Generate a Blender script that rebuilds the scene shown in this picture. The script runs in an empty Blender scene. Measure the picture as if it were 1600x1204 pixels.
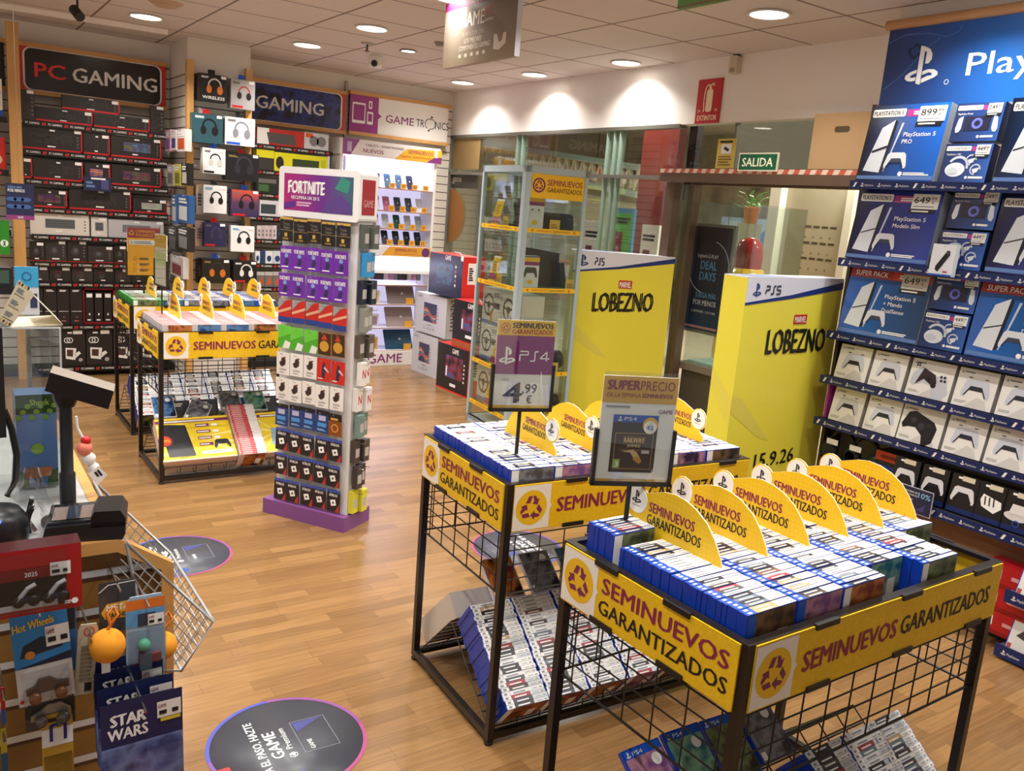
import bpy, bmesh, math, random
from math import sin, cos, pi, radians as R
from mathutils import Vector, Matrix

S = bpy.context.scene
random.seed(7)

# ------------------------------------------------------------------ camera
FOC, PITCH, ROLL, YAW, EYE = 1334.5156, -0.2023, 0.0802, 0.605, 1.8136
_cy, _sy = cos(YAW), sin(YAW)


def _room(v):
    return Vector((v[0] * _cy + v[1] * _sy, -v[0] * _sy + v[1] * _cy, v[2]))


FWD = _room((0, cos(PITCH), sin(PITCH)))
_u0 = Vector((0, -sin(PITCH), cos(PITCH)))
_r0 = Vector((1, 0, 0))
RGT = _room(_r0 * cos(ROLL) + _u0 * sin(ROLL))
UPV = _room(_u0 * cos(ROLL) - _r0 * sin(ROLL))
cd = bpy.data.cameras.new('camera')
cam = bpy.data.objects.new('camera', cd)
S.collection.objects.link(cam)
cd.sensor_fit = 'HORIZONTAL'
cd.sensor_width = 36
cd.lens = FOC / 1600 * 36
cd.clip_start = 0.02
cam.matrix_world = Matrix(((RGT.x, UPV.x, -FWD.x, 0), (RGT.y, UPV.y, -FWD.y, 0), (RGT.z, UPV.z, -FWD.z, EYE), (0, 0, 0, 1)))
S.camera = cam


def at(u, v, x=None, y=None, z=None):
    """the point of the place seen at photo pixel (u, v) on the plane x=, y= or z="""
    d = FWD + RGT * ((u - 800) / FOC) - UPV * ((v - 602) / FOC)
    k = x / d.x if x is not None else y / d.y if y is not None else (z - EYE) / d.z
    return Vector((0, 0, EYE)) + d * k


# ------------------------------------------------------------------ world, exposure
w = bpy.data.worlds.new('store_air')
S.world = w
w.use_nodes = True
w.node_tree.nodes['Background'].inputs[0].default_value = (1.0, 0.95, 0.90, 1)
w.node_tree.nodes['Background'].inputs[1].default_value = 0.37
S.view_settings.view_transform = 'Standard'
S.view_settings.look = 'None'
S.view_settings.gamma = 1
S.view_settings.exposure = 0.2
CEIL = 3.064


def lamp_light(name, loc, size, watts, col=(1, 0.96, 0.91), spread=150, rot=(0, 0, 0), parent=None, shape='DISK', sy=None):
    l = bpy.data.lights.new(name, 'AREA')
    l.shape = shape
    l.size = size
    if sy:
        l.size_y = sy
    l.energy = watts
    l.color = col
    l.spread = R(spread)
    o = bpy.data.objects.new(name, l)
    S.collection.objects.link(o)
    o.location = loc
    o.rotation_euler = rot
    if parent:
        o.parent = parent
    return o


# ------------------------------------------------------------------ materials
_M = {}


def lin(h):
    h = h.lstrip('#')
    c = [int(h[i:i + 2], 16) / 255 for i in (0, 2, 4)]
    return tuple(x / 12.92 if x <= .04045 else ((x + .055) / 1.055) ** 2.4 for x in c) + (1,)


def mk(h, r=.5, m=0.0, e=0.0, spec=.5, coat=0.0):
    k = (h, r, m, e, spec, coat)
    if k in _M:
        return _M[k]
    t = bpy.data.materials.new('paint_%s_%d' % (h.strip('#'), len(_M)))
    t.use_nodes = True
    b = t.node_tree.nodes['Principled BSDF']
    b.inputs['Base Color'].default_value = lin(h)
    b.inputs['Roughness'].default_value = r
    b.inputs['Metallic'].default_value = m
    b.inputs['Specular IOR Level'].default_value = spec
    if coat:
        b.inputs['Coat Weight'].default_value = coat
        b.inputs['Coat Roughness'].default_value = .08
    if e:
        b.inputs['Emission Color'].default_value = lin(h)
        b.inputs['Emission Strength'].default_value = e
    _M[k] = t
    return t


def node_mat(name):
    t = bpy.data.materials.new(name)
    t.use_nodes = True
    return t, t.node_tree.nodes, t.node_tree.links, t.node_tree.nodes['Principled BSDF']


def glass_mat(name, tint='#e8f0ea', refl=.10, rough=.0):
    t = bpy.data.materials.new(name)
    t.use_nodes = True
    n, l = t.node_tree.nodes, t.node_tree.links
    n.remove(n['Principled BSDF'])
    tr = n.new('ShaderNodeBsdfTransparent')
    tr.inputs[0].default_value = lin(tint)
    gl = n.new('ShaderNodeBsdfGlossy')
    gl.inputs['Roughness'].default_value = rough
    gl.inputs[0].default_value = (1, 1, 1, 1)
    fr = n.new('ShaderNodeLayerWeight')
    fr.inputs[0].default_value = .25
    mul = n.new('ShaderNodeMath')
    mul.operation = 'MULTIPLY_ADD'
    mul.inputs[1].default_value = .28
    mul.inputs[2].default_value = refl * .4
    l.new(fr.outputs['Fresnel'], mul.inputs[0])
    mx = n.new('ShaderNodeMixShader')
    l.new(mul.outputs[0], mx.inputs[0])
    l.new(tr.outputs[0], mx.inputs[1])
    l.new(gl.outputs[0], mx.inputs[2])
    l.new(mx.outputs[0], n['Material Output'].inputs[0])
    return t


def wood_mat(name, c1, c2, axis='X', scale=1.0, rough=.4):
    t, n, l, b = node_mat(name)
    tc = n.new('ShaderNodeTexCoord')
    mp = n.new('ShaderNodeMapping')
    s = {'X': (1.5, 14, 14), 'Y': (14, 1.5, 14), 'Z': (14, 14, 1.5)}[axis]
    mp.inputs['Scale'].default_value = [q * scale for q in s]
    no = n.new('ShaderNodeTexNoise')
    no.inputs['Scale'].default_value = 3
    no.inputs['Detail'].default_value = 5
    cr = n.new('ShaderNodeMix')
    cr.data_type = 'RGBA'
    cr.inputs[6].default_value = lin(c1)
    cr.inputs[7].default_value = lin(c2)
    l.new(tc.outputs['Object'], mp.inputs[0])
    l.new(mp.outputs[0], no.inputs[0])
    l.new(no.outputs[0], cr.inputs[0])
    l.new(cr.outputs[2], b.inputs['Base Color'])
    b.inputs['Roughness'].default_value = rough
    return t


def floor_mat():
    t, n, l, b = node_mat('laminate_floor')
    tc = n.new('ShaderNodeTexCoord')
    br = n.new('ShaderNodeTexBrick')
    br.offset = .37
    br.offset_frequency = 2
    br.squash_frequency = 3
    br.squash = 1.3
    br.inputs['Color1'].default_value = lin('#7d5c38')
    br.inputs['Color2'].default_value = lin('#977248')
    br.inputs['Mortar'].default_value = lin('#705130')
    br.inputs['Scale'].default_value = 1
    br.inputs['Mortar Size'].default_value = .0007
    br.inputs['Bias'].default_value = .1
    br.inputs['Brick Width'].default_value = .46
    br.inputs['Row Height'].default_value = .066
    l.new(tc.outputs['Object'], br.inputs[0])
    mp = n.new('ShaderNodeMapping')
    mp.inputs['Scale'].default_value = (2.2, 38, 1)
    l.new(tc.outputs['Object'], mp.inputs[0])
    no = n.new('ShaderNodeTexNoise')
    no.inputs['Scale'].default_value = 2.2
    no.inputs['Detail'].default_value = 6
    no.inputs['Distortion'].default_value = .6
    l.new(mp.outputs[0], no.inputs[0])
    mr = n.new('ShaderNodeMapRange')
    mr.inputs[1].default_value = .3
    mr.inputs[2].default_value = .7
    mr.inputs[3].default_value = .82
    mr.inputs[4].default_value = 1.12
    l.new(no.outputs[0], mr.inputs[0])
    mx = n.new('ShaderNodeMix')
    mx.data_type = 'RGBA'
    mx.blend_type = 'MULTIPLY'
    mx.inputs[0].default_value = 1
    l.new(br.outputs[0], mx.inputs[6])
    l.new(mr.outputs[0], mx.inputs[7])
    l.new(mx.outputs[2], b.inputs['Base Color'])
    b.inputs['Roughness'].default_value = .24
    b.inputs['Specular IOR Level'].default_value = .45
    return t


def line_grid_mat(name, base, line, ox, oy, px, py, lw, plane='XY', rough=.8, noise=0.0):
    """flat board with thin joint lines at a regular pitch (ceiling tiles, slat wall)"""
    t, n, l, b = node_mat(name)
    tc = n.new('ShaderNodeTexCoord')
    sp = n.new('ShaderNodeSeparateXYZ')
    l.new(tc.outputs['Object'], sp.inputs[0])
    outs = []
    for ax, o, p in ((plane[0], ox, px), (plane[1], oy, py)):
        if not p:
            continue
        a = n.new('ShaderNodeMath')
        a.operation = 'SUBTRACT'
        l.new(sp.outputs['XYZ'.index(ax)], a.inputs[0])
        a.inputs[1].default_value = o - 50 * p
        m = n.new('ShaderNodeMath')
        m.operation = 'MODULO'
        l.new(a.outputs[0], m.inputs[0])
        m.inputs[1].default_value = p
        c = n.new('ShaderNodeMath')
        c.operation = 'LESS_THAN'
        l.new(m.outputs[0], c.inputs[0])
        c.inputs[1].default_value = lw
        outs.append(c)
    f = outs[0]
    if len(outs) > 1:
        f = n.new('ShaderNodeMath')
        f.operation = 'MAXIMUM'
        l.new(outs[0].outputs[0], f.inputs[0])
        l.new(outs[1].outputs[0], f.inputs[1])
    mx = n.new('ShaderNodeMix')
    mx.data_type = 'RGBA'
    mx.inputs[6].default_value = lin(base)
    mx.inputs[7].default_value = lin(line)
    l.new(f.outputs[0], mx.inputs[0])
    l.new(mx.outputs[2], b.inputs['Base Color'])
    b.inputs['Roughness'].default_value = rough
    b.inputs['Specular IOR Level'].default_value = .2
    return t


def fade_mat(name, stops, axis='Z', lo=0, hi=1, rough=.35):
    """printed colour run across a board, along one of its own axes"""
    t, n, l, b = node_mat(name)
    tc = n.new('ShaderNodeTexCoord')
    sp = n.new('ShaderNodeSeparateXYZ')
    l.new(tc.outputs['Object'], sp.inputs[0])
    mr = n.new('ShaderNodeMapRange')
    mr.inputs[1].default_value = lo
    mr.inputs[2].default_value = hi
    l.new(sp.outputs['XYZ'.index(axis)], mr.inputs[0])
    cr = n.new('ShaderNodeValToRGB')
    el = cr.color_ramp.elements
    while len(el) < len(stops):
        el.new(.5)
    for e, (p, c) in zip(el, stops):
        e.position = p
        e.color = lin(c)
    l.new(mr.outputs[0], cr.inputs[0])
    l.new(cr.outputs[0], b.inputs['Base Color'])
    b.inputs['Roughness'].default_value = rough
    return t


def blotch_mat(name, c1, c2, c3, scale=6, rough=.4):
    """printed artwork reduced to soft coloured patches"""
    t, n, l, b = node_mat(name)
    tc = n.new('ShaderNodeTexCoord')
    no = n.new('ShaderNodeTexNoise')
    no.inputs['Scale'].default_value = scale
    no.inputs['Detail'].default_value = 4
    l.new(tc.outputs['Object'], no.inputs[0])
    cr = n.new('ShaderNodeValToRGB')
    el = cr.color_ramp.elements
    el.new(.5)
    for e, p, c in zip(el, (.36, .5, .64), (c1, c2, c3)):
        e.position = p
        e.color = lin(c)
    l.new(no.outputs[0], cr.inputs[0])
    l.new(cr.outputs[0], b.inputs['Base Color'])
    b.inputs['Roughness'].default_value = rough
    return t


def honey_mat():
    """yellow card with a faint printed honeycomb"""
    t, n, l, b = node_mat('yellow_card')
    tc = n.new('ShaderNodeTexCoord')
    vo = n.new('ShaderNodeTexVoronoi')
    vo.feature = 'DISTANCE_TO_EDGE'
    vo.inputs['Scale'].default_value = 70
    vo.inputs['Randomness'].default_value = .25
    l.new(tc.outputs['Object'], vo.inputs[0])
    mr = n.new('ShaderNodeMapRange')
    mr.inputs[2].default_value = .12
    l.new(vo.outputs['Distance'], mr.inputs[0])
    mx = n.new('ShaderNodeMix')
    mx.data_type = 'RGBA'
    mx.inputs[6].default_value = lin('#e8b80f')
    mx.inputs[7].default_value = lin('#efc41c')
    l.new(mr.outputs[0], mx.inputs[0])
    l.new(mx.outputs[2], b.inputs['Base Color'])
    b.inputs['Roughness'].default_value = .5
    return t


WHITE = mk('#e9e6e2', .5)
PAPER = mk('#f1efec', .55)
BLACK = mk('#14110f', .45)
INK = mk('#151416', .5)
DARKMETAL = mk('#1e1714', .35, spec=.5)
CHROME = mk('#c8c8c8', .25, 1.0)
PURPLE = mk('#8a2375', .5)
WINE = mk('#8a1f48', .5)
WINE2 = mk('#7c2458', .5)
YEL = honey_mat()
YEL2 = mk('#edbd18', .5)
CREAM = mk('#f3e7cf', .5)
RED = mk('#c9161c', .45)
CASEBLUE = mk('#0d3bab', .3)
BANDBLUE = mk('#1c58c4', .4)
NAVY = mk('#14307c', .4)
GLASS = glass_mat('clear_glass', '#f3f7f4', .05)
ACRYL = glass_mat('clear_acrylic', '#f4f6f5', .12)
BLISTER = glass_mat('clear_blister', '#f3f5f6', .08, .06)
PINE = wood_mat('pine_trim', '#c48f4e', '#d9ab6a', 'Z')
PINEX = wood_mat('pine_trim_flat', '#c08a4a', '#d6a463', 'X')


# ------------------------------------------------------------------ building
_txt = {}


def text_tris(s, bold):
    k = s
    if k not in _txt:
        c = bpy.data.curves.new('lettering', 'FONT')
        c.body = s
        c.size = 1
        c.resolution_u = 2
        c.fill_mode = 'FRONT'
        o = bpy.data.objects.new('lettering', c)
        S.collection.objects.link(o)
        dg = bpy.context.evaluated_depsgraph_get()
        me = bpy.data.meshes.new_from_object(o.evaluated_get(dg))
        vs = [(v.co.x, v.co.y) for v in me.vertices]
        fs = [tuple(p.vertices) for p in me.polygons if p.area > 1e-9]
        bpy.data.objects.remove(o)
        bpy.data.curves.remove(c)
        bpy.data.meshes.remove(me)
        if vs:
            x0 = min(v[0] for v in vs)
            x1 = max(v[0] for v in vs)
            y0 = min(v[1] for v in vs)
            y1 = max(v[1] for v in vs)
        else:
            x0, x1, y0, y1 = 0, 1, 0, 1
        cap = .73
        _txt[k] = ([((a - x0) / (x1 - x0), b / cap) for a, b in vs], fs, (x1 - x0) / cap)
    return _txt[k]


PS_P = [(.36, -.02), (.36, 1.0), (.50, .965), (.66, .88), (.74, .74), (.74, .60), (.66, .50), (.56, .50), (.56, .80), (.53, .84), (.50, .83), (.50, -.06)]
PS_L = [(.34, .06), (.34, .16), (.22, .14), (.15, .17), (.20, .22), (.34, .27), (.34, .36), (.14, .30), (.02, .22), (.0, .14), (.08, .07), (.2, .045)]
PS_R = [(.52, .10), (.70, .17), (.80, .17), (.82, .22), (.72, .26), (.52, .20), (.52, .30), (.68, .345), (.86, .33), (.98, .25), (.99, .17), (.9, .11), (.52, -.02)]


class Fr:
    """a flat drawing surface laid on a face of a mesh under construction"""

    def __init__(s, mb, O, ux, uy, eps=.0006):
        s.m = mb
        s.O = Vector(O)
        s.ux = Vector(ux).normalized()
        s.uy = Vector(uy).normalized()
        s.n = s.ux.cross(s.uy).normalized()
        s.e = eps

    def P(s, x, y, l=1):
        return s.O + s.ux * x + s.uy * y + s.n * (l * s.e)

    def poly(s, pts, mat, l=1):
        s.m.face([s.P(x, y, l) for x, y in pts], mat)

    def rect(s, x, y, w, h, mat, l=1):
        s.poly([(x, y), (x + w, y), (x + w, y + h), (x, y + h)], mat, l)

    def rrect(s, x, y, w, h, r, mat, l=1, k=4):
        p = []
        for cx, cy, a in ((x + w - r, y + r, -90), (x + w - r, y + h - r, 0), (x + r, y + h - r, 90), (x + r, y + r, 180)):
            for i in range(k + 1):
                t = R(a + 90 * i / k)
                p.append((cx + r * cos(t), cy + r * sin(t)))
        s.poly(p, mat, l)

    def disc(s, cx, cy, rx, mat, ry=None, l=1, k=28):
        ry = ry or rx
        s.poly([(cx + rx * cos(2 * pi * i / k), cy + ry * sin(2 * pi * i / k)) for i in range(k)], mat, l)

    def ring(s, cx, cy, r0, r1, mat, a0=0, a1=360, l=1, k=24, sy=1.0):
        for i in range(k):
            a, b = R(a0 + (a1 - a0) * i / k), R(a0 + (a1 - a0) * (i + 1) / k)
            s.poly([(cx + r0 * cos(a), cy + sy * r0 * sin(a)), (cx + r1 * cos(a), cy + sy * r1 * sin(a)), (cx + r1 * cos(b), cy + sy * r1 * sin(b)), (cx + r0 * cos(b), cy + sy * r0 * sin(b))], mat, l)

    def line(s, pts, w, mat, l=1):
        for (ax, ay), (bx, by) in zip(pts, pts[1:]):
            dx, dy = bx - ax, by - ay
            q = math.hypot(dx, dy) or 1
            nx, ny = -dy / q * w / 2, dx / q * w / 2
            s.poly([(ax - nx, ay - ny), (bx - nx, by - ny), (bx + nx, by + ny), (ax + nx, ay + ny)], mat, l)

    def text(s, t, x, y, h, mat, w=None, bold=.02, l=2, align='l', slant=0.0, rise=0.0):
        vs, fs, asp = text_tris(t, bold)
        if w is None:
            w = asp * h
        if align == 'c':
            x -= w / 2
        if align == 'r':
            x -= w
        mi = s.m.slot(mat)
        e = bold * h * .9
        for k, (ex, ey) in enumerate(((-e, -e * .5), (e, e * .5)) if bold > .004 else ((0, 0),)):
            b0 = len(s.m.v)
            s.m.v.extend(s.P(x + ex + a * w + b * h * slant, y + ey + b * h + a * w * rise, l + .1 * k) for a, b in vs)
            for f in fs:
                s.m.f.append(tuple(b0 + i for i in f))
                s.m.mi.append(mi)
        return w

    def bars(s, x, y, w, h, mat, n=1, gap=.5, l=2, jitter=.3):
        """lines of print too small to read"""
        hh = h / (n + (n - 1) * gap)
        for i in range(n):
            s.rect(x, y + i * hh * (1 + gap), w * (1 - jitter * random.random()), hh, mat, l)

    def psl(s, x, y, h, mat, l=2):
        for p in (PS_P, PS_L, PS_R):
            s.poly([(x + a * h, y + b * h) for a, b in p], mat, l)

    def recycle(s, cx, cy, r, mat, l=2):
        for k in range(3):
            t = R(120 * k)
            def tr(p):
                return (cx + r * (p[0] * cos(t) - p[1] * sin(t)), cy + r * (p[0] * sin(t) + p[1] * cos(t)))
            s.poly([tr(p) for p in ((-.55, .42), (-.16, .42), (.05, .98), (-.3, .98))], mat, l)
            s.poly([tr(p) for p in ((.1, .98), (.32, .98), (.5, .66), (.68, .76), (.52, .22), (.02, .38), (.2, .48))], mat, l)

    def pad(s, cx, cy, w, mat, inner, l=2):
        """a game controller drawn from the front"""
        p = [(-.30, .30), (.30, .30), (.40, .22), (.50, -.22), (.47, -.34), (.38, -.34), (.25, -.06), (-.25, -.06), (-.38, -.34), (-.47, -.34), (-.50, -.22), (-.40, .22)]
        s.poly([(cx + a * w, cy + b * w) for a, b in p], mat, l)
        if inner:
            q = [(-.20, .06), (.20, .06), (.27, -.06), (.40, -.30), (.36, -.31), (.24, -.10), (-.24, -.10), (-.36, -.31), (-.40, -.30), (-.27, -.06)]
            s.poly([(cx + a * w, cy + b * w) for a, b in q], inner, l + 1)

    def headset(s, cx, cy, w, band, cup, l=2):
        s.ring(cx, cy + .05 * w, .32 * w, .40 * w, band, -10, 190, l, 18, 1.15)
        s.disc(cx - .32 * w, cy - .12 * w, .15 * w, cup, .23 * w, l + 1, 16)
        s.disc(cx + .30 * w, cy - .14 * w, .17 * w, cup, .24 * w, l + 1, 16)


class MB:
    def __init__(s):
        s.v, s.f, s.mi, s.mats, s.sm = [], [], [], [], set()

    def slot(s, mat):
        if mat not in s.mats:
            s.mats.append(mat)
        return s.mats.index(mat)

    def face(s, pts, mat, smooth=False):
        b = len(s.v)
        s.v.extend(Vector(p) for p in pts)
        if smooth:
            s.sm.add(len(s.f))
        s.f.append(tuple(range(b, b + len(pts))))
        s.mi.append(s.slot(mat))

    def mesh(s, vs, fs, mat, smooth=False):
        b = len(s.v)
        s.v.extend(Vector(p) for p in vs)
        k = s.slot(mat)
        for f in fs:
            if smooth:
                s.sm.add(len(s.f))
            s.f.append(tuple(b + i for i in f))
            s.mi.append(k)

    def obox(s, O, a, b, c, mat, **fm):
        O, a, b, c = map(Vector, (O, a, b, c))
        vs = [O, O + a, O + a + b, O + b, O + c, O + a + c, O + a + b + c, O + b + c]
        fs = (('zn', (0, 3, 2, 1)), ('zp', (4, 5, 6, 7)), ('yn', (0, 1, 5, 4)), ('xp', (1, 2, 6, 5)), ('yp', (2, 3, 7, 6)), ('xn', (3, 0, 4, 7)))
        b0 = len(s.v)
        s.v.extend(vs)
        for n, f in fs:
            s.f.append(tuple(b0 + i for i in f))
            s.mi.append(s.slot(fm.get(n, mat)))
        return s

    def box(s, lo, hi, mat, **fm):
        return s.obox(lo, (hi[0] - lo[0], 0, 0), (0, hi[1] - lo[1], 0), (0, 0, hi[2] - lo[2]), mat, **fm)

    def rbox(s, lo, hi, mat, r=.01, k=3):
        """box with rounded vertical... edges seen from the front (x-z outline), depth along y"""
        pts = []
        x0, y0, z0 = lo
        x1, y1, z1 = hi
        for cx, cz, a in ((x1 - r, z0 + r, -90), (x1 - r, z1 - r, 0), (x0 + r, z1 - r, 90), (x0 + r, z0 + r, 180)):
            for i in range(k + 1):
                t = R(a + 90 * i / k)
                pts.append((cx + r * cos(t), cz + r * sin(t)))
        s.prism((0, y0, 0), (1, 0, 0), (0, 0, 1), pts, y1 - y0, mat)
        return s

    def prism(s, O, ux, uy, pts, depth, mat, side=None, back=None):
        """outline pts in (ux, uy), front at O, extruded backwards by depth"""
        O, ux, uy = Vector(O), Vector(ux), Vector(uy)
        n = ux.cross(uy).normalized() * depth
        a = [O + ux * x + uy * y for x, y in pts]
        b = [p - n for p in a]
        s.face(a, mat)
        s.face(b[::-1], back or mat)
        k = len(a)
        for i in range(k):
            j = (i + 1) % k
            s.face([a[j], a[i], b[i], b[j]], side or mat)
        return s

    def tube(s, pts, r, mat, k=6, cap=True):
        pts = [Vector(p) for p in pts]
        rings = []
        for i, p in enumerate(pts):
            d = (pts[min(i + 1, len(pts) - 1)] - pts[max(i - 1, 0)]).normalized()
            a = d.orthogonal().normalized() if abs(d.z) > .9 else d.cross(Vector((0, 0, 1))).normalized()
            b = d.cross(a)
            rr = r[i] if isinstance(r, (list, tuple)) else r
            rings.append([p + a * (rr * cos(2 * pi * j / k)) + b * (rr * sin(2 * pi * j / k)) for j in range(k)])
        vs = [q for g in rings for q in g]
        fs = []
        for i in range(len(rings) - 1):
            for j in range(k):
                j2 = (j + 1) % k
                fs.append((i * k + j, i * k + j2, (i + 1) * k + j2, (i + 1) * k + j))
        s.mesh(vs, fs, mat, k > 6)
        if cap:
            s.face(rings[0][::-1], mat)
            s.face(rings[-1], mat)
        return s

    def bar(s, a, b, w, mat, d=None):
        """square bar from a to b"""
        a, b = Vector(a), Vector(b)
        t = (b - a).normalized()
        u = t.orthogonal().normalized() if abs(t.z) > .99 else t.cross(Vector((0, 0, 1))).normalized()
        if abs(t.z) > .99:
            u = Vector((1, 0, 0))
        v = t.cross(u)
        d = d or w
        s.obox(a - u * w / 2 - v * d / 2, u * w, v * d, b - a, mat)
        return s

    def lathe(s, O, prof, mat, k=24, axis=(0, 0, 1), smooth=True):
        O, ax = Vector(O), Vector(axis).normalized()
        a = ax.orthogonal().normalized()
        b = ax.cross(a)
        vs, fs = [], []
        for r, h in prof:
            for j in range(k):
                vs.append(O + ax * h + a * (r * cos(2 * pi * j / k)) + b * (r * sin(2 * pi * j / k)))
        for i in range(len(prof) - 1):
            for j in range(k):
                j2 = (j + 1) % k
                fs.append((i * k + j, i * k + j2, (i + 1) * k + j2, (i + 1) * k + j))
        s.mesh(vs, fs, mat, smooth)
        if prof[0][0] > 1e-5:
            s.face([vs[j] for j in range(k)][::-1], mat)
        if prof[-1][0] > 1e-5:
            s.face(vs[-k:], mat)
        return s

    def ball(s, O, r, mat, k=20, sq=(1, 1, 1)):
        O = Vector(O)
        vs, fs = [], []
        n = k // 2
        for i in range(n + 1):
            t = pi * i / n
            for j in range(k):
                p = 2 * pi * j / k
                vs.append(O + Vector((r * sq[0] * sin(t) * cos(p), r * sq[1] * sin(t) * sin(p), r * sq[2] * cos(t))))
        for i in range(n):
            for j in range(k):
                j2 = (j + 1) % k
                fs.append((i * k + j, (i + 1) * k + j, (i + 1) * k + j2, i * k + j2))
        s.mesh(vs, fs, mat, True)
        return s

    def fr(s, O, ux, uy, eps=.0006):
        return Fr(s, O, ux, uy, eps)

    def front(s, eps=.0006):
        """drawing surface on the face that looks along -y, x to the right, z up"""
        return Fr(s, (0, 0, 0), (1, 0, 0), (0, 0, 1), eps)

    def data(s, name):
        me = bpy.data.meshes.new(name)
        me.from_pydata([tuple(v) for v in s.v], [], s.f)
        for m in s.mats:
            me.materials.append(m)
        me.polygons.foreach_set('material_index', s.mi)
        if s.sm:
            me.polygons.foreach_set('use_smooth', [i in s.sm for i in range(len(s.f))])
        me.update()
        return me

    def build(s, name, parent=None, loc=None, rz=0.0, rx=0.0, ry=0.0):
        o = bpy.data.objects.new(name, s.data(name))
        S.collection.objects.link(o)
        if parent:
            o.parent = parent
        if loc is not None:
            o.location = loc
        o.rotation_euler = (rx, ry, rz)
        return o


def tag(o, label, cat, group=None, kind=None):
    if label:
        o['label'] = label
    if cat:
        o['category'] = cat
    if group:
        o['group'] = group
    if kind:
        o['kind'] = kind
    return o


def thing(name, label, cat, loc=(0, 0, 0), rz=0.0, group=None, rx=0.0):
    o = bpy.data.objects.new(name, None)
    o.empty_display_size = .05
    S.collection.objects.link(o)
    o.location = loc
    o.rotation_euler = (rx, 0, rz)
    return tag(o, label, cat, group)


def struct(name, mb):
    o = mb.build(name)
    o['kind'] = 'structure'
    return o


def copy_tree(o, parent=None):
    c = o.copy()
    S.collection.objects.link(c)
    if parent:
        c.parent = parent
    for ch in list(o.children):
        copy_tree(ch, c)
    return c


def copy_thing(o, loc=None, rz=None, label=None, rx=None):
    c = copy_tree(o)
    if loc is not None:
        c.location = loc
    e = list(c.rotation_euler)
    if rz is not None:
        e[2] = rz
    if rx is not None:
        e[0] = rx
    c.rotation_euler = e
    if label:
        c['label'] = label
    return c

# ------------------------------------------------------------------ store lights
LAMP_E = 12.0
lamp_spots = [(1.484, 7.559), (2.779, 7.527), (2.827, 6.308), (4.657, 8.071), (4.748, 6.909), (4.791, 5.668), (4.171, 3.681), (2.762, 4.95)]
hidden_spots = [(1.48, 4.95), (2.80, 3.68), (1.48, 3.68), (2.80, 2.40), (4.0, 2.40), (1.48, 2.40), (0.2, 4.95), (0.2, 6.30), (0.2, 3.68), (0.2, 2.40),
                (1.48, 1.10), (2.80, 1.10), (4.0, 1.10), (0.2, 1.1), (-1.1, 6.3), (-1.1, 3.68), (-1.1, 7.56)]
lab = ['round recessed ceiling lamp above the keyboard shelves near the track rail', 'round recessed ceiling lamp in front of the GAMING sign', 'round recessed ceiling lamp beside the sprinkler head',
       'round recessed ceiling lamp above the white sign in the back corner', 'round recessed ceiling lamp over the window wall, middle of three there', 'round recessed ceiling lamp over the window wall nearest the extinguisher sign',
       'round recessed ceiling lamp in front of the cardboard box and exit sign', 'bright round ceiling lamp touching the top of the hanging purple sign']
lampglow = mk('#fff6ea', .5, e=9)


def ceiling_lamp(x, y, label, e=1.0):
    t = thing('ceiling_lamp', label, 'ceiling lamp', (x, y, CEIL), group='round recessed ceiling lamps')
    m = MB()
    m.lathe((0, 0, -.012), [(.112, .011), (.126, .008), (.128, .0), (.112, -.001), (.108, .004), (.112, .011)], WHITE, 32)
    m.build('trim_ring', t)
    m = MB()
    m.lathe((0, 0, -.009), [(0, 0), (.109, .0005), (.109, .004), (0, .0045)], lampglow, 32)
    m.build('lamp_glass', t)
    lamp_light('lamp_light', (0, 0, -.02), .2, LAMP_E * e, parent=t, spread=130)
    return t


for (x, y), s in zip(lamp_spots, lab):
    ceiling_lamp(x, y, s, 1.5 if y > 6.2 and x < 3 else 1.0)
for x, y in hidden_spots:
    ceiling_lamp(x, y, 'round recessed ceiling lamp over the aisles of the shop', 1.5 if y > 4.5 else 1.0)
t = thing('ceiling_spotlight', 'small bluish white recessed spotlight beside the dome camera', 'ceiling lamp', (3.445, 6.923, CEIL))
m = MB()
m.lathe((0, 0, -.012), [(.06, .011), (.075, .006), (.075, 0), (.06, 0), (.06, .011)], mk('#a8a4a4', .3, .8), 24)
m.build('trim_ring', t)
m = MB()
m.lathe((0, 0, -.008), [(0, 0), (.058, 0), (.058, .004), (0, .004)], mk('#e8e6ff', .5, e=6), 24)
m.build('lamp_glass', t)
lamp_light('spot_light', (0, 0, -.02), .1, 12, (.9, .9, 1), 110, parent=t)

# ------------------------------------------------------------------ room shell
WALLP = mk('#e6ded4', .75, spec=.2)
SLAT = line_grid_mat('slat_wall', '#e2dbd1', '#5d5049', 0, .04, 0, .0905, .010, 'XZ', .6)
m = MB()
m.box((-3, -3, -.05), (5.12, 8.95, 0), floor_mat())
struct('floor', m)
m = MB()
m.box((-3, -3, CEIL), (5.12, 9.0, CEIL + .05), line_grid_mat('ceiling_tiles', '#d3cac4', '#7d7068', 3.80, 4.68, .661, .661, .018, 'XY', .85))
struct('ceiling', m)
m = MB()
m.box((-3, 8.9, 0), (5.12, 9.0, 2.9), SLAT)
m.box((-3, 8.9, 2.9), (5.12, 9.0, CEIL), WALLP)
struct('wall_left', m)
m = MB()
m.box((1.95, 8.2, 0), (2.5, 8.9, 2.78), SLAT)
m.box((1.95, 8.2, 2.78), (2.5, 8.9, CEIL), WALLP)
struct('wall_column', m)
for i, (x, nm) in enumerate(((1.957, 'near'), (2.47, 'far'))):
    m = MB()
    m.box((x - .028, 8.13, .0), (x + .028, 8.2, 2.87), PINE)
    struct('trim_%d' % (i + 1), m)
m = MB()
m.box((.60, 8.55, 0), (.69, 8.62, 3.0), PINE)
struct('trim_3', m)
m = MB()
m.box((3.705, 8.86, 0), (3.735, 8.9, 3.0), mk('#b9b0a6', .5))
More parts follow.
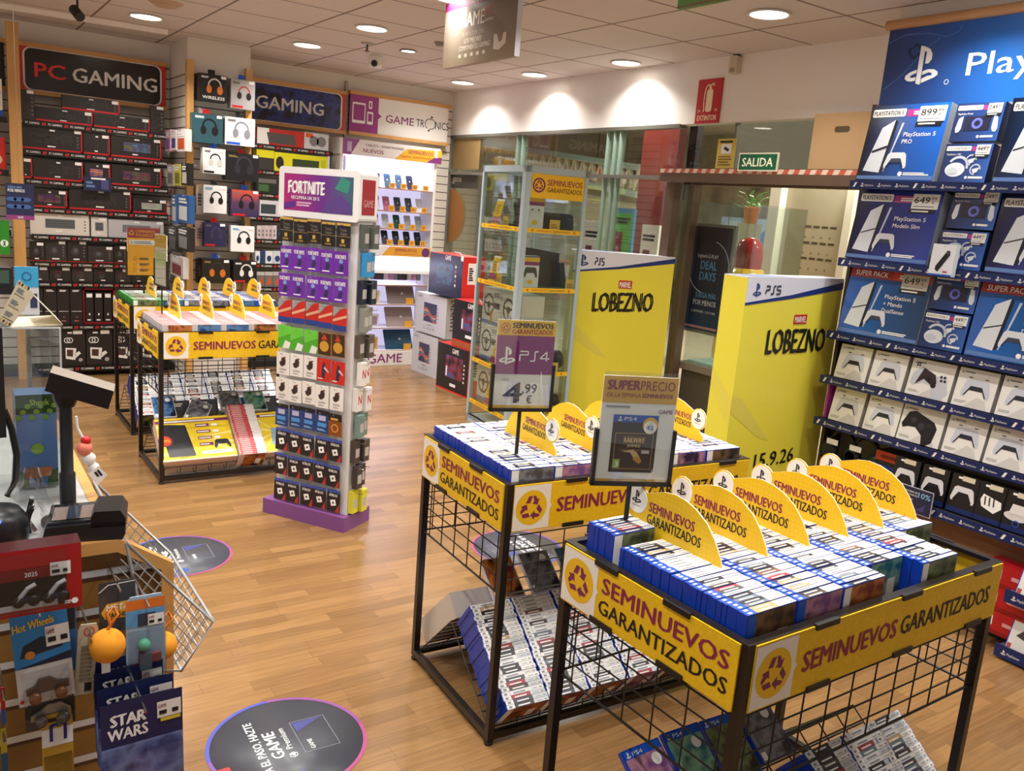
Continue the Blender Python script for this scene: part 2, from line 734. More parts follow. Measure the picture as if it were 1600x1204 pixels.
struct('trim_4', m)
m = MB()
m.box((5.03, 2.9, 2.585), (5.15, 8.9, CEIL), mk('#eee8e2', .7, spec=.2))
struct('wall_right', m)
m = MB()
m.box((4.48, -3, 0), (5.12, 3.015, CEIL), WALLP)
struct('wall_front', m)
m = MB()
m.box((4.12, 1.2, 0), (4.48, 2.86, .10), mk('#171310', .6))
struct('baseboard_front', m)
m = MB()
m.box((-.7, 8.68, 0), (3.5, 8.9, .07), mk('#171310', .6))
struct('baseboard_left', m)

# shop window: panes, fins, rails
GFIN = mk('#8fa397', .15, spec=.6)
STEEL = mk('#8d8c82', .35, .7)
fin_y = [at(u, 240, x=5.03).y for u in (703, 806, 814, 946, 957, 966)]
m = MB()
m.box((5.055, 5.20, .0), (5.065, 8.9, 2.585), GLASS)
o = struct('window_1', m)
m = MB()
m.box((5.02, 5.2, 2.155), (5.09, 8.9, 2.185), STEEL)
m.box((5.02, 5.2, 2.56), (5.10, 8.9, 2.59), mk('#77746a', .4, .5))
for y in fin_y:
    m.box((5.03, y - .004, 0), (5.08, y + .004, 2.57), GFIN)
m.box((5.02, 8.86, 0), (5.12, 8.9, 2.585), STEEL)
m.box((5.02, 5.2, 0), (5.12, 8.9, .08), STEEL)
m.build('window_frame', o)
# transom above the entrance
m = MB()
m.box((5.10, 3.015, 2.24), (5.11, 5.2, 2.585), GLASS)
o = struct('window_2', m)
m = MB()
y0 = at(1148, 230, x=5.1).y
m.box((5.09, y0 - .012, 2.24), (5.12, y0 + .012, 2.585), STEEL)
m.build('window_frame', o)

# entrance
BROWN = mk('#6b5747', .35, .2)
m = MB()
m.box((4.90, 3.02, 2.205), (5.30, 5.235, 2.235), BROWN)
m.box((4.90, 3.02, 2.13), (4.93, 5.235, 2.205), BROWN)
m.box((5.25, 3.02, 2.13), (5.30, 5.235, 2.205), BROWN)
m.box((4.93, 3.02, 2.15), (5.25, 5.235, 2.16), mk('#8a8178', .3, .5))
m.box((4.98, 5.14, 0), (5.06, 5.235, 2.13), BROWN)
m.box((5.20, 5.14, 0), (5.28, 5.235, 2.13), mk('#7d6b58', .3, .4))
o = struct('door_1', m)
m = MB()
m.box((5.02, 5.175, .05), (5.20, 5.19, 2.12), GLASS)
m.build('glass_leaf', o)
m = MB()
f = m.fr((4.899, 5.235, 2.19), (0, -1, 0), (0, 0, 1))
TAPER, TAPEW = mk('#c4604a', .5), mk('#e0cdb8', .5)
f.rect(0, .008, 2.2, .032, TAPEW)
for i in range(24):
    x = .04 + i * .09
    f.poly([(x, .008), (x + .045, .008), (x + .06, .04), (x + .015, .04)], TAPER, 2)
tag(m.build('barrier_tape'), 'red and white striped tape along the top of the entrance frame', 'tape')

# ------------------------------------------------------------------ the arcade outside
m = MB()
m.box((5.12, -2, -.05), (16, 16, 0), mk('#a79a86', .25))
struct('floor_arcade', m)
m = MB()
m.box((5.15, -2, 3.7), (16, 16, 3.75), mk('#cfc8b4', .8))
struct('ceiling_arcade', m)
m = MB()
m.box((13.9, -2, 0), (14.0, 16, 3.7), blotch_mat('far_shopfronts', '#8d8672', '#b5ad95', '#75705f', 1.1))
m.box((5.15, 15.9, 0), (14, 16, 3.7), mk('#b9ac90', .7))
struct('wall_arcade', m)
a = at(1228, 292, x=7.2)
b = at(1345, 292, x=7.2)
m = MB()
CRW = mk('#a9a086', .6)
m.box((7.2, b.y - .4, 0), (7.25, a.y + .06, 2.45), CRW)
p0, p1 = at(1242, 350, x=7.19), at(1326, 350, x=7.19)
m.box((7.10, a.y - .03, 0), (7.2, a.y + .10, 2.35), mk('#e2dcc9', .6))
m.box((7.10, p1.y - .08, 0), (7.2, p1.y, 2.35), mk('#e2dcc9', .6))
f = m.fr((7.199, 0, 0), (0, -1, 0), (0, 0, 1))
for v, u0, u1 in ((355, 1258, 1310), (380, 1255, 1306), (404, 1251, 1302)):
    q0, q1 = at(u0, v, x=7.199), at(u1, v, x=7.199)
    st = (q0.y - q1.y) / 4.4
    for k in range(4):
        f.rect(-q0.y + k * st * 1.12, q0.z, st * .85, .022, mk('#4a4334', .6), 1)
        f.rect(-q0.y + k * st * 1.12, q0.z - .1, st * .25, .02, mk('#7a7260', .6), 1)
struct('wall_lobby', m)
a, b = at(1152, 206, x=6.6), at(1300, 270, x=6.6)
m = MB()
m.box((6.6, b.y - .9, 2.33), (6.65, a.y, 3.7), mk('#b4b5ae', .5))
struct('wall_bulkhead', m)
a, b = at(1004, 230, x=7.6), at(1060, 230, x=7.6)
m = MB()
m.box((7.6, b.y, 0), (7.72, a.y, 3.7), mk('#4c120b', .3))
struct('wall_red_pier', m)
a, b = at(1074, 240, x=7.9), at(1086, 240, x=7.9)
m = MB()
m.box((7.9, b.y, 2.1), (8.0, a.y, 3.7), mk('#201a20', .4))
struct('trim_pier_edge', m)
# sloping truss beyond the glass
m = MB()
a, b = at(700, 214, x=9.5), at(1000, 262, x=9.5)
TR = mk('#b3a88e', .6)
for dz in (0, -.42):
    m.bar(a + Vector((0, 0, dz)), b + Vector((0, 0, dz)), .10, mk('#8b9a8c', .5))
n = 26
for i in range(n):
    p, q = a.lerp(b, i / n), a.lerp(b, (i + 1) / n)
    m.bar(p, p.lerp(q, .5) + Vector((0, 0, -.4)), .05, TR)
    m.bar(p.lerp(q, .5) + Vector((0, 0, -.4)), q, .05, TR)
m.box((9.7, b.y, 0), (9.8, a.y + 3, 2.5), mk('#a39a80', .7))
struct('wall_truss', m)

# unseen lamps added over the arcade to brighten the view through the glass
for i, (x, y) in enumerate(((7.0, 4.6), (9.2, 7.5), (6.9, 8.4), (10.5, 4.0), (6.6, 11.5), (11.5, 8.5), (8.3, 2.6))):
    t = thing('arcade_fill_light', 'unseen square ceiling light added to brighten the arcade', 'ceiling lamp', (x, y, 3.69), group='added arcade fill lights')
    m = MB()
    m.box((-.32, -.32, -.02), (.32, .32, 0), WHITE, zn=lampglow)
    m.build('fill_panel', t)
    lamp_light('arcade_fill', (0, 0, -.04), .6, 100, (1, .95, .84), 160, parent=t, shape='SQUARE')

# advertising totems outside
def totem(u0, v0, u1, x, h, face, bodym, label):
    a, b = at(u0, v0, x=x), at(u1, v0, x=x)
    wd = a.y - b.y
    t = thing('advertising_totem', label, 'advertising stand', (x, a.y, 0), -pi / 2, group='totems outside the glass')
    m = MB()
    m.box((0, 0, .05), (wd, .04, a.z), bodym)
    f = m.front(.001)
    H = a.z
    f.rect(.02, .10, wd - .04, H - .16, face, 1)
    f.rect(wd * .18, H - .62, wd * .4, .34, mk('#6f1f2a', .5), 2)
    f.rect(wd * .55, H - .72, wd * .3, .16, mk('#2f7d45', .5), 2)
    f.rect(.04, H - .95, wd - .08, .09, mk('#2b4f93', .5), 2)
    f.bars(wd * .1, H - .18, wd * .8, .07, INK, 2)
    m.build('panel', t)
    m = MB()
    m.box((-.05, -.08, 0), (wd + .05, .26, .05), mk('#55514a', .4))
    m.build('base', t)


totem(914, 345, 939, 6.5, 1.8, PAPER, WHITE, 'white poster totem behind the glass beside the yellow game box display')
totem(957, 324, 992, 6.9, 1.8, mk('#4fa043', .5), mk('#3c7fa5', .4), 'green poster totem with blue head outside the shop window')
totem(1004, 350, 1031, 6.7, 1.8, PAPER, WHITE, 'white poster totem in front of the red pier outside')

# pillow poster wall, ride, plant
a, b = at(1128, 338, x=8.6), at(1217, 412, x=8.6)
t = thing('window_poster', 'blue and white printed cushion poster across the arcade', 'poster', (8.6, a.y, b.z - .35), -pi / 2)
m = MB()
W_, H_ = a.y - b.y, a.z - b.z + .35
m.box((0, 0, 0), (W_, .04, H_), mk('#a9c4e6', .4))
f = m.front(.001)
for p, c in ((((.05, .1), (.5, .05), (.6, .5), (.15, .6)), '#dfe9f5'), (((.4, .45), (.55, .4), (.95, .85), (.8, .95)), '#2f74c9'), (((.55, .1), (.95, .15), (.9, .45), (.6, .4)), '#7fb0e8'), (((.05, .65), (.3, .6), (.35, .95), (.1, .95)), '#c9dbf2')):
    f.poly([(q[0] * W_, q[1] * H_) for q in p], mk(c, .4), 1)
for k in range(5):
    f.line([(W_ * (.36 + .045 * k), H_ * .62), (W_ * (.46 + .03 * k), H_ * .85), (W_ * (.56 + .02 * k), H_ * .62)], .03, mk('#1d2f52', .5), 2)
m.build('poster_sheet', t)
c = at(1171, 395, x=6.6)
t = thing('kiddie_ride', 'coin ride with glossy red dome roof and yellow body outside the entrance', 'ride', (6.6, c.y, 0))
m = MB()
m.lathe((0, 0, c.z - .16), [(.128, 0), (.132, .10), (.125, .20), (.10, .27), (.055, .30), (0, .308)], mk('#a5141a', .12), 28)
m.build('dome_roof', t)
m = MB()
m.lathe((0, 0, 0), [(.18, 0), (.2, .15), (.24, .6), (.23, 1.0), (.21, c.z - .26), (.15, c.z - .15), (0, c.z - .15)], mk('#d8a91c', .2), 28)
m.build('body', t)
c = at(1174, 336, x=8.2)
t = thing('potted_plant', 'small green leafed plant in a terracotta pot outside', 'plant', (8.2, c.y, 0))
m = MB()
m.box((-.1, -.1, 0), (.1, .1, c.z - .1), mk('#8a8172', .6))
m.build('pedestal', t)
m = MB()
m.lathe((0, 0, c.z - .1), [(.07, 0), (.10, .17), (.10, .2), (0, .2)], mk('#a4603c', .6), 18)
m.build('pot', t)
m = MB()
LEAF = mk('#4f8c3b', .5)
for k in range(26):
    a_ = random.random() * 6.28
    r_ = .08 + .12 * random.random()
    h_ = c.z + .08 + .18 * random.random()
    p = Vector((r_ * cos(a_), r_ * sin(a_), h_))
    d = Vector((cos(a_ + .5), sin(a_ + .5), .3)) * .07
    e = Vector((-sin(a_), cos(a_), .1)) * .03
    m.prism(p, d.normalized(), e.normalized(), [(0, 0), (.05, -.022), (.10, 0), (.05, .022)], .002, LEAF)
    m.tube([(0, 0, c.z + .06), p], .003, LEAF, 4)
m.build('leaves', t)
for k, (u, v) in enumerate(((926, 322), (942, 320))):
    c = at(u, v, x=10.2)
    t = thing('pendant_lamp', 'glowing warm pendant bulb outside, %s' % ('just behind the glass cabinet corner' if k == 0 else 'just past the glass cabinet corner'), 'lamp', (10.2, c.y, c.z), group='pendant bulbs outside')
    m = MB()
    m.ball((0, 0, 0), .10, mk('#ffdca0', .5, e=4), 16)
    m.build('bulb', t)
    m = MB()
    m.tube([(0, 0, .1), (0, 0, 3.7 - c.z)], .008, BLACK, 6)
    m.build('cord', t)

# poster frame in the entrance
a, b, c_ = at(1077, 347, x=5.33), at(1151, 350, x=5.33), at(1055, 512, x=5.33)
t = thing('poster_frame', 'silver framed dark DEAL DAYS poster hanging in the entrance', 'poster', (5.33, a.y + .02, c_.z), -pi / 2)
W_, H_ = a.y - b.y + .02, a.z - c_.z
m = MB()
m.box((0, 0, 0), (W_, .03, H_), mk('#a5a39c', .3, .6))
m.build('frame', t)
m = MB()
m.box((.025, -.004, .025), (W_ - .025, 0, H_ - .025), fade_mat('deal_poster', [(0, '#24476f'), (.25, '#2b3350'), (1, '#453d45')], 'Z', 0, H_))
f = m.fr((0, -.004, 0), (1, 0, 0), (0, 0, 1))
LB, LW = mk('#5fa0d8', .5), mk('#d9dce4', .5)
f.text('logitech G PLAY', W_ * .32, H_ * .695, .030, LW, W_ * .42, .02)
f.text('DEAL', W_ * .40, H_ * .59, .072, LB, W_ * .33)
f.text('DAYS', W_ * .40, H_ * .49, .072, LB, W_ * .33)
f.ring(W_ * .56, H_ * .61, .215, .221, LW, -5, 75, 2)
f.ring(W_ * .56, H_ * .61, .215, .221, LW, 165, 260, 2)
f.text('JUEGA MÁS', W_ * .36, H_ * .33, .045, LB, W_ * .42)
f.text('POR MENOS', W_ * .33, H_ * .26, .045, LW, W_ * .47)
f.text('16 SEPTIEMBRE - 2 OCTUBRE', W_ * .31, H_ * .19, .020, LW, W_ * .50, .01)
f.bars(W_ * .1, H_ * .045, W_ * .8, .02, mk('#b9858c', .5), 1)
m.build('poster_sheet', t)
m = MB()
for x in (.1, W_ - .1):
    m.tube([(x, .015, H_), (x, .015, 2.16 - c_.z)], .003, STEEL, 5)
m.build('hanging_wire', t)

# glass show case inside the entrance
a = at(1040, 560, x=5.32)
t = thing('window_showcase', 'glass show case with stone base beside the entrance', 'show case', (5.32, 4.55, 0))
m = MB()
m.box((0, 0, 0), (.6, .60, .60), mk('#5b5349', .3))
m.box((-.03, -.03, .60), (.63, .63, .66), mk('#8a7f72', .25))
m.build('base', t)
m = MB()
m.box((.03, .03, .66), (.57, .57, .68), mk('#b9d3d2', .3))
m.build('shelf_board', t)
m = MB()
for lo, hi in (((0, 0, .66), (.01, .6, 2.0)), ((0, 0, .66), (.6, .01, 2.0)), ((0, .59, .66), (.6, .6, 2.0)), ((.59, 0, .66), (.6, .6, 2.0))):
    m.box(lo, hi, GLASS)
m.build('glass_panel', t)

# things fixed to the entrance and the white wall
a, b = at(1282, 179, x=5.0), at(1338, 262, x=5.0)
t = thing('cardboard_box', 'plain brown cardboard box lying on top of the entrance frame', 'box', (4.95, 3.86, 2.237), -pi / 2)
m = MB()
m.box((0, 0, 0), (.43, .12, .36), mk('#bd9a70', .8))
f = m.front()
f.rrect(.17, .235, .115, .04, .018, mk('#5a4a33', .8), 1)
m.build('carton', t)
t = thing('exit_sign', 'green SALIDA exit sign above the entrance', 'sign', (4.885, 4.418, 2.215), -pi / 2)
m = MB()
m.box((0, 0, 0), (.355, .012, .128), mk('#e9e5d0', .5))
f = m.front()
f.rect(.010, .010, .335, .108, mk('#14663f', .5), 1)
f.text('SALIDA', .038, .034, .062, mk('#f3eed8', .5, e=.15), .275, .03, 2)
m.build('sign_board', t)
t = thing('extinguisher_sign', 'red EXTINTOR sign with pale fire extinguisher on the white wall', 'sign', (5.018, 5.04, 2.583), -pi / 2)
m = MB()
m.box((0, 0, 0), (.25, .01, .328), mk('#b9121d', .45))
f = m.front()
SC = mk('#f0dfb6', .5)
f.text('EXTINTOR', .025, .022, .040, SC, .20, .03, 2)
f.rrect(.098, .085, .065, .165, .018, SC, 1)
f.poly([(.115, .25), (.146, .25), (.14, .275), (.121, .275)], SC, 1)
f.line([(.105, .285), (.13, .280), (.165, .295)], .011, SC, 1)
f.line([(.14, .29), (.172, .278)], .009, SC, 1)
f.line([(.115, .288), (.09, .272), (.078, .23), (.076, .16), (.084, .10), (.078, .085)], .010, SC, 1)
f.text('24', .02, .085, .022, SC, .03, .02, 2)
f.text('M', .20, .085, .022, SC, .022, .02, 2)
m.build('sign_board', t)
t = thing('motion_sensor', 'small beige motion sensor box at the top of the white wall', 'sensor', (5.028, 4.712, 2.925), -pi / 2)
m = MB()
m.rbox((0, -.05, 0), (.075, 0, .125), mk('#cfc2ab', .5), .01)
m.build('housing', t)
m = MB()
m.box((.012, -.053, .01), (.06, -.05, .04), mk('#9b9284', .5))
m.build('lens_window', t)
m = MB()
m.box((.02, -.04, .125), (.055, 0, .135), BLACK)
m.build('bracket', t)
a, b = at(1123, 217, x=5.09), at(1146, 261, x=5.09)
t = thing('camera_notice', 'yellow video surveillance notice stuck to the entrance glass', 'notice', (5.088, a.y, b.z - .01), -pi / 2)
W_, H_ = a.y - b.y, a.z - b.z + .01
m = MB()
m.box((0, 0, 0), (W_, .003, H_), mk('#d8bd4e', .5))
f = m.front()
f.rect(W_ * .22, H_ * .5, W_ * .56, H_ * .32, PAPER, 1)
f.poly([(W_ * .35, H_ * .66), (W_ * .6, H_ * .56), (W_ * .68, H_ * .64), (W_ * .42, H_ * .74)], INK, 2)
f.bars(W_ * .12, H_ * .86, W_ * .76, H_ * .07, INK, 1)
f.bars(W_ * .12, H_ * .1, W_ * .76, H_ * .32, mk('#8a6b2a', .5), 4, .9)
m.build('notice_sheet', t)
# window graphics on the glass by the back corner
t = thing('window_sticker', 'orange disc window graphic on the glass at the shop corner', 'sticker', (5.05, 0, 0), -pi / 2)
m = MB()
f = m.fr((0, 0, 0), (1, 0, 0), (0, 0, 1))
a, b = at(706, 218, x=5.05), at(748, 264, x=5.05)
BRN = mk('#8d7346', .6)
m.box((-a.y, 0, b.z), (-b.y, .002, a.z), BRN)
a, b = at(704, 271, x=5.05), at(744, 295, x=5.05)
m.box((-a.y, 0, b.z), (-b.y, .002, a.z), mk('#3a342c', .5))
f.text('game', -a.y + .06, b.z + .07, .075, mk('#d5d2c8', .5), .2, .01, 3)
c = at(704, 330, x=5.05)
pts = []
for i in range(25):
    t_ = R(90 - 180 * i / 24)
    pts.append((-c.y + .40 * cos(t_) * .75, c.z + .30 * sin(t_) - .05))
m.prism((0, 0, 0), (1, 0, 0), (0, 0, 1), [(-c.y - .12, c.z + .22)] + pts + [(-c.y - .12, c.z - .6)], .002, mk('#a26a2c', .5))
m.build('print', t)

# ceiling fittings
t = thing('track_rail', 'white track light rail along the ceiling over the keyboard shelves', 'track rail', (0, 0, 0))
p, q = at(-40, -2, z=CEIL), at(262, 46, z=CEIL)
m = MB()
m.bar(p + Vector((0, 0, -.022)), q + Vector((0, 0, -.022)), .04, mk('#f4eee6', .4))
m.build('rail', t)
c = at(121, 14, z=CEIL - .1)
m = MB()
m.tube([(c.x, c.y, CEIL - .03), (c.x, c.y, CEIL - .09)], .008, BLACK, 8)
m.tube([(c.x - .02, c.y + .03, CEIL - .10), (c.x + .01, c.y - .05, CEIL - .16)], .035, BLACK, 12)
m.build('spot_head', t)
c = at(587, 95, z=CEIL - .04)
t = thing('dome_camera', 'small white ceiling camera with black lens near the corner', 'camera', (c.x, c.y, CEIL))
m = MB()
m.lathe((0, 0, -.10), [(0, 0), (.05, .005), (.062, .03), (.062, .07), (.05, .1)], WHITE, 24)
m.build('housing', t)
m = MB()
m.ball((-.033, -.045, -.07), .03, BLACK, 16)
m.build('lens', t)
c = at(574, 67, z=CEIL)
t = thing('sprinkler', 'small metal sprinkler head on the ceiling', 'sprinkler', (c.x, c.y, CEIL))
m = MB()
m.lathe((0, 0, -.012), [(.045, .0), (.055, .012)], mk('#a59b90', .4, .6), 20)
m.lathe((0, 0, -.07), [(.022, 0), (.022, .008), (.008, .01), (.008, .06)], mk('#7f746a', .4, .7), 14)
m.build('head', t)
c = at(259, 4, z=CEIL)
t = thing('ceiling_vent', 'round beige ceiling vent near the top of the column', 'vent', (c.x, c.y, CEIL))
m = MB()
m.lathe((0, 0, -.03), [(0, .0), (.07, 0), (.085, .012), (.085, .016), (.1, .018), (.12, .03)], mk('#b89a80', .6), 28)
m.build('disc', t)
c = at(687, 66, z=CEIL)
t = thing('smoke_detector', 'small grey ceiling detector behind the hanging sign', 'detector', (c.x, c.y, CEIL))
m = MB()
m.lathe((0, 0, -.03), [(0, 0), (.03, .002), (.045, .03)], mk('#8d8279', .5), 18)
m.build('body', t)

# hanging signs
t = thing('hanging_sign', 'grey brown hanging sign with pale lettering under a purple strip', 'sign', (2.78, 5.09, 2.66), -pi / 2)
W_, H_ = .83, .385
m = MB()
m.box((0, 0, 0), (W_, .035, H_), fade_mat('sign_grey', [(0, '#8d7d68'), (.5, '#756a5f'), (1, '#5a5049')], 'Z', 0, H_), xp=mk('#c9c9d2', .2, .3))
f = m.front()
f.rect(0, H_ - .045, W_, .045, mk('#7d1247', .4), 1)
LG = mk('#cfc3b2', .5)
f.text('GAME', .33, H_ - .034, .028, LG, .12, .02)
f.text('GAME', .20, .22, .085, LG, .28, .02)
f.text('PC', .49, .255, .055, mk('#a8432f', .5), .09, .01)
f.text('GAMING', .485, .225, .018, LG, .095, .02)
f.text('TU PC A TOPE CON', .23, .165, .026, mk('#a39787', .5), .25, .01)
f.text('LOS MEJORES', .26, .125, .030, LG, .20, .02)
f.text('COMPONENTES GAMING', .20, .085, .030, LG, .36, .02)
for k in range(5):
    f.rect(.2 + .07 * k, .045, .03, .02, LG, 1)
f.poly([(.60, .06), (.66, .05), (.73, .08), (.73, .14), (.70, .14), (.69, .10), (.66, .09), (.63, .14), (.60, .14)], LG, 1)
m.build('sign_board', t)
m = MB()
for x in (.1, W_ - .1):
    m.tube([(x, .017, H_), (x, .017, CEIL - 2.66)], .004, STEEL, 6)
m.build('hanging_rod', t)
a = at(1058, 14, x=2.9)
b = at(1140, -3, x=2.9)
t = thing('hanging_sign', 'green hanging sign of which only the lower edge shows at the ceiling', 'sign', (2.9, a.y, a.z), -pi / 2)
m = MB()
m.box((0, 0, 0), (.75, .03, .22), mk('#4e8a3c', .4))
f = m.front()
f.disc(.09, .06, .03, mk('#d9d0a0', .5), .025)
f.rect(0, 0, .75, .012, mk('#6a5a3a', .5), 1)
m.build('sign_board', t)
# ------------------------------------------------------------------ wire bins
BL, BD, BH, SH = 1.09, .641, .945, .161


def sign_face(f, w, two_lines):
    """SEMINUEVOS GARANTIZADOS board drawn in a frame w wide, SH high"""
    cw = .142
    f.rect(0, .004, w, SH - .008, YEL, 1)
    f.poly([(0, .004), (cw, .004), (cw, .07), (cw + .008, .08), (cw, .09), (cw, SH - .004), (0, SH - .004)], CREAMW, 2)
    f.disc(cw / 2 - .002, SH / 2, .060, YEL2, l=3)
    f.recycle(cw / 2 - .002, SH / 2 - .002, .043, WINE2, 4)
    if two_lines:
        f.text('SEMINUEVOS', cw + .022, .088, .045, WINE, w - cw - .045, .04, 3)
        f.text('GARANTIZADOS', cw + .015, .030, .041, INK, w - cw - .035, .028, 3)
    else:
        f.text('SEMINUEVOS', cw + .03, .055, .052, WINE, .375, .04, 3)
        f.text('GARANTIZADOS', cw + .425, .055, .052, INK, .44, .028, 3)


CREAMW = mk('#efe9df', .5)


def wire_grid(m, P, u, v, w, h, pu, pv, r=.0024):
    P, u, v = Vector(P), Vector(u), Vector(v)
    n = int(round(h / pv))
    for i in range(n + 1):
        m.tube([P + v * (h * i / n), P + u * w + v * (h * i / n)], r * (1.6 if i == 0 else 1), BLACK, 5, False)
    k = int(w / pu)
    for i in range(k + 1):
        x = .04 + i * pu
        if x < w:
            m.tube([P + u * x, P + u * x + v * h], r, BLACK, 5, False)


def make_bin(label):
    t = thing('game_bin', label, 'display bin', group='black wire bins of second hand games')
    for x, y in ((0, 0), (BL - .025, 0), (BL - .025, BD - .025), (0, BD - .025)):
        m = MB()
        m.box((x, y, .018), (x + .025, y + .025, BH), DARKMETAL)
        g = m.build('leg', t)
        m = MB()
        m.lathe((x + .0125, y + .0125, 0), [(.014, 0), (.016, .003), (.016, .010), (.006, .012), (.006, .018)], BLACK, 14)
        m.build('foot', g)
    for z0, z1 in ((BH - .012, BH), (.02, .045)):
        m = MB()
        m.box((.025, .0, z0), (BL - .025, .022, z1), DARKMETAL)
        m.box((.025, BD - .022, z0), (BL - .025, BD, z1), DARKMETAL)
        m.box((.0, .025, z0), (.022, BD - .025, z1), DARKMETAL)
        m.box((BL - .022, .025, z0), (BL, BD - .025, z1), DARKMETAL)
        m.build('top_rim' if z0 > .5 else 'base_rail', t)
    m = MB()
    m.box((.024, .024, .812), (BL - .022, BD - .022, .82), DARKMETAL)
    m.build('tray', t)
    zs = BH - SH - .004
    for P, u, w in (((.0125, .012, .555), (1, 0, 0), BL - .025), ((.0125, BD - .012, .555), (1, 0, 0), BL - .025), ((.012, .0125, .555), (0, 1, 0), BD - .025), ((BL - .012, .0125, .555), (0, 1, 0), BD - .025)):
        m = MB()
        wire_grid(m, P, u, (0, 0, 1), w, .206, .0985 if w > .8 else .103, .0515)
        m.build('wire_panel', t)
    # boards and their clips
    for P, u, w, two in (((.025, -.004, zs), (1, 0, 0), BL - .03, False), ((-.004, BD - .012, zs), (0, -1, 0), BD - .03, True),
                         ((BL - .025, BD + .004, zs), (-1, 0, 0), BL - .03, False), ((BL + .004, .018, zs), (0, 1, 0), BD - .03, True)):
        P, u = Vector(P), Vector(u)
        m = MB()
        n = u.cross(Vector((0, 0, 1)))
        m.obox(P - n * .004, u * w, n * .004, (0, 0, SH), YEL)
        sign_face(m.fr(P, u, (0, 0, 1)), w, two)
        b = m.build('sign_board', t)
        for x in ((.2, .55, .9) if w > .8 else (.13, .38)):
            for z in (SH - .008, -.004):
                m = MB()
                m.obox(P + u * x - n * .006 + Vector((0, 0, z)), u * .085, n * .012, (0, 0, .014), BLACK)
                m.build('clip', b)
    # sloping rack below
    m = MB()
    for v0, z0 in ((.035, .045), (BD - .035, .045)):
        for k in range(8):
            q = k / 7
            v, z = v0 + (.355 - v0) * q, z0 + (.295 - z0) * q
            m.tube([(.02, v, z), (BL - .02, v, z)], .003, BLACK, 5, False)
        for k in range(12):
            x = .02 + (BL - .04) * k / 11
            m.tube([(x, v0, z0), (x, .355, .295)], .0025, BLACK, 5, False)
    m.build('sloping_rack', t)
    m = MB()
    for z in (.05, .10):
        m.tube([(.03, .012, z), (BL - .03, .012, z)], .0028, BLACK, 5, False)
    for k in range(12):
        x = .03 + (BL - .06) * k / 11
        m.tube([(x, .012, .045), (x, .012, .10)], .0025, BLACK, 5, False)
    m.build('rack_lip', t)
    return t


near_bin = make_bin('nearest black wire game bin, its lower rack showing game covers beside the camera end')
near_bin.location = (1.405, 1.07, 0)
near_bin.rotation_euler[2] = .011
BINS = dict(N=near_bin)
for k, loc, rz, lb in (('M', (1.509, 2.159, 0), -.055, 'black wire game bin carrying the purple 4,99 price sign, middle of the shop'),
                       ('P', (1.096, 5.28, 0), 0, 'black wire game bin of pink topped red cases behind the gift card tower'),
                       ('Q', (1.143, 6.432, 0), 0, 'farthest black wire game bin with green cases, beside the keyboard shelves')):
    BINS[k] = copy_thing(near_bin, loc, rz, lb)
BM = {k: Matrix.Translation(o.location) @ Matrix.Rotation(o.rotation_euler[2], 4, 'Z') for k, o in BINS.items()}

# ------------------------------------------------------------------ game cases
CW, CT, CH = .171, .0145, .135
TITLES = ['#f3f3f2', '#efefef', '#2a2a2c', '#4a4a50', '#f4f2ee', '#a5323a', '#2f2f36', '#c9a878', '#f1f0ee', '#3a3f4c', '#f4f4f2', '#6f7f8c', '#4a4038', '#efedea', '#8a5a4c', '#1f1f22']
ARTS = [blotch_mat('cover_art_%d' % i, a, b, c, 14, .3) for i, (a, b, c) in enumerate((('#3a2a22', '#7b5a3a', '#1d1a1c'), ('#24406f', '#5b84b5', '#141c30'), ('#7a2a22', '#c97a3a', '#2a1512'), ('#3d4a36', '#7f8a5a', '#1c2018'), ('#4a4a50', '#8a8a90', '#202024'), ('#7a4f8a', '#c28aa0', '#2a1a3a'), ('#2f6f78', '#8fc0a0', '#123036')))]
GREYTXT = mk('#8b8f98', .5)
STICK = mk('#f6f5f2', .45)


PAPERS = [mk(c, .45) for c in ('#f6f5f2', '#e4e4e2', '#d5d9de', '#efece6')]


def case_mesh(shell, band, title, art, sw=None):
    m = MB()
    pp = random.choice(PAPERS)
    m.box((0, 0, 0), (CW, CT, CH), shell)
    f = m.fr((0, 0, CH), (1, 0, 0), (0, 1, 0), .0004)
    e = .0002
    hh = CT - 2 * e
    if sw:
        e = .0012 if sw is SWRED else e
        hh = CT - 2 * e
        f.rect(.004, e, .108, hh, sw, 1)
        f.rect(.112, e, .057, hh, STICK, 1)
        f.rect(.02, e + .003, .06, .003, STICK, 2)
    else:
        f.rect(.003, e, .030, hh, band, 1)
        f.rect(.010, e + .003, .012, hh - .007, GREYTXT if band is STICK else STICK, 2)
        f.rect(.034, e, .076, hh, title, 1)
        c = title.node_tree.nodes['Principled BSDF'].inputs['Base Color'].default_value
        f.rect(.046, e + .003, .048, .0045, STICK if sum(c[:3]) < 1.2 else GREYTXT, 2)
        f.rect(.110, e, .059, hh, pp, 1)
        f.rect(.122, e + .004, .022, .002, GREYTXT, 2)
        f.rect(.152, e + .003, .010, .004, GREYTXT, 2)
    g = m.front(.0004)
    if sw is None:
        g.rect(.003, .003, .028, CH - .006, band if random.random() < .5 else STICK, 1)
    g.rect(.031, .003, CW - .034, CH - .006, art, 1)
    g.rect(.11, .02, .035, .06, STICK, 2)
    return m


def variants(shell, band, n):
    r = []
    for i in range(n):
        r.append(case_mesh(shell, band, mk(TITLES[i % len(TITLES)], .4), ARTS[i % len(ARTS)]))
    return r


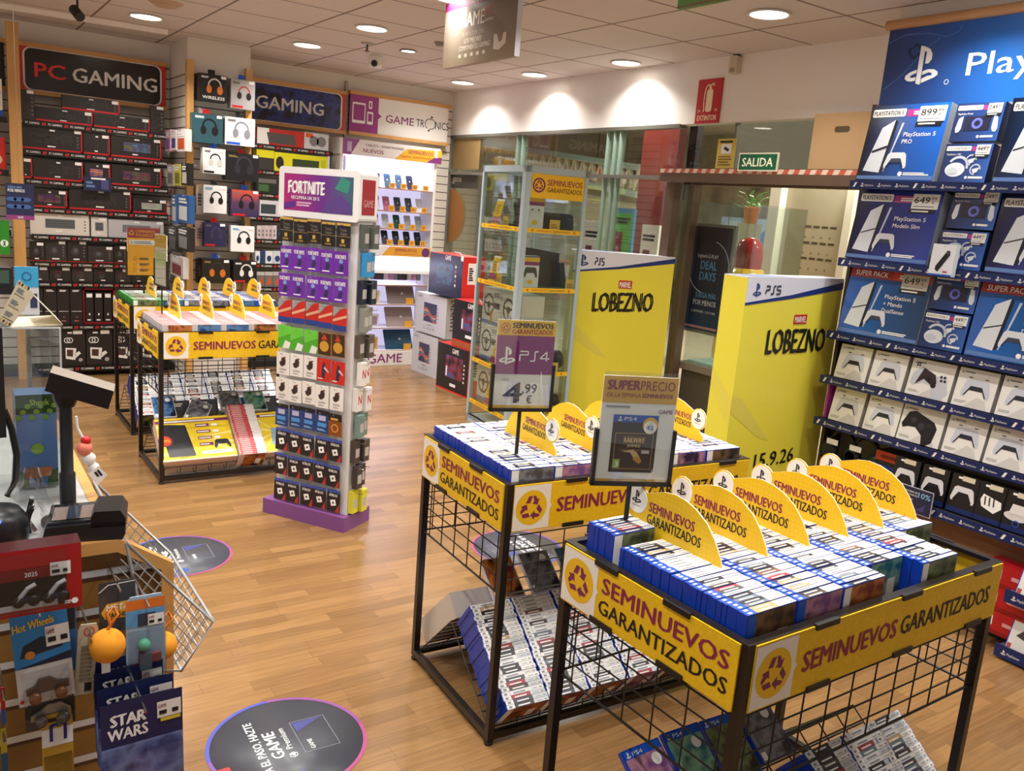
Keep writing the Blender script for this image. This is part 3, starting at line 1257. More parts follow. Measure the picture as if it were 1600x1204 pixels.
PS_V = variants(CASEBLUE, BANDBLUE, 16)
PS_D = [m.data('game_case') for m in PS_V]
PW_V = variants(CASEBLUE, STICK, 16)
PW_D = [m.data('game_case') for m in PW_V]
XB = mk('#1f8a2d', .3)
XB_V = variants(XB, mk('#3da048', .4), 6)
SWRED = mk('#c31f26', .35)
PINK = mk('#dc8f90', .5)
SW_V = [case_mesh(mk('#c9c2c2', .3), None, STICK, ARTS[i], PINK) for i in range(3)]
SW_RED = case_mesh(mk('#d8c4c4', .3), None, STICK, ARTS[2], SWRED)


def put_case(data, M, label, group, name='game_case'):
    o = bpy.data.objects.new(name, data)
    S.collection.objects.link(o)
    o.matrix_world = M
    return tag(o, label, 'game case', group)


pile = MB()


def pile_case(mb, M):
    b = len(pile.v)
    pile.v.extend(M @ v for v in mb.v)
    sl = [pile.slot(x) for x in mb.mats]
    for f, i in zip(mb.f, mb.mi):
        pile.f.append(tuple(b + q for q in f))
        pile.mi.append(sl[i])


RP = .1725
ORD = ['first', 'second', 'third', 'fourth', 'fifth', 'sixth']


def row_M(k, r, v, dz=0.0):
    return BM[k] @ Matrix.Translation((.026 + RP * r + random.uniform(-.0015, .0015), v, (.858 if k == 'N' else .848) + dz + random.uniform(-.0015, .0015))) @ Matrix.Rotation(random.uniform(-.012, .012), 4, 'Z') @ Matrix.Rotation(random.uniform(-.03, .0), 4, 'X')


# nearest bin: every case of its six rows
rows_near = {0: [(.030, .455, 0), (.475, .59, .022)], 1: [(.030, .60, 0)], 2: [(.030, .60, 0)], 3: [(.03, .04, 0), (.085, .60, 0)], 4: [(.030, .60, 0)], 5: [(.03, .04, 0), (.20, .60, 0)]}
seen = 0
for r, parts in rows_near.items():
    for v0, v1, dz in parts:
        v = v0
        while v + CT <= v1 + .001:
            put_case(random.choice(PS_D), row_M('N', r, v, dz), 'spine up game case in the %s row of the nearest bin, from its short board' % ORD[r], 'games in the %s row of the nearest bin' % ORD[r])
            seen += 1
            v += CT + .0004
for r in range(2):
    v = .028
    while v + CT < .612:
        put_case(random.choice(PW_D), row_M('M', r, v), 'spine up game case in the %s row of the bin under the price sign' % ORD[r], 'games in the %s row under the price sign' % ORD[r])
        seen += 1
        v += CT + .0004
for r in range(2, 6):
    v = .028
    while v + CT < .612:
        pile_case(random.choice(PW_V), row_M('M', r, v))
        v += CT + .0004
for r in range(6):
    v = .028
    while v + CT < .612:
        pile_case(random.choice(SW_V), row_M('P', r, v))
        pile_case(XB_V[random.randrange(6)] if r < 2 else random.choice(PS_V), row_M('Q', r, v))
        v += CT + .0004


def slope_M(k, u, s, lift=0.0):
    """on the front slope of a bin: s metres up the slope from its lower end; spine outwards"""
    a = math.atan2(.25, .32)
    d = Vector((0, cos(a), sin(a)))
    n = Vector((0, -sin(a), cos(a)))
    p = Vector((u, .035, .049)) + d * s + n * (.004 + lift)
    return BM[k] @ Matrix(((1, 0, 0, p.x), (0, d.y, n.y, p.y), (0, d.z, n.z, p.z), (0, 0, 0, 1)))


def slope_stack(k, us, n=26, vs=PW_V):
    for u in us:
        for i in range(n):
            pile_case(random.choice(vs), slope_M(k, u + random.uniform(-.0035, .0035), i * (CT + .0005), random.uniform(0, .003)))


slope_stack('M', [.035 + .176 * k for k in range(6)])
slope_stack('N', [.60 + .155 * 0, .60 + .1735 * 1, .60 + .1735 * 2 - .045], 22)
slope_stack('Q', [.035 + .176 * k for k in range(6)])
slope_stack('P', [.86], 24)
tag(pile.build('game_cases'), 'remaining game cases packed in the bins and on their sloping lower racks', 'game cases', kind='stuff')

# red cases stacked on the slope of the bin behind the card tower
rd = SW_RED.data('red_game_case')
for i in range(27):
    o = bpy.data.objects.new('red_game_case', rd)
    S.collection.objects.link(o)
    o.matrix_world = slope_M('P', .475 + random.uniform(-.003, .003), i * (CT + .0005), .002)
    tag(o, 'red spined game case in the stack beside the yellow console box', 'red game case', 'red cases stacked on the lower rack')


def cover_case(M, art, band, label, title=None, tcol=None):
    m = MB()
    m.box((0, 0, 0), (.135, .0145, CW), CASEBLUE if band else mk('#d8dadd', .4))
    f = m.front(.0005)
    f.rect(.004, .004, .127, .163 if not band else .142, art, 1)
    if band:
        f.rect(.004, .146, .127, .022, BANDBLUE, 1)
        f.psl(.010, .149, .015, STICK, 2)
        f.text('PS4', .032, .151, .011, STICK, .035, .0, 2)
    f.rect(.007, .008, .018, .022, STICK, 2)
    f.disc(.10, .125 if band else .14, .016, STICK, l=2)
    if title:
        f.text(title, .02, .06, .02, tcol or STICK, .095, .02, 2)
    o = m.build('displayed_game_case')
    o.matrix_world = M
    return tag(o, label, 'displayed game')


def slope_face(k, u, s, lift=.0, tw=0.0):
    """cover outwards on the front slope"""
    a = math.atan2(.25, .32)
    d = Vector((0, cos(a), sin(a)))
    n = Vector((0, -sin(a), cos(a)))
    p = Vector((u, .035, .049)) + d * s + n * (.021 + lift)
    B = BM[k] @ Matrix(((1, 0, 0, p.x), (0, -n.y, d.y, p.y), (0, -n.z, d.z, p.z), (0, 0, 0, 1)))
    return B @ Matrix.Rotation(tw, 4, 'Y')


lowcov = [(0, .03, .34, .095, 5, 'purple'), (1, .17, .345, .10, 6, 'teal and blue'), (2, .315, .34, .095, 3, 'olive'), (3, .46, .345, .10, 4, 'grey'), (4, .03, .15, .04, 2, 'rusty red'),
          (5, .17, .15, .045, 1, 'deep blue'), (6, .31, .15, .04, 0, 'brown'), (7, .45, .15, .045, 2, 'red and orange')]
for i, u, s, l, a_, cn in lowcov:
    cover_case(slope_face('N', u, s, l, random.uniform(-.05, .05)), ARTS[a_], True, 'game case with a %s cover, %s of the nearest bin\'s rack' % (cn, 'upper line' if i < 4 else 'lower line'))
for i in range(3):
    u = .16 + .17 * i
    cover_case(slope_face('M', u, .405, .09), (ARTS[2], ARTS[4], ARTS[1])[i], False, 'game case with a %s cover on the rack ridge below the price sign bin' % ('red', 'grey', 'dark blue')[i])
# back slope carton of the price sign bin
a_ = math.atan2(.25, .25)
m = MB()
m.box((0, 0, 0), (.30, .33, .10), mk('#cfc6ba', .5))
f = m.fr((0, 0, .1), (1, 0, 0), (0, 1, 0))
f.rect(.01, .01, .28, .31, mk('#b9bcc6', .5), 1)
o = m.build('console_carton')
o.matrix_world = BM['M'] @ Matrix.Translation((.05, .375, .292)) @ Matrix.Rotation(-.76, 4, 'X')
tag(o, 'pale flat carton leaning on the back slope under the price sign bin', 'carton')

# used console boxes on the rack of the bin behind the card tower
def console_box(M, wd, label, full=True):
    t = thing('console_box', label, 'console box', group=None)
    t.matrix_world = M
    m = MB()
    H = .33
    m.box((0, 0, 0), (wd, .085, H), mk('#d9b9a8', .5))
    f = m.front()
    f.rect(0, .012, wd, H - .012, mk('#f0cf2a', .45), 1)
    for k in range(7):
        f.poly([(wd * .5, H * .5), (wd * (.0 if k < 4 else 1), H * (.1 + .23 * (k % 4))), (wd * (.0 if k < 4 else 1), H * (.16 + .23 * (k % 4)))], mk('#f8e88a', .45), 2)
    f.rect(0, H - .04, wd, .022, WINE2, 3)
    f.bars(.02, H - .034, wd * .8, .010, STICK, 1, l=4)
    if full:
        f.poly([(.04, .03), (.20, .03), (.175, .27), (.02, .285)], mk('#26262a', .4), 3)
        f.poly([(.055, .02), (.20, .03), (.12, .02)], mk('#18181b', .4), 3)
        f.disc(.035, .155, .042, WINE, l=4)
        f.disc(.035, .155, .037, mk('#d9492a', .4), l=5)
        f.text('100%', .006, .145, .022, mk('#f5c83a', .5), .058, .02, 6)
        for k in range(4):
            f.rect(.235, .25 - .05 * k, .085, .022, WINE2, 3)
            f.bars(.24, .256 - .05 * k, .075, .008, STICK, 1, l=4)
            f.rect(.335, .25 - .05 * k, .035, .018, STICK, 3)
        f.pad(.375, .11, .105, mk('#2a2d30', .4), None, 3)
        f.rrect(.24, .035, .19, .024, .01, STICK, 3)
        f.bars(.265, .041, .15, .012, GREYTXT, 2, l=4)
    else:
        f.poly([(.05, .06), (.19, .08), (.18, .18), (.07, .20)], mk('#8fb0c6', .4), 3)
        f.ring(.16, .25, .03, .038, WINE2, 0, 200, 3)
    m.build('carton', t)
    return t


console_box(slope_face('P', .02, .02, .085), .45, 'yellow second hand console box showing a slim black console and controller')
console_box(slope_face('P', .66, .02, .085), .2, 'yellow console box partly hidden behind the gift card tower', False)
for i, (u, c, lb) in enumerate(((.12, '#1d1c20', 'black accessory box on the ridge above the red cases rack, first'), (.30, '#26262c', 'dark accessory box with pale lettering on the same ridge, second'), (.52, '#2f6fb8', 'bright blue accessory box on the ridge above the red cases'), (.70, '#232228', 'black accessory box on the ridge nearest the gift card tower'))):
    m = MB()
    m.box((0, 0, 0), (.15, .06, .10), mk(c, .4))
    f = m.front()
    f.bars(.02, .06, .09, .022, STICK, 2)
    o = m.build('accessory_box')
    o.matrix_world = BM['P'] @ Matrix.Translation((u, .36, .335)) @ Matrix.Rotation(-.5, 4, 'X')
    tag(o, lb, 'accessory box')
for i, (u, s, a_, tw, cn) in enumerate(((.03, .375, 1, 0, 'blue silhouette'), (.20, .365, 4, .5, 'grey comic style'), (.45, .40, 4, .05, 'pale grey'), (.62, .385, 6, 0, 'teal'))):
    cover_case(slope_face('P', u, s, .07, tw), ARTS[a_], False, 'game case with a %s cover above the yellow console box' % cn)

# ------------------------------------------------------------------ yellow dividers
def divider(flip):
    t = thing('bin_divider', 'yellow divider', 'divider')
    prof = [(.235, -.05), (.235, .032), (.25, .07), (.275, .108), (.305, .140), (.345, .163), (.385, .175), (.425, .178), (.46, .172), (.495, .160), (.522, .150)]
    c, r = (.556, .122), .043
    for k in range(9):
        a = R(115 - k * 24)
        prof.append((c[0] + r * cos(a), c[1] + r * sin(a)))
    prof += [(.592, .06), (.600, -.05)]
    if flip:
        prof = [(.716 - p, q) for p, q in prof]
        c = (.716 - c[0], c[1])
    m = MB()
    # seen from -x: right is -y
    m.prism((-.002, 0, 0), (0, -1, 0), (0, 0, 1), [(-p, q) for p, q in prof], .004, YEL, side=CREAM)
    f = m.fr((-.002, 0, 0), (0, -1, 0), (0, 0, 1))
    if flip:
        f.text('SEMINUEVOS', -.335, .108, .024, WINE, .135, .04, 1)
        f.text('GARANTIZADOS', -.352, .078, .024, INK, .155, .03, 1)
    else:
        f.text('SEMINUEVOS', -.508, .104, .028, WINE, .165, .04, 1)
        f.text('GARANTIZADOS', -.512, .070, .028, INK, .195, .03, 1)
    m.build('panel', t)
    m = MB()
    m.prism((-.004, -0, 0), (0, -1, 0), (0, 0, 1), [(-c[0] + .038 * cos(R(12 * k)), c[1] + .038 * sin(R(12 * k))) for k in range(30)], .002, PAPER)
    f = m.fr((-.004, 0, 0), (0, -1, 0), (0, 0, 1))
    f.psl(-c[0] - .019, c[1] - .010, .036, INK, 1)
    f.text('PlayStation', -c[0] - .016, c[1] - .019, .005, INK, .032, .0, 1)
    m.build('badge', t)
    return t


d0, d1 = divider(False), divider(True)
place = [('N', d0, [.174 + .1722 * k for k in range(6)], 'nearest bin'), ('M', d1, [.262 + .172 * k for k in range(5)], 'price sign bin'), ('P', d0, [.18 + .2 * k for k in range(5)], 'pink cases bin'), ('Q', d1, [.20 + .19 * k for k in range(5)], 'farthest bin')]
used = set()
for k, src, us, nm in place:
    for i, u in enumerate(us):
        o = src if src not in used else copy_tree(src)
        used.add(src)
        o.matrix_world = BM[k] @ Matrix.Translation((u, -.002, BH + .002))
        o['label'] = 'yellow arched divider, %s from the short board end of the %s' % (ORD[i], nm)
        o['group'] = 'dividers in the ' + nm


# ------------------------------------------------------------------ sign holders standing in the bins
def sign_holder(pole_xy, pole_z, u, v_bot, wd, ht, rz, label, draw, lean=0.0):
    """pole foot at pole_xy; lower edge of the sheet at photo height v_bot above the foot"""
    t = thing('sign_holder', label, 'sign', (pole_xy[0], pole_xy[1], pole_z), rz)
    zb = v_bot - pole_z
    m = MB()
    m.box((-.006, -.003, 0), (.006, .003, zb), BLACK)
    m.build('pole', t)
    m = MB()
    m.box((-wd / 2 - .010, -.012, zb), (wd / 2 + .010, .006, zb + .012), BLACK)
    for x in (-wd / 2 - .010, wd / 2):
        m.box((x, -.012, zb), (x + .010, .006, zb + ht * .52), BLACK)
    m.build('frame', t)
    m = MB()
    m.box((-wd / 2, -.006, zb + .010), (wd / 2, -.002, zb + ht), PAPER)
    f = m.fr((-wd / 2, -.006, zb + .010), (1, 0, 0), (0, 0, 1))
    draw(f, wd, ht - .010)
    m.build('sheet', t)
    m = MB()
    m.box((-wd / 2, -.0105, zb + .012), (wd / 2, -.009, zb + ht + .012), ACRYL)
    m.build('cover', t)
    return t


def draw_price(f, w_, h):
    f.rect(0, h - .052, w_, .052, YEL2, 1)
    f.disc(.028, h - .027, .017, mk('#b3332a', .5), l=2)
    f.disc(.028, h - .027, .0145, YEL2, l=3)
    f.recycle(.028, h - .027, .011, mk('#b3332a', .5), 4)
    f.text('SEMINUEVOS', .052, h - .026, .019, INK, w_ - .06, .06, 2)
    f.text('GARANTIZADOS', .052, h - .046, .016, mk('#b3332a', .5), w_ - .062, .05, 2)
    f.rect(0, h - .185, w_, .133, PURPLE, 1)
    f.psl(.012, h - .148, .058, STICK, 2)
    P = STICK
    x0, y0, s = .085, h - .138, .026
    for pl in ([(0, 0), (0, .8), (1.05, .8), (1.05, 1.25), (0, 1.25)], [(1.35, 0), (1.95, 0), (1.95, 1.25), (2.4, 1.25)], [(3.5, .0), (3.5, 1.25), (2.65, .35), (3.9, .35)]):
        f.line([(x0 + a * s * 1.05, y0 + b * s) for a, b in pl], .0045, P, 2)
    f.text('DESDE', .022, h - .207, .008, GREYTXT, .03, .01, 2)
    f.text('4', .038, .022, .072, mk('#3a3338', .5), .062, .06, 2)
    f.text(',99', .103, .055, .034, mk('#3a3338', .5), .052, .02, 2)
    f.text('€', .120, .020, .027, mk('#3a3338', .5), .020, .02, 2)
    f.rect(0, 0, w_, .012, YEL2, 1)


def draw_super(f, w_, h):
    GOLD = mk('#d9a83c', .5)
    f.rect(0, h - .072, w_, .072, GOLD, 1)
    f.text('SUPER', .012, h - .036, .026, WINE, .088, .07, 2)
    f.text('PRECIO', .102, h - .036, .026, WINE, .095, -.005, 2)
    f.text('DE LA SEMANA', .012, h - .056, .0115, WINE, .092, .0, 2)
    f.text('SEMINUEVOS', .108, h - .056, .0115, WINE, .085, .05, 2)
    f.text('GAME', .158, h - .098, .0115, PURPLE, .040, .01, 2)
    f.bars(.012, h - .084, .07, .004, GREYTXT, 1)
    x, y, W2, H2 = .036, .028, .125, .158
    f.rect(x, y, W2, H2, mk('#2a1b17', .4), 1)
    f.rect(x, y + H2 - .020, W2, .020, BANDBLUE, 2)
    f.psl(x + .012, y + H2 - .017, .013, STICK, 3)
    f.text('PS4', x + .030, y + H2 - .015, .010, STICK, .034, 0, 3)
    f.disc(x + W2 - .022, y + H2 - .026, .021, YEL2, l=4)
    f.disc(x + W2 - .022, y + H2 - .032, .018, STICK, l=5)
    f.text('42', x + W2 - .033, y + H2 - .038, .012, BANDBLUE, .02, .0, 6)
    f.rect(x + .008, y + .006, W2 - .016, H2 - .052, mk('#3a2620', .4), 2)
    C = mk('#b58a54', .5)
    f.line([(x + .010, y + .010), (x + W2 - .010, y + .010), (x + W2 - .010, y + H2 - .050), (x + .010, y + H2 - .050), (x + .010, y + .010)], .002, C, 3)
    f.rect(x + .032, y + H2 - .078, .062, .020, mk('#7a4f2a', .5), 3)
    f.text('RAILWAY', x + .035, y + H2 - .075, .014, mk('#e8cf9a', .5), .056, .02, 4)
    f.text('EMPIRE', x + .045, y + H2 - .088, .008, mk('#e8cf9a', .5), .036, .02, 4)
    f.text('COMPLETE COLLECTION', x + .024, y + H2 - .098, .005, C, .078, .0, 4)
    f.poly([(x + .03, y + .058), (x + .055, y + .055), (x + .075, y + .030), (x + .088, y + .034), (x + .074, y + .056), (x + .062, y + .064)], mk('#d9b684', .5), 3)
    f.poly([(x + .062, y + .038), (x + .082, y + .024), (x + .090, y + .032), (x + .076, y + .045)], mk('#c98a34', .5), 4)
    f.bars(x + .086, y + .054, .03, .008, STICK, 2, l=4)
    f.rect(x + .010, y + .012, .018, .024, mk('#a8c86a', .5), 4)
    f.text('3', x + .015, y + .016, .014, STICK, .009, .02, 5)
    f.rect(0, 0, w_, .009, GOLD, 1)


def draw_buy(f, w_, h):
    f.rect(0, h - .075, w_, .075, mk('#a32838', .5), 1)
    f.recycle(.03, h - .04, .02, YEL2, 2)
    f.text('COMPRAMOS', .06, h - .036, .020, YEL2, .135, .02, 2)
    f.text('TUS JUEGOS', .06, h - .064, .020, YEL2, .125, .02, 2)
    f.rect(0, 0, w_, h - .075, mk('#e8a818', .5), 1)
    f.rect(.015, h - .125, w_ - .03, .035, PAPER, 2)
    f.text('3', .022, h - .120, .024, INK, .014, .02, 3)
    f.bars(.045, h - .118, .14, .020, GREYTXT, 2, l=3)
    for k in range(3):
        f.ring(.055, .125 - .042 * k, .010, .013, mk('#8a5a18', .5), l=3, k=12)
        f.bars(.085, .115 - .042 * k, .075, .016, mk('#6a4210', .5), 2, l=3)


p = at(975, 835, z=.97)
q = at(986, 757, y=p.y)
sign_holder((p.x, p.y), .965, 0, q.z, .205, .30, -.42, 'A4 sign SUPERPRECIO with a brown game cover standing in the nearest bin', draw_super)
p = at(806, 715, z=.97)
q = at(809, 642, y=p.y)
sign_holder((p.x, p.y), .965, 0, q.z, .205, .315, -.30, 'purple and yellow sign reading 4,99 on a pole above the middle bin', draw_price)
p = at(225, 461, z=.97)
q = at(224, 432, y=p.y)
sign_holder((p.x, p.y), .965, 0, q.z, .235, .36, .1, 'yellow COMPRAMOS TUS JUEGOS sign on a pole in the farthest bin', draw_buy)
p = at(253, 493, z=.97)
q = at(256, 448, y=p.y)
sign_holder((p.x, p.y), .965, 0, q.z, .215, .33, -1.45, 'pale sign on a pole turned edge on above the pink topped cases', lambda f, w_, h: (f.rect(0, 0, w_, h, mk('#d9d2bd', .5), 1), f.rect(0, h - .08, w_, .08, mk('#d8a93a', .5), 2), f.rect(.02, h * .4, w_ - .04, h * .25, mk('#b9c98a', .5), 2)))
# ------------------------------------------------------------------ keyboard wall
YF = 8.585          # front edge of the wall shelves
STRIPB = mk('#17120f', .4)
TAGW = mk('#e8e4de', .5)
REDS = mk('#d3252b', .45)


def shelf_strip(name, label, x0, x1, z, brand, group, yf=YF, depth=.29):
    t = thing(name, label, 'shelf', (x0, yf, z), group=group)
    m = MB()
    m.box((0, 0, -.03), (x1 - x0, depth, -.022), mk('#3a322c', .4, .3))
    m.build('board', t)
    m = MB()
    m.box((0, -.004, -.045), (x1 - x0, 0, .005), STRIPB)
    f = m.fr((0, -.004, -.045), (1, 0, 0), (0, 0, 1))
    x = .02
    i = 0
    while x < x1 - x0 - .1:
        f.text(brand, x, .016, .019, TAGW, .105, .02, 1)
        for k in (0, 1):
            f.poly([(x + .122 + k * .016, .012), (x + .132 + k * .016, .012), (x + .140 + k * .016, .036), (x + .130 + k * .016, .036)], REDS, 1)
        x += .172
    m.build('price_strip', t)
    return t


def sign_panel(name, label, x0, x1, z0, z1, y, draw, rails=True, rail_end=None):
    t = thing(name, label, 'sign', (x0, y, z0))
    W_, H_ = x1 - x0, z1 - z0
    m = MB()
    m.box((0, 0, 0), (W_, .03, H_), BLACK)
    draw(m.front(.001), W_, H_)
    m.build('sign_board', t)
    for zz in (-.035, H_):
        m = MB()
        m.box((-.01, -.03, zz), (W_ + .01, .04, zz + .035), PINEX)
        m.build('rail', t)
    return t


PANELBLK = mk('#241a19', .22)


def draw_pc(f, W_, H_):
    f.rect(0, 0, W_, H_, mk('#d0301f', .35), 1)
    f.rrect(.035, -.0, W_ - .07, H_, .06, TAGW, 2)
    f.rrect(.05, .008, W_ - .10, H_ - .016, .055, PANELBLK, 3)
    f.text('PC', .125, H_ * .33, .125, mk('#ea3323', .4), .235, .03, 4)
    f.text('GAMING', .42, H_ * .33, .125, PAPER, .70, .03, 4)


def draw_g(f, W_, H_):
    f.rect(0, 0, W_, H_, mk('#c62a1c', .35), 1)
    f.rrect(-.2, .0, W_ + .165, H_, .05, TAGW, 2)
    f.rrect(-.2, .008, W_ + .15, H_ - .016, .045, blotch_mat('neon_crowd', '#0e0d16', '#2a3a8a', '#191526', 6, .25), 3)
    f.text('GAMING', .20, H_ * .34, .125, mk('#d6d2d0', .4), .70, .03, 4)


def draw_gt(f, W_, H_):
    f.rect(0, 0, W_, H_, mk('#efebe7', .4), 1)
    f.rect(0, 0, .33, H_, mk('#9a2f86', .4), 2)
    f.poly([(.33, H_ * .42), (.37, H_ * .5), (.33, H_ * .58)], mk('#9a2f86', .4), 2)
    for x, y, a, b in ((.03, .09, .15, .21), (.20, .09, .07, .13), (.215, .25, .04, .08)):
        f.rrect(x, y, a, b, .012, STICK, 3)
        f.rect(x + .012, y + .03 if a > .05 else y + .015, a - .024, b - .05 if a > .05 else b - .03, mk('#9a2f86', .4), 4)
    f.text('GAME', .42, H_ * .36, .085, PURPLE, .34, .01, 2)
    f.text('TR', .79, H_ * .36, .085, INK, .10, -.005, 2)
    f.text('NICS', 1.03, H_ * .36, .085, INK, .17, -.005, 2)
    f.ring(.955, H_ * .48, .050, .058, INK, 60, 250, 2)
    f.ring(.975, H_ * .48, .050, .058, INK, -110, 80, 2)
    f.poly([(.93, H_ * .29), (.965, H_ * .33), (.955, H_ * .25)], INK, 3)
    f.poly([(1.0, H_ * .67), (.965, H_ * .63), (.975, H_ * .72)], INK, 3)


sign_panel('wall_sign', 'black PC GAMING wall sign with red ends and pine rails', .70, 1.90, 2.50, 2.855, 8.82, draw_pc)
sign_panel('wall_sign', 'black GAMING sign with blue neon crowd picture beside the column', 2.55, 3.69, 2.485, 2.85, 8.82, draw_g)
sign_panel('wall_sign', 'white wall sign with a purple tablet symbol in the back corner', 3.74, 4.93, 2.495, 2.87, 8.82, draw_gt)
t = sign_panel('wall_sign', 'end of a black sign with one white letter G, cut off by the frame', -.6, .60, 2.50, 2.855, 8.82, lambda f, W_, H_: (f.rect(0, 0, W_, H_, PANELBLK, 1), f.text('GAMING', .42, H_ * .33, .125, PAPER, .70, .03, 4)))

ordn = ['top', 'second', 'third', 'fourth', 'fifth', 'sixth', 'seventh', 'eighth', 'lowest']
SZ = [2.235, 1.995, 1.747, 1.508, 1.275, 1.040, .862, .475, .090]
for i, z in enumerate(SZ):
    shelf_strip('wall_shelf', '%s black shelf with PC GAMING price strip on the keyboard wall' % ordn[i], .70 if i < 4 else .74, 1.87, z, 'PC GAMING', 'keyboard wall shelves')
BOXK = mk('#2a2422', .4)
BOXK2 = mk('#352e2b', .4)
BOXW = mk('#d9d2c8', .45)
REDL = mk('#c81f25', .4)
DIM = mk('#6f6a68', .5)
RGBS = [blotch_mat('key_glow_%d' % i, a, b, c, 16, .4) for i, (a, b, c) in enumerate((('#3a2a5a', '#7a3a4a', '#2f7a4a'), ('#7a7a2a', '#4a4a7a', '#5a8aa0'), ('#26221f', '#3a3432', '#1c1917'), ('#d98a5a', '#8a5a8a', '#4a4a8a'), ('#c9b0c0', '#b8c9a8', '#d8cfc8')))]


def carton(x, z, wd, h, d, body, label, cat, draw, group=None, y=YF + .012, name='product_box', rz=0.0, rx=0.0, edge=None, **fm):
    m = MB()
    m.box((0, 0, 0), (wd, d, h), body, **fm)
    f = m.front(.0008)
    draw(f, wd, h)
    o = m.build(name)
    o.location = (x, y, z)
    o.rotation_euler = (rx, 0, rz)
    return tag(o, label, cat, group)


def kb_art(glow, red=True, w0=.3, w1=.8):
    def d(f, wd, h):
        if red:
            f.rect(0, 0, wd, .014, REDL, 1)
            f.rect(wd - .010, 0, .010, h, REDL, 1)
        f.rect(wd * w0, h * .30, wd * (w1 - w0), h * .42, glow, 1)
        for k in range(3):
            f.line([(wd * w0, h * (.41 + .11 * k)), (wd * w1, h * (.41 + .11 * k))], .003, BOXK, 2)
        f.bars(wd * .46, h * .84, wd * .1, h * .07, STICK, 1)
        f.bars(wd * .42, h * .14, wd * .14, h * .06, STICK, 1)
        for k in range(4):
            f.rect(wd * .91, h * (.2 + .14 * k), wd * .025, h * .07, DIM, 1)
        f.rect(wd - .062, h - .030, .052, .026, STICK, 3)
    return d


def px_row(v, z, y=YF + .012):
    pass


def X(u, v, y=YF):
    return at(u, v, y=y).x


K = 'keyboard box'


def kb(u0, u1, v, z, h, glow, label, red=True, body=None, d=.05, w0=.3, w1=.8, cat=K):
    x0, x1 = X(u0, v), X(u1, v)
    return carton(x0, z + .006, x1 - x0 - .004, h, d, body or BOXK, label, cat, kb_art(glow, red, w0, w1), 'boxes on the keyboard wall')


kb(56, 146, 190, SZ[0], .115, RGBS[2], 'flat keyboard box lying under another one on the top shelf, column end farther', True, w0=.35, w1=.7)
kb(147, 235, 200, SZ[0], .115, RGBS[2], 'flat keyboard box on the top shelf next to the upright box by the column')
kb(98, 188, 188, SZ[0] + .122, .115, RGBS[2], 'flat keyboard box lying on top of two others under the PC GAMING sign')
for u0, u1, v, nm in ((34, 55, 187, 'beside the pine post'), (236, 257, 203, 'at the column end')):
    x0 = X(u0, v)
    carton(x0, SZ[0] + .006, X(u1, v) - x0, .24, .06, BOXK2, 'upright black keypad box on the top shelf %s' % nm, K, lambda f, wd, h: (f.rect(.02, h * .2, wd * .5, h * .55, RGBS[2], 1), [f.rect(wd * .75, h * (.15 + .14 * k), wd * .15, h * .05, DIM, 1) for k in range(5)], f.rect(wd * .45, h - .03, wd * .5, .026, STICK, 2)), 'boxes on the keyboard wall')
kb(34, 130, 235, SZ[1], .19, RGBS[2], 'wide keyboard box with grey keyboard picture on the second shelf', w0=.15, w1=.85)
kb(131, 173, 243, SZ[1], .175, RGBS[2], 'small black box between two keyboard boxes on the second shelf', w0=.42, w1=.58)
kb(174, 253, 249, SZ[1], .185, RGBS[1], 'keyboard box with yellow and blue glowing keys on the second shelf', w0=.25, w1=.78)
kb(31, 52, 280, SZ[2], .165, RGBS[2], 'short dark box next to the pine post on the third shelf', w0=.4, w1=.5)
kb(53, 131, 283, SZ[2], .17, RGBS[2], 'dark keyboard box with no glow in the middle of the third shelf')
kb(133, 174, 290, SZ[2], .17, RGBS[3], 'box with two orange lit speakers on the third shelf', w0=.2, w1=.7, cat='speaker box')
kb(175, 253, 294, SZ[2], .175, RGBS[0], 'keyboard box with red and green glowing keys on the third shelf', w0=.22, w1=.78)
kb(52, 106, 326, SZ[3], .15, RGBS[0], 'keyboard box with purple and green keys on the fourth shelf beside the hanging notice', w0=.15, w1=.8)
kb(109, 206, 330, SZ[3], .185, RGBS[2], 'large black keyboard box with two orange marks on the fourth shelf', w0=.25, w1=.75)
kb(208, 262, 335, SZ[3], .13, RGBS[4], 'small keyboard box with pale pastel keys on the fourth shelf', w0=.25, w1=.85)
kb(48, 141, 367, SZ[4], .19, mk('#5f6468', .4), 'white keyboard box on the fifth shelf with a grey keyboard picture', False, BOXW, w0=.25, w1=.75)
kb(143, 169, 368, SZ[4], .175, mk('#5f6468', .4), 'white box showing a grey mouse on the fifth shelf', False, BOXW, w0=.25, w1=.75, cat='mouse box')
kb(170, 257, 372, SZ[4], .165, mk('#7f8488', .4), 'silver grey keyboard box behind the yellow buying sign', False, mk('#bdbcbe', .45), w0=.25, w1=.75)


def mouse_art(f, wd, h):
    f.disc(wd * .4, h * .5, wd * .22, mk('#3d3a3c', .3), h * .2, 1, 16)
    f.disc(wd * .42, h * .53, wd * .10, mk('#5d5a60', .3), h * .12, 2, 12)
    for k in range(4):
        f.rect(wd * .8, h * (.25 + .14 * k), wd * .08, h * .06, DIM, 1)
    f.bars(wd * .3, h * .1, wd * .35, h * .06, STICK, 1)
    f.rect(0, 0, wd, .006, REDL, 1)


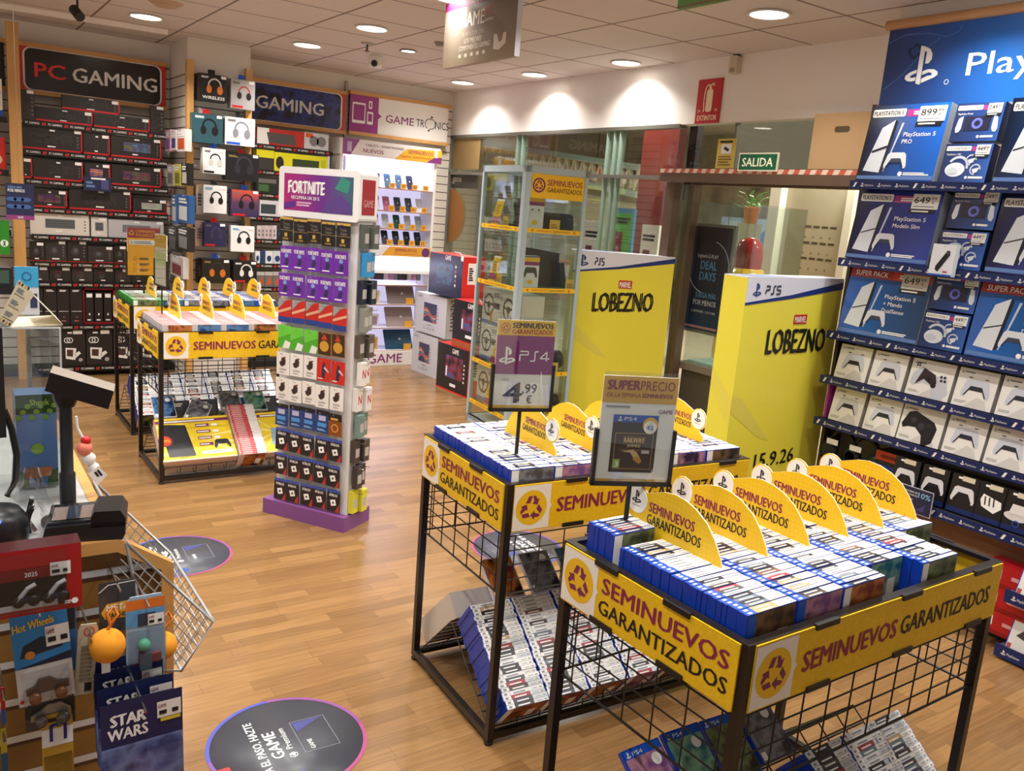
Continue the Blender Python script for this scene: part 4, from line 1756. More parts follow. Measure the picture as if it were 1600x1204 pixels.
bx = [48, 72, 106, 138, 179, 200, 222, 243, 260]
hs = [.165, .185, .19, .15, .16, .17, .16, .17]
for i in range(8):
    x0, x1 = X(bx[i], 411), X(bx[i + 1], 412)
    carton(x0, SZ[5] + .006, x1 - x0 - .006, hs[i], .07, (BOXK, BOXK2)[i % 2], 'black gaming mouse box, %s from the pine post on the sixth shelf' % (ORD + ['seventh', 'eighth'])[i], 'mouse box', lambda f, wd, h: (mouse_art(f, wd, h), f.rect(wd - .06, h - .03, .05, .025, STICK, 2)), 'mouse boxes on the sixth shelf')
bx = [50, 78, 113, 147, 180, 206, 232, 258]
for i in range(7):
    x0, x1 = X(bx[i], 441), X(bx[i + 1], 442)
    carton(x0, SZ[6] + .006, x1 - x0 - .006, .135, .09, (BOXK2, BOXK)[i % 2], 'low black accessory box, %s from the pine post on the seventh shelf' % (ORD + ['seventh'])[i], 'accessory box', lambda f, wd, h: (f.ring(wd * .38, h * .45, wd * .16, wd * .2, mk('#6a2a30', .4), 20, 160, 1, 12), f.disc(wd * .38, h * .38, wd * .15, mk('#453e40', .4), h * .15, 1, 12), f.rect(wd - .07, h - .035, .058, .028, STICK, 2), f.bars(wd * .35, h * .1, wd * .25, h * .07, STICK, 1)), 'accessory boxes on the seventh shelf')
bx = [48, 70, 91, 111, 131]
for i in range(4):
    x0, x1 = X(bx[i], 508), X(bx[i + 1], 508)
    carton(x0, SZ[7] + .006, x1 - x0 - .006, .33, .16, BOXK, 'tall black headset box on the eighth shelf, %s from the pine post' % ORD[i], 'headset box', lambda f, wd, h: (f.bars(wd * .2, h * .9, wd * .6, h * .05, STICK, 2), f.line([(wd * .1, h * .36), (wd * .9, h * .36)], .004, TAGW, 1), f.disc(wd * .5, h * .2, wd * .1, mk('#6f4a40', .4), l=1, k=10), f.bars(wd * .3, h * .08, wd * .4, h * .03, mk('#b0665a', .5), 1)), 'tall headset boxes')
x0, x1 = X(134, 508), X(177, 508)
m = MB()
RT = mk('#7a1420', .4)
m.box((-.01, -.02, 0), (x1 - x0 + .01, .17, .02), RT)
m.box((-.012, .16, 0), (x1 - x0 + .012, .18, .335), RT)
m.box((-.016, -.02, .315), (x1 - x0 + .016, .18, .335), RT)
for x in (-.016, x1 - x0 + .004):
    m.box((x, -.02, 0), (x + .012, .18, .335), RT)
o = m.build('display_tray')
o.location = (x0, YF + .03, SZ[7] + .006)
tag(o, 'dark red tray holding three slim black boxes', 'tray')
for i in range(3):
    wd = (x1 - x0) / 3
    carton(x0 + wd * i + .004, SZ[7] + .027, wd - .010, .275, .15, BOXK, 'slim black box in the dark red tray, %s of three' % ORD[i], 'accessory box', lambda f, w_, h: (f.rect(w_ * .15, h - .05, w_ * .7, .035, STICK, 2), f.rect(w_ * .4, h * .22, w_ * .18, .02, TAGW, 1), f.bars(w_ * .2, .012, w_ * .55, .012, TAGW, 1)), 'boxes in the red tray', y=YF + .02)


def chair_art(f, wd, h):
    for k in (0, 1):
        f.ring(wd * (.22 + .12 * k), h * .70, wd * .10, wd * .135, TAGW, 0, 360, 1, 16)
    f.poly([(wd * .15, h * .2), (wd * .55, h * .16), (wd * .6, h * .48), (wd * .14, h * .5)], TAGW, 1)
    f.poly([(wd * .2, h * .27), (wd * .45, h * .25), (wd * .47, h * .44), (wd * .2, h * .45)], mk('#4a3028', .5), 2)
    f.poly([(wd * .55, h * .2), (wd * .8, h * .34), (wd * .72, h * .4), (wd * .55, h * .34)], TAGW, 1)
    f.disc(wd * .78, h * .16, wd * .09, mk('#a9a49e', .4), l=2, k=14)
    f.rect(wd - .10, h - .045, .075, .035, STICK, 2)
    f.bars(wd * .25, h * .88, wd * .25, h * .045, STICK, 1)


bx = [98, 136, 178, 218, 258]
for i in range(4):
    x0, x1 = X(bx[i], 571), X(bx[i + 1], 571)
    carton(x0, SZ[8] + .006, x1 - x0 - .008, .34, .2, BOXK, 'black box with white headset and speaker pictures on the lowest shelf, %s in line' % ORD[i], 'headset box', chair_art, 'large boxes on the lowest shelf')

# notice flag on the third shelf and hanging notice
a = at(130, 275, y=YF - .03)
m = MB()
m.box((0, 0, 0), (.225, .003, .125), mk('#26284a', .25))
f = m.front()
f.bars(.06, .10, .12, .014, STICK, 1)
f.bars(.02, .03, .07, .05, mk('#5d7fae', .4), 2)
f.rect(.14, .02, .06, .08, mk('#4a4a78', .4), 1)
o = m.build('shelf_notice')
o.location = (a.x, YF - .05, 1.685)
tag(o, 'small dark blue notice clipped to the third keyboard shelf', 'notice')
a, b = at(8, 285, y=6.5), at(54, 344, y=6.5)
t = thing('hanging_notice', 'dark blue notice POR MENOS with pink lower edge in front of the keyboard wall', 'notice', (a.x, 6.5, b.z))
m = MB()
W_, H_ = b.x - a.x, a.z - b.z
m.box((0, 0, 0), (W_, .004, H_), mk('#2a2d4c', .25))
f = m.front()
f.text('JUEGA MAS', W_ * .08, H_ * .86, .016, mk('#7fa9d8', .5), W_ * .5, 0, 1)
f.text('POR MENOS', W_ * .08, H_ * .76, .020, STICK, W_ * .6, .01, 1)
for i in range(3):
    for j in range(2):
        f.disc(W_ * (.2 + .26 * i), H_ * (.36 + .2 * j), .03, mk('#3f5f9a', .4), .014, 1, 14)
f.rect(0, 0, W_, H_ * .12, mk('#8a3a78', .4), 1)
f.text('GAME', W_ * .4, H_ * .03, .015, STICK, W_ * .2, .01, 2)
m.build('notice_sheet', t)
m = MB()
m.tube([(W_ / 2, .002, H_), (W_ / 2, .002, CEIL - b.z)], .0015, STEEL, 4)
m.build('hanging_wire', t)

# the bay beyond the pine post at the frame edge
for z, nm in ((2.235, 'upper'), (1.80, 'middle'), (1.30, 'lower')):
    shelf_strip('wall_shelf', '%s shelf of the bay cut off by the photo edge beyond the pine post' % nm, -.5, .585, z, 'PC GAMING', None)
carton(.33, 2.24, .23, .30, .08, PAPER, 'white and blue box beyond the pine post under the G sign', 'game box', lambda f, wd, h: (f.rect(0, 0, wd, .05, BANDBLUE, 1), f.disc(wd * .7, h * .5, .03, GREYTXT, l=1)))
carton(.40, 1.81, .17, .26, .06, mk('#c8281f', .4), 'orange red box beyond the pine post above the green box', 'game box', lambda f, wd, h: f.disc(wd * .6, h * .3, .04, mk('#e8c090', .5), l=1))
p, q = at(0, 345, y=8.5), at(20, 398, y=8.5)
carton(p.x - .15, q.z, q.x - p.x + .13, p.z - q.z, .05, mk('#2f8f2a', .4), 'green game console box at the photo edge beside the pine post', 'console box', lambda f, wd, h: (f.disc(wd * .82, h * .34, .03, STICK, l=1), f.line([(wd * .78, h * .26), (wd * .86, h * .42)], .008, mk('#2f8f2a', .4), 2), f.line([(wd * .86, h * .26), (wd * .78, h * .42)], .008, mk('#2f8f2a', .4), 2)), y=8.5)

# ------------------------------------------------------------------ column headsets
def hs_art(bg, band, cup, bar=None, word=None, wcol=None):
    def d(f, wd, h):
        if bg:
            f.rect(.004, .004, wd - .008, h - .008, bg, 1)
        f.headset(wd * .55, h * .52, wd * .62, band, cup, 2)
        f.bars(wd * .08, h * .84, wd * .3, h * .07, wcol or DIM, 2)
        if bar:
            f.rect(wd * .05, h * .03, wd * .45, h * .08, bar, 2)
        if word:
            f.text(word, wd * .12, h * .07, h * .12, wcol or STICK, wd * .78, .02, 3)
        f.rect(wd - .055, h - .03, .045, .024, STICK, 4)
    return d


KB_, OR_, GR_ = mk('#18161a', .35), mk('#d9772a', .4), mk('#8a8d92', .35)
ORANGEFADE = fade_mat('orange_to_violet', [(0, '#2a2a52'), (.5, '#5a3a5a'), (1, '#e0541e')], 'Z', 0, .26)
HB = [
    (311, 113, 355, 161, '#1d1b1c', hs_art(None, mk('#d8d8da', .3), OR_, None, 'WIRELESS', STICK), 'black WIRELESS headset box with an orange cupped headset, top of the column', .16),
    (361, 122, 398, 173, '#a9a5a4', hs_art(None, mk('#b8342e', .4), KB_, REDL), 'grey box with red and black headset at the top of the column beside WIRELESS', .10),
    (301, 175, 348, 226, '#2d545e', hs_art(None, KB_, KB_, None, None, STICK), 'teal box with dark headset, second row on the column', .16),
    (352, 181, 398, 230, '#dfe0e2', hs_art(None, GR_, GR_, BANDBLUE), 'white box with silver headset and blue corner, second row on the column', .10),
    (317, 230, 352, 273, '#e4e4e4', hs_art(None, KB_, mk('#cfcac2', .4), KB_), 'white box with black and cream headset, third row on the column', .10),
    (353, 237, 404, 285, '#1b1a1e', hs_art(None, mk('#3a3a40', .3), mk('#2c2c32', .3), None, None, mk('#8a7a3a', .5)), 'black box with faint dark headset, third row on the column', .12),
    (318, 288, 354, 334, '#eae8e6', hs_art(None, KB_, KB_, None, None, mk('#6fb0d8', .5)), 'white box with black headphones and pale blue lettering, fourth row on the column', .12),
    (362, 295, 404, 340, '#4a3a5a', hs_art(ORANGEFADE, KB_, KB_, REDL), 'orange to violet box with black headphones, fourth row on the column', .10),
    (319, 347, 353, 386, '#2c2850', hs_art(None, mk('#4a4664', .35), mk('#3a3654', .35), REDL), 'dark violet headset box with red label, fifth row on the column', .12),
    (361, 352, 397, 394, '#eceae8', hs_art(None, KB_, KB_, None, None, mk('#6fb0d8', .5)), 'white box with black headphones hanging askew, fifth row on the column', .10),
    (316, 404, 359, 443, '#26221f', hs_art(None, mk('#3a3430', .4), OR_, None, None, mk('#b98a5a', .5)), 'dark box with brown top band and orange cupped headset, lowest row on the column', .14),
    (365, 407, 401, 442, '#1b1a1c', hs_art(None, TAGW, TAGW, REDL, None, STICK), 'black box with white headphones and red lower edge, lowest row on the column', .14),
]
for i, (u0, v0, u1, v1, c, art, lb, dp) in enumerate(HB):
    yy = 8.03
    a, b = at(u0, v0, y=yy), at(u1, v1, y=yy)
    t = thing('headset_box', lb, 'headset box', (a.x, yy, b.z), group='headset boxes hanging on the column')
    m = MB()
    wd, h = b.x - a.x, a.z - b.z
    m.box((0, 0, 0), (wd, dp, h), mk('#' + c.strip('#'), .35))
    art(m.front(.0008), wd, h)
    m.build('carton', t)
    m = MB()
    m.tube([(wd / 2, -.03, h + .035), (wd / 2, .165, h + .035)], .004, CHROME, 6)
    m.prism((wd / 2 - .03, dp * .4, h), (1, 0, 0), (0, 0, 1), [(0, 0), (.06, 0), (.06, .045), (0, .045)], .003, (BLACK, BANDBLUE, REDL)[i % 3])
    m.build('hook', t)
# boxes behind the front ones (same hook)
for u0, v0, u1, v1, c, lb in ((307, 288, 318, 335, '#e2d2bf', 'white box hanging behind the fourth row headphones on the column'), (305, 344, 319, 385, '#c9a9a0', 'pale pink clear pack at the side of the violet headset box'), (309, 404, 316, 442, '#1d1a18', 'narrow black pack beside the brown topped headset box')):
    a, b = at(u0, v0, y=8.10), at(u1, v1, y=8.10)
    carton(a.x, b.z, b.x - a.x, a.z - b.z, .08, mk(c, .4), lb, 'accessory box', lambda f, wd, h: f.bars(wd * .2, h * .3, wd * .6, h * .4, DIM, 4), y=8.10)
# items on the side of the column
def side_item(u0, v0, u1, v1, c, lb, art=None):
    xx = 1.85
    a, b = at(u0, v0, x=xx), at(u1, v1, x=xx)
    t = thing('accessory_pack', lb, 'accessory pack', (xx, a.y, b.z), -pi / 2, 'packs on the side of the column')
    m = MB()
    wd, h = a.y - b.y, a.z - b.z
    m.box((0, 0, 0), (wd, .05, h), mk(c, .4))
    f = m.front(.0008)
    f.rect(wd * .15, h * .1, wd * .7, h * .5, mk(art or '#555055', .4), 1)
    f.bars(wd * .15, h * .7, wd * .7, h * .18, STICK, 2)
    m.build('pack', t)
    m = MB()
    m.tube([(wd / 2, -.01, h - .01), (wd / 2, .098, h - .01)], .004, CHROME, 5)
    m.build('hook', t)


side_item(258, 203, 266, 236, '#d6a9b8', 'pink striped slim pack on the column side, nearest the keyboards', '#8a5aa0')
side_item(267, 204, 275, 234, '#e6e0da', 'white and violet slim pack on the column side', '#4a3a8a')
side_item(276, 203, 290, 236, '#e0d8d4', 'white pack with orange sunset picture on the column side', '#c9541e')
side_item(261, 257, 271, 290, '#b9b7b0', 'grey curved pack on the column side, second row', '#7a786f')
side_item(272, 256, 282, 290, '#c9c04a', 'yellow green camouflage pack on the column side', '#7a7a2a')
side_item(283, 255, 293, 290, '#211f1e', 'black pack with pale dots on the column side, second row', '#c9c4b0')
side_item(268, 304, 276, 350, '#3f6fa8', 'blue slim headphone pack on the column side', '#d0d4da')
side_item(277, 303, 295, 350, '#2d5f9c', 'blue box with white headphones on the column side', '#dfe3e8')
side_item(262, 352, 276, 394, '#2a2624', 'black pack of controllers on the column side, first', '#6a6a6a')
side_item(277, 352, 295, 394, '#252220', 'black pack of controllers on the column side, second', '#8a8a8a')
side_item(266, 396, 286, 436, '#cfc6c0', 'pale grey box standing low on the column side', '#8a4a4a')

# ------------------------------------------------------------------ gaming wall behind the card tower
GZ = [2.245, 2.0, 1.778, 1.554, 1.328, 1.085, .85]
for i, z in enumerate(GZ):
    shelf_strip('wall_shelf', '%s shelf under the neon GAMING sign' % ordn[i], 2.56, 3.46, z, 'PC GAMING', 'shelves under the GAMING sign', 8.56, .32)
GY = 8.565


def gb(u0, v0, u1, v1, k, c, lb, cat, art, d=.1):
    a, b = at(u0, v0, y=GY), at(u1, v1, y=GY)
    carton(a.x, GZ[k] + .006, b.x - a.x, max(.05, a.z - GZ[k] - .006), d, mk(c, .4), lb, cat, art, 'boxes under the GAMING sign', y=GY)


gb(402, 198, 474, 227, 0, '#b8281f', 'red and white keyboard box under the neon GAMING sign', K, lambda f, wd, h: (f.rect(0, 0, wd * .25, h, PAPER, 1), f.poly([(wd * .25, h * .1), (wd * .85, h * .1), (wd * .8, h * .75), (wd * .2, h * .75)], mk('#4f4a48', .4), 2)))
gb(476, 206, 513, 232, 0, '#c9c9cc', 'silver webcam box with two round lenses under the GAMING sign', 'camera box', lambda f, wd, h: (f.disc(wd * .4, h * .5, .05, mk('#7a7a7e', .3), l=1), f.disc(wd * .7, h * .5, .05, mk('#7a7a7e', .3), l=1), f.rect(.01, h * .7, .08, h * .25, mk('#d9541e', .4), 1)))
gb(401, 232, 428, 262, 1, '#ded81e', 'small yellow topped accessory box on the second shelf beside the column', 'accessory box', lambda f, wd, h: f.rect(0, 0, wd, h * .6, mk('#3a3436', .4), 1))
gb(429, 237, 512, 270, 1, '#ded81e', 'bright yellow keyboard box with window on the second shelf', K, lambda f, wd, h: (f.rect(wd * .33, .02, wd * .5, h * .62, mk('#3c4a2c', .25), 1), f.disc(wd * .1, h * .45, .04, mk('#222', .3) if False else BOXK, .06, 1), f.rect(wd * .86, .02, wd * .1, h * .7, mk('#b8c21e', .4), 1)))
gb(401, 274, 440, 300, 2, '#2a2a28', 'dark keyboard box with a green patch on the third shelf beside the column', K, lambda f, wd, h: (f.rect(.02, h * .1, wd * .4, h * .4, mk('#3f6a3a', .4), 1), f.rect(.02, h * .6, wd * .7, h * .25, DIM, 1)))
gb(406, 312, 444, 336, 3, '#d6d6da', 'white box with dark screen picture on the fourth shelf', 'accessory box', lambda f, wd, h: f.rect(wd * .05, h * .15, wd * .6, h * .6, mk('#3c444c', .35), 1))
for i in range(5):
    gb(402 + 6 * i, 352, 408 + 6 * i, 372, 4, ('#d8c9cc', '#cbb5ba')[i % 2], 'slim pale pink box on the fifth shelf, %s from the column' % ORD[i], 'accessory box', lambda f, wd, h: f.bars(wd * .3, h * .2, wd * .4, h * .5, DIM, 2))
gb(433, 356, 446, 374, 4, '#2a3350', 'small dark blue box on the fifth shelf by the tower', 'accessory box', lambda f, wd, h: f.bars(.02, h * .4, wd * .4, h * .2, DIM, 1))
for i, (u0, u1, c) in enumerate(((399, 406, '#e4e4e6'), (407, 414, '#26406a'), (415, 426, '#e2e2e6'), (427, 440, '#cfd3da'))):
    gb(u0, 392, u1, 412, 5, c, '%s box on the sixth shelf, %s from the column' % (('white', 'navy', 'white and black', 'grey and navy')[i], ORD[i]), 'accessory box', lambda f, wd, h: (f.disc(wd * .5, h * .4, wd * .3, mk('#24406a', .35), h * .25, 1, 12)))
for i in range(3):
    gb(401 + 13 * i, 424, 413 + 13 * i, 452, 6, '#6f6a66', 'grey and orange clear accessory bag on the seventh shelf, %s from the column' % ORD[i], 'accessory bag', lambda f, wd, h: (f.poly([(wd * .2, h * .1), (wd * .8, h * .2), (wd * .6, h * .7)], mk('#d9541e', .4), 1), f.rect(0, h * .75, wd, h * .25, mk('#b9b4ae', .4), 1)))
# ------------------------------------------------------------------ helpers on placed faces
def hit(u, v, M):
    """photo pixel on the local y=0 face of a placed thing -> local (x, z)"""
    inv = M.inverted()
    o = inv @ Vector((0, 0, EYE))
    d = (inv.to_3x3() @ (FWD + RGT * ((u - 800) / FOC) - UPV * ((v - 602) / FOC)))
    k = -o.y / d.y
    p = o + d * k
    return p.x, p.z


def TM(x, y, z, rz=0.0, rx=0.0):
    return Matrix.Translation((x, y, z)) @ Matrix.Rotation(rz, 4, 'Z') @ Matrix.Rotation(rx, 4, 'X')


# ------------------------------------------------------------------ lit phone display
GX0, GX1, GYF, GYB = 3.55, 4.685, 8.57, 8.88
t = thing('phone_display', 'white lit display unit of phones and laptops in the back corner', 'display unit', (0, 0, 0))
m = MB()
LITP = mk('#dcd8f6', .6, e=.55)
m.box((GX0, GYB - .02, .17), (GX1, GYB, 2.25), LITP)
m.build('lit_back', t)
for x in (GX0, GX1 - .03):
    m = MB()
    m.box((x, GYF, 0), (x + .03, GYB, 2.25), WHITE)
    m.build('side_panel', t)
m = MB()
m.box((GX0 - .02, GYF - .03, 2.24), (GX1 + .02, GYB, 2.40), WHITE)
f = m.fr((GX0 - .02, GYF - .03, 2.24), (1, 0, 0), (0, 0, 1), .001)
f.rect(0, 0, 1.17, .16, mk('#ddd5d3', .5), 1)
f.poly([(.03, 0), (.03, .16), (.22, .16), (.12, 0)], mk('#8a4a86', .5), 2)
f.rect(.08, .03, .05, .10, mk('#b3a0c2', .5), 3)
f.text('TABLETS - SMARTPHONES', .28, .10, .025, INK, .45, .01, 2)
f.text('NUEVOS', .26, .035, .042, WINE2, .23, .02, 2)
f.poly([(.62, 0), (.76, .12), (1.19, .14), (1.19, 0)], mk('#e6a92c', .5), 2)
f.text('SEMINUEVOS', .78, .075, .040, WINE, .30, .02, 3)
f.text('TABLETS - SMARTPHONES', .68, .03, .022, mk('#a8502c', .5), .38, .01, 3)
f.poly([(1.0, 0), (1.10, .06), (1.19, .07), (1.19, 0)], mk('#7a2f70', .5), 3)
f.rect(1.10, .06, .04, .09, mk('#c9c4c2', .5), 4)
m.build('header', t)
m = MB()
for z in (1.94, 1.70, 1.51, 1.335, .897, .683, .422, .165):
    m.box((GX0 + .03, GYF, z - .012), (GX1 - .03, GYB - .02, z), mk('#e6e4ee', .3), yn=mk('#a87a5c', .4))
m.build('shelves', t)
m = MB()
m.box((GX0 + .03, GYF - .01, 1.215), (GX1 - .03, GYF, 1.32), mk('#d6d2d0', .5))
f = m.fr((GX0 + .03, GYF - .01, 1.215), (1, 0, 0), (0, 0, 1), .001)
f.poly([(.48, 0), (.58, .105), (1.08, .105), (1.08, 0)], mk('#d99a2c', .5), 1)
f.text('SEMINUEVOS', .64, .05, .036, WINE, .27, .02, 2)
f.text('TABLETS - SMARTPHONES', .62, .02, .016, mk('#a8502c', .5), .30, .0, 2)
f.disc(1.02, .05, .05, mk('#6a2f6a', .5), l=3)
m.build('middle_banner', t)
m = MB()
m.box((GX0, GYF - .06, 1.03), (GX1, GYB - .02, 1.065), PAPER)
m.build('bench', t)
m = MB()
m.box((GX0, GYF - .02, 0), (GX1, GYB, .155), PAPER)
f = m.fr((GX0, GYF - .02, 0), (1, 0, 0), (0, 0, 1), .001)
f.text('GAME', .40, .03, .105, PURPLE, .42, .015, 1)
m.build('base', t)
for z in (2.18, 1.15, .95):
    lamp_light('display_strip', (GX0 + .55, GYF + .12, z), .9, 9, (.86, .84, 1), 160, parent=t, shape='RECTANGLE', sy=.04)
PH = ['#22384a', '#2c3f52', '#1d2030', '#b9bcc8', '#a85f7a', '#24303c', '#2a3440', '#c3c6cc', '#b4bcc4', '#14503f', '#aab0b8', '#9aa8b4', '#16222e', '#17202b', '#18222e', '#1b2a36']
PRC = mk('#e0a02e', .5)
for r, z in enumerate((1.94, 1.70, 1.51, 1.335)):
    for k in range(4):
        x = 4.10 + .135 * k
        m = MB()
        m.rbox((0, 0, 0), (.078, .008, .16), mk('#' + PH[r * 4 + k].strip('#'), .2), .012)
        m.front().disc(.04, .09, .006, PAPER, l=1)
        o = m.build('smartphone')
        o.location = (x, GYF + .06, z + .002)
        o.rotation_euler = (-.42, 0, 0)
        tag(o, 'smartphone leaning on the %s shelf of the lit display, %s from the information cards' % (ordn[r], ORD[k]), 'phone', 'phones in the lit display')
        m = MB()
        m.box((0, 0, 0), (.07, .003, .055), PRC)
        m.front().bars(.012, .012, .045, .028, mk('#a8702a', .5), 2)
        o = m.build('price_card')
        o.location = (x + .03, GYF + .012, z + .001)
        tag(o, 'small orange price card in front of the %s phone on the %s shelf' % (ORD[k], ordn[r]), 'price card', 'price cards of the phones')
    m = MB()
    m.box((0, 0, 0), (.11, .02, .15), mk('#c9c2cc', .4))
    f = m.front()
    f.rect(.0, .11, .11, .03, PURPLE, 1)
    f.rect(.03, .02, .05, .07, mk('#6a6470', .4), 1)
    o = m.build('information_card')
    o.location = (3.93, GYF + .05, z + .001)
    o.rotation_euler = (-.2, 0, 0)
    tag(o, 'pale pink information card left of the phones on the %s shelf' % ordn[r] if False else 'pale pink information card beside the phones on the %s shelf' % ordn[r], 'card')
m = MB()
for k in range(14):
    c = ('#3a2f40', '#d8d2da', '#c98ab4', '#8a8f9a', '#4a3f4c')[k % 5]
    m.box((.058 * k, 0, 0), (.058 * k + .05, .05, .10), mk(c, .4))
o = m.build('accessory_packs')
o.location = (3.80, GYF + .08, .945)
tag(o, 'jumble of small phone accessory packs under the white bench of the lit display', 'accessories', kind='stuff')
for r, (z, c, lb) in enumerate(((.683, '#7a6a66', 'grey brown closed laptop on the shelf below the accessory packs'), (.422, '#9a8684', 'rose grey closed laptop in the middle of the lower shelves'), (.165, '#1f4a66', 'dark teal closed laptop on the bottom shelf of the lit display'))):
    m = MB()
    m.rbox((0, 0, 0), (.34, .012, .235), mk(c, .3), .012)
    m.front().disc(.19, .12, .014, mk('#d8d0d0', .3), l=1)
    o = m.build('laptop')
    o.location = (4.20, GYF + .05, z + .002)
    o.rotation_euler = (-.45, 0, 0)
    tag(o, lb, 'laptop')
    m = MB()
    m.box((0, 0, 0), (.09, .003, .07), PRC)
    o = m.build('price_card')
    o.location = (4.40, GYF + .012, z + .001)
    tag(o, 'orange price card before the laptop, %s of the three laptop shelves' % ('top', 'middle', 'bottom')[r], 'price card', 'price cards of the laptops')
    m = MB()
    m.box((0, 0, 0), (.12, .05, .14), mk(('#d9cfae', '#c9c2c8', '#cfa86a')[r], .4))
    m.front().rect(.02, .02, .08, .1, mk(('#b9a97a', '#8a7a84', '#a8803f')[r], .4), 1)
    o = m.build('phone_box')
    o.location = (3.98, GYF + .06, z + .001)
    tag(o, '%s phone box on the %s laptop shelf' % (('pale gold', 'pale violet', 'tan')[r], ('top', 'middle', 'bottom')[r]), 'phone box')

# ------------------------------------------------------------------ monitor cartons
def monitor_box(name, rz, x, y, z, wd, h, d, body, top, art, lb):
    t = thing(name, lb, 'monitor box', (x, y, z), -pi / 2 + rz)
    m = MB()
    m.box((0, 0, 0), (wd, d, h), body, zp=top, xp=top)
    art(m.front(.001), wd, h)
    if top is not body:
        f = m.fr((wd, .03, 0), (0, 1, 0), (0, 0, 1), .001)
        f.rect(d * .12, h * .36, d * .4, h * .5, STICK, 1)
        f.bars(d * .17, h * .45, d * .2, h * .3, INK, 6)
    else:
        f = m.fr((wd, .02, 0), (0, 1, 0), (0, 0, 1), .001)
        f2 = m.fr((wd, .0, 0), (0, 0, -1), (0, 1, 0), .001)
        f2.text('L424HW1', -h * .95, d * .25, .07, INK, h * .75, .01, 1)
    m.build('carton', t)
    m = MB()
    m.tube([(wd * .38, d / 2, h - .004), (wd * .42, d / 2, h + .02), (wd * .58, d / 2, h + .02), (wd * .62, d / 2, h - .004)], .008, mk('#b8a8a8', .4), 6)
    m.build('handle', t)
    return t


WAVE1, WAVE2 = mk('#c9604f', .4), mk('#4f86a8', .4)


def white_art(f, wd, h):
    f.rect(wd * .28, h * .30, wd * .42, h * .48, mk('#2f3350', .3), 1)
    for k, c in enumerate((WAVE1, WAVE2, mk('#e0a48a', .4), WAVE1)):
        pts = []
        for i in range(9):
            q = i / 8
            pts.append((wd * (.29 + .40 * q), h * (.40 + .05 * k + .09 * sin(q * 5 + .3 * k))))
        f.line(pts, .018, c, 2)
    for k in range(5):
        f.rect(wd * .72, h * (.32 + .085 * k), .018, .018, GREYTXT, 1)
    f.poly([(wd * .36, h * .20), (wd * .50, h * .24), (wd * .64, h * .20), (wd * .5, h * .225)], INK, 2)
    f.text('L424', wd * .3, h * .10, .03, GREYTXT, wd * .35, .0, 1)
    f.text('GAME', wd * .06, h * .88, .03, GREYTXT, .09, .02, 1)


def red_art(f, wd, h):
    f.rect(0, 0, wd, h * .03, mk('#d62a28', .4), 1)
    f.rect(wd * .28, h * .30, wd * .55, h * .48, blotch_mat('city_dusk', '#3f5fa0', '#8a2f3a', '#1d2238', 9, .3), 1)
    f.text('GAME', wd * .48, h * .84, .05, STICK, .12, .03, 2)
    for k in range(5):
        f.rect(wd * .86, h * (.28 + .09 * k), .02, .02, STICK, 1)
    f.rect(wd * .3, h * .32, .025, .10, STICK, 2)
    f.bars(wd * .45, h * .12, wd * .25, .03, STICK, 1)


def top_art(f, wd, h):
    f.rect(wd * .22, h * .28, wd * .50, h * .5, blotch_mat('blue_figures', '#20304f', '#4a6a8a', '#141a2e', 10, .3), 1)
    f.text('GAME', wd * .48, h * .87, .05, STICK, .11, .03, 2)
    for k in range(5):
        f.disc(wd * .80, h * (.3 + .11 * k), .016, (STICK, mk('#b86a9a', .4))[k % 2], l=1, k=12)
    f.rect(wd * .93, h * .9, .05, .05, STICK, 1)


WB = mk('#cfcfd6', .4)
KBX = mk('#201d22', .35)
REDT = mk('#d62a28', .4)
monitor_box('monitor_box', .03, 4.358, 8.29, 0, .532, .43, .2, WB, WB, white_art, 'white monitor box standing on the floor, bottom of the white pair')
monitor_box('monitor_box', .03, 4.35, 8.245, .452, .64, .42, .2, WB, WB, white_art, 'white monitor box lying on another white box')
monitor_box('monitor_box', .02, 4.21, 7.45, 0, .586, .46, .2, KBX, REDT, red_art, 'black monitor box with red top standing on the floor against the glass cabinet')
monitor_box('monitor_box', .02, 4.24, 7.24, .52, .54, .40, .2, KBX, REDT, red_art, 'black monitor box with red top, upper of the pair next to the cabinet')
monitor_box('monitor_box', .02, 4.33, 7.95, .90, .66, .42, .26, mk('#1d2140', .3), REDT, top_art, 'large dark blue monitor box with red end on top of the whole stack')
m = MB()
m.box((4.24, 6.70, .465), (4.44, 7.24, .518), mk('#a8562f', .6))
tag(m.build('flat_carton'), 'flat brown carton between the two black monitor boxes', 'carton')

# ------------------------------------------------------------------ gift card tower
TX, TY, TRZ = 1.589, 4.592, -1.012
t = thing('card_tower', 'white gift card tower with a violet header on a purple plinth', 'card stand', (TX, TY, 0), TRZ)
m = MB()
m.box((-.055, -.05, 0), (.505, .20, .085), mk('#7c4a86', .45))
m.build('plinth', t)
m = MB()
m.box((0, 0, .085), (.487, .125, 1.70), mk('#dfdedd', .4))
m.build('body', t)
m = MB()
m.rbox((-.012, -.025, 1.685), (.500, .145, 1.945), mk('#ecebea', .35), .02)
f = m.fr((-.012, -.025, 1.685), (1, 0, 0), (0, 0, 1), .001)
f.rect(.035, .035, .44, .19, fade_mat('header_print', [(0, '#b3246f'), (.55, '#6a2a8a'), (1, '#2f6a6a')], 'X', 0, .5), 1)
f.text('FORTNITE', .065, .125, .068, STICK, .23, .06, 2)
f.text('RECUPERA UN 20 %', .085, .095, .018, STICK, .18, .015, 2)
f.bars(.12, .060, .11, .022, mk('#d9a8c9', .5), 2)
f.poly([(.04, .04), (.11, .055), (.11, .085), (.04, .07)], mk('#5a2a8a', .4), 2)
f.poly([(.27, .035), (.33, .10), (.40, .13), (.46, .09), (.475, .035)], mk('#5a3f86', .4), 2)
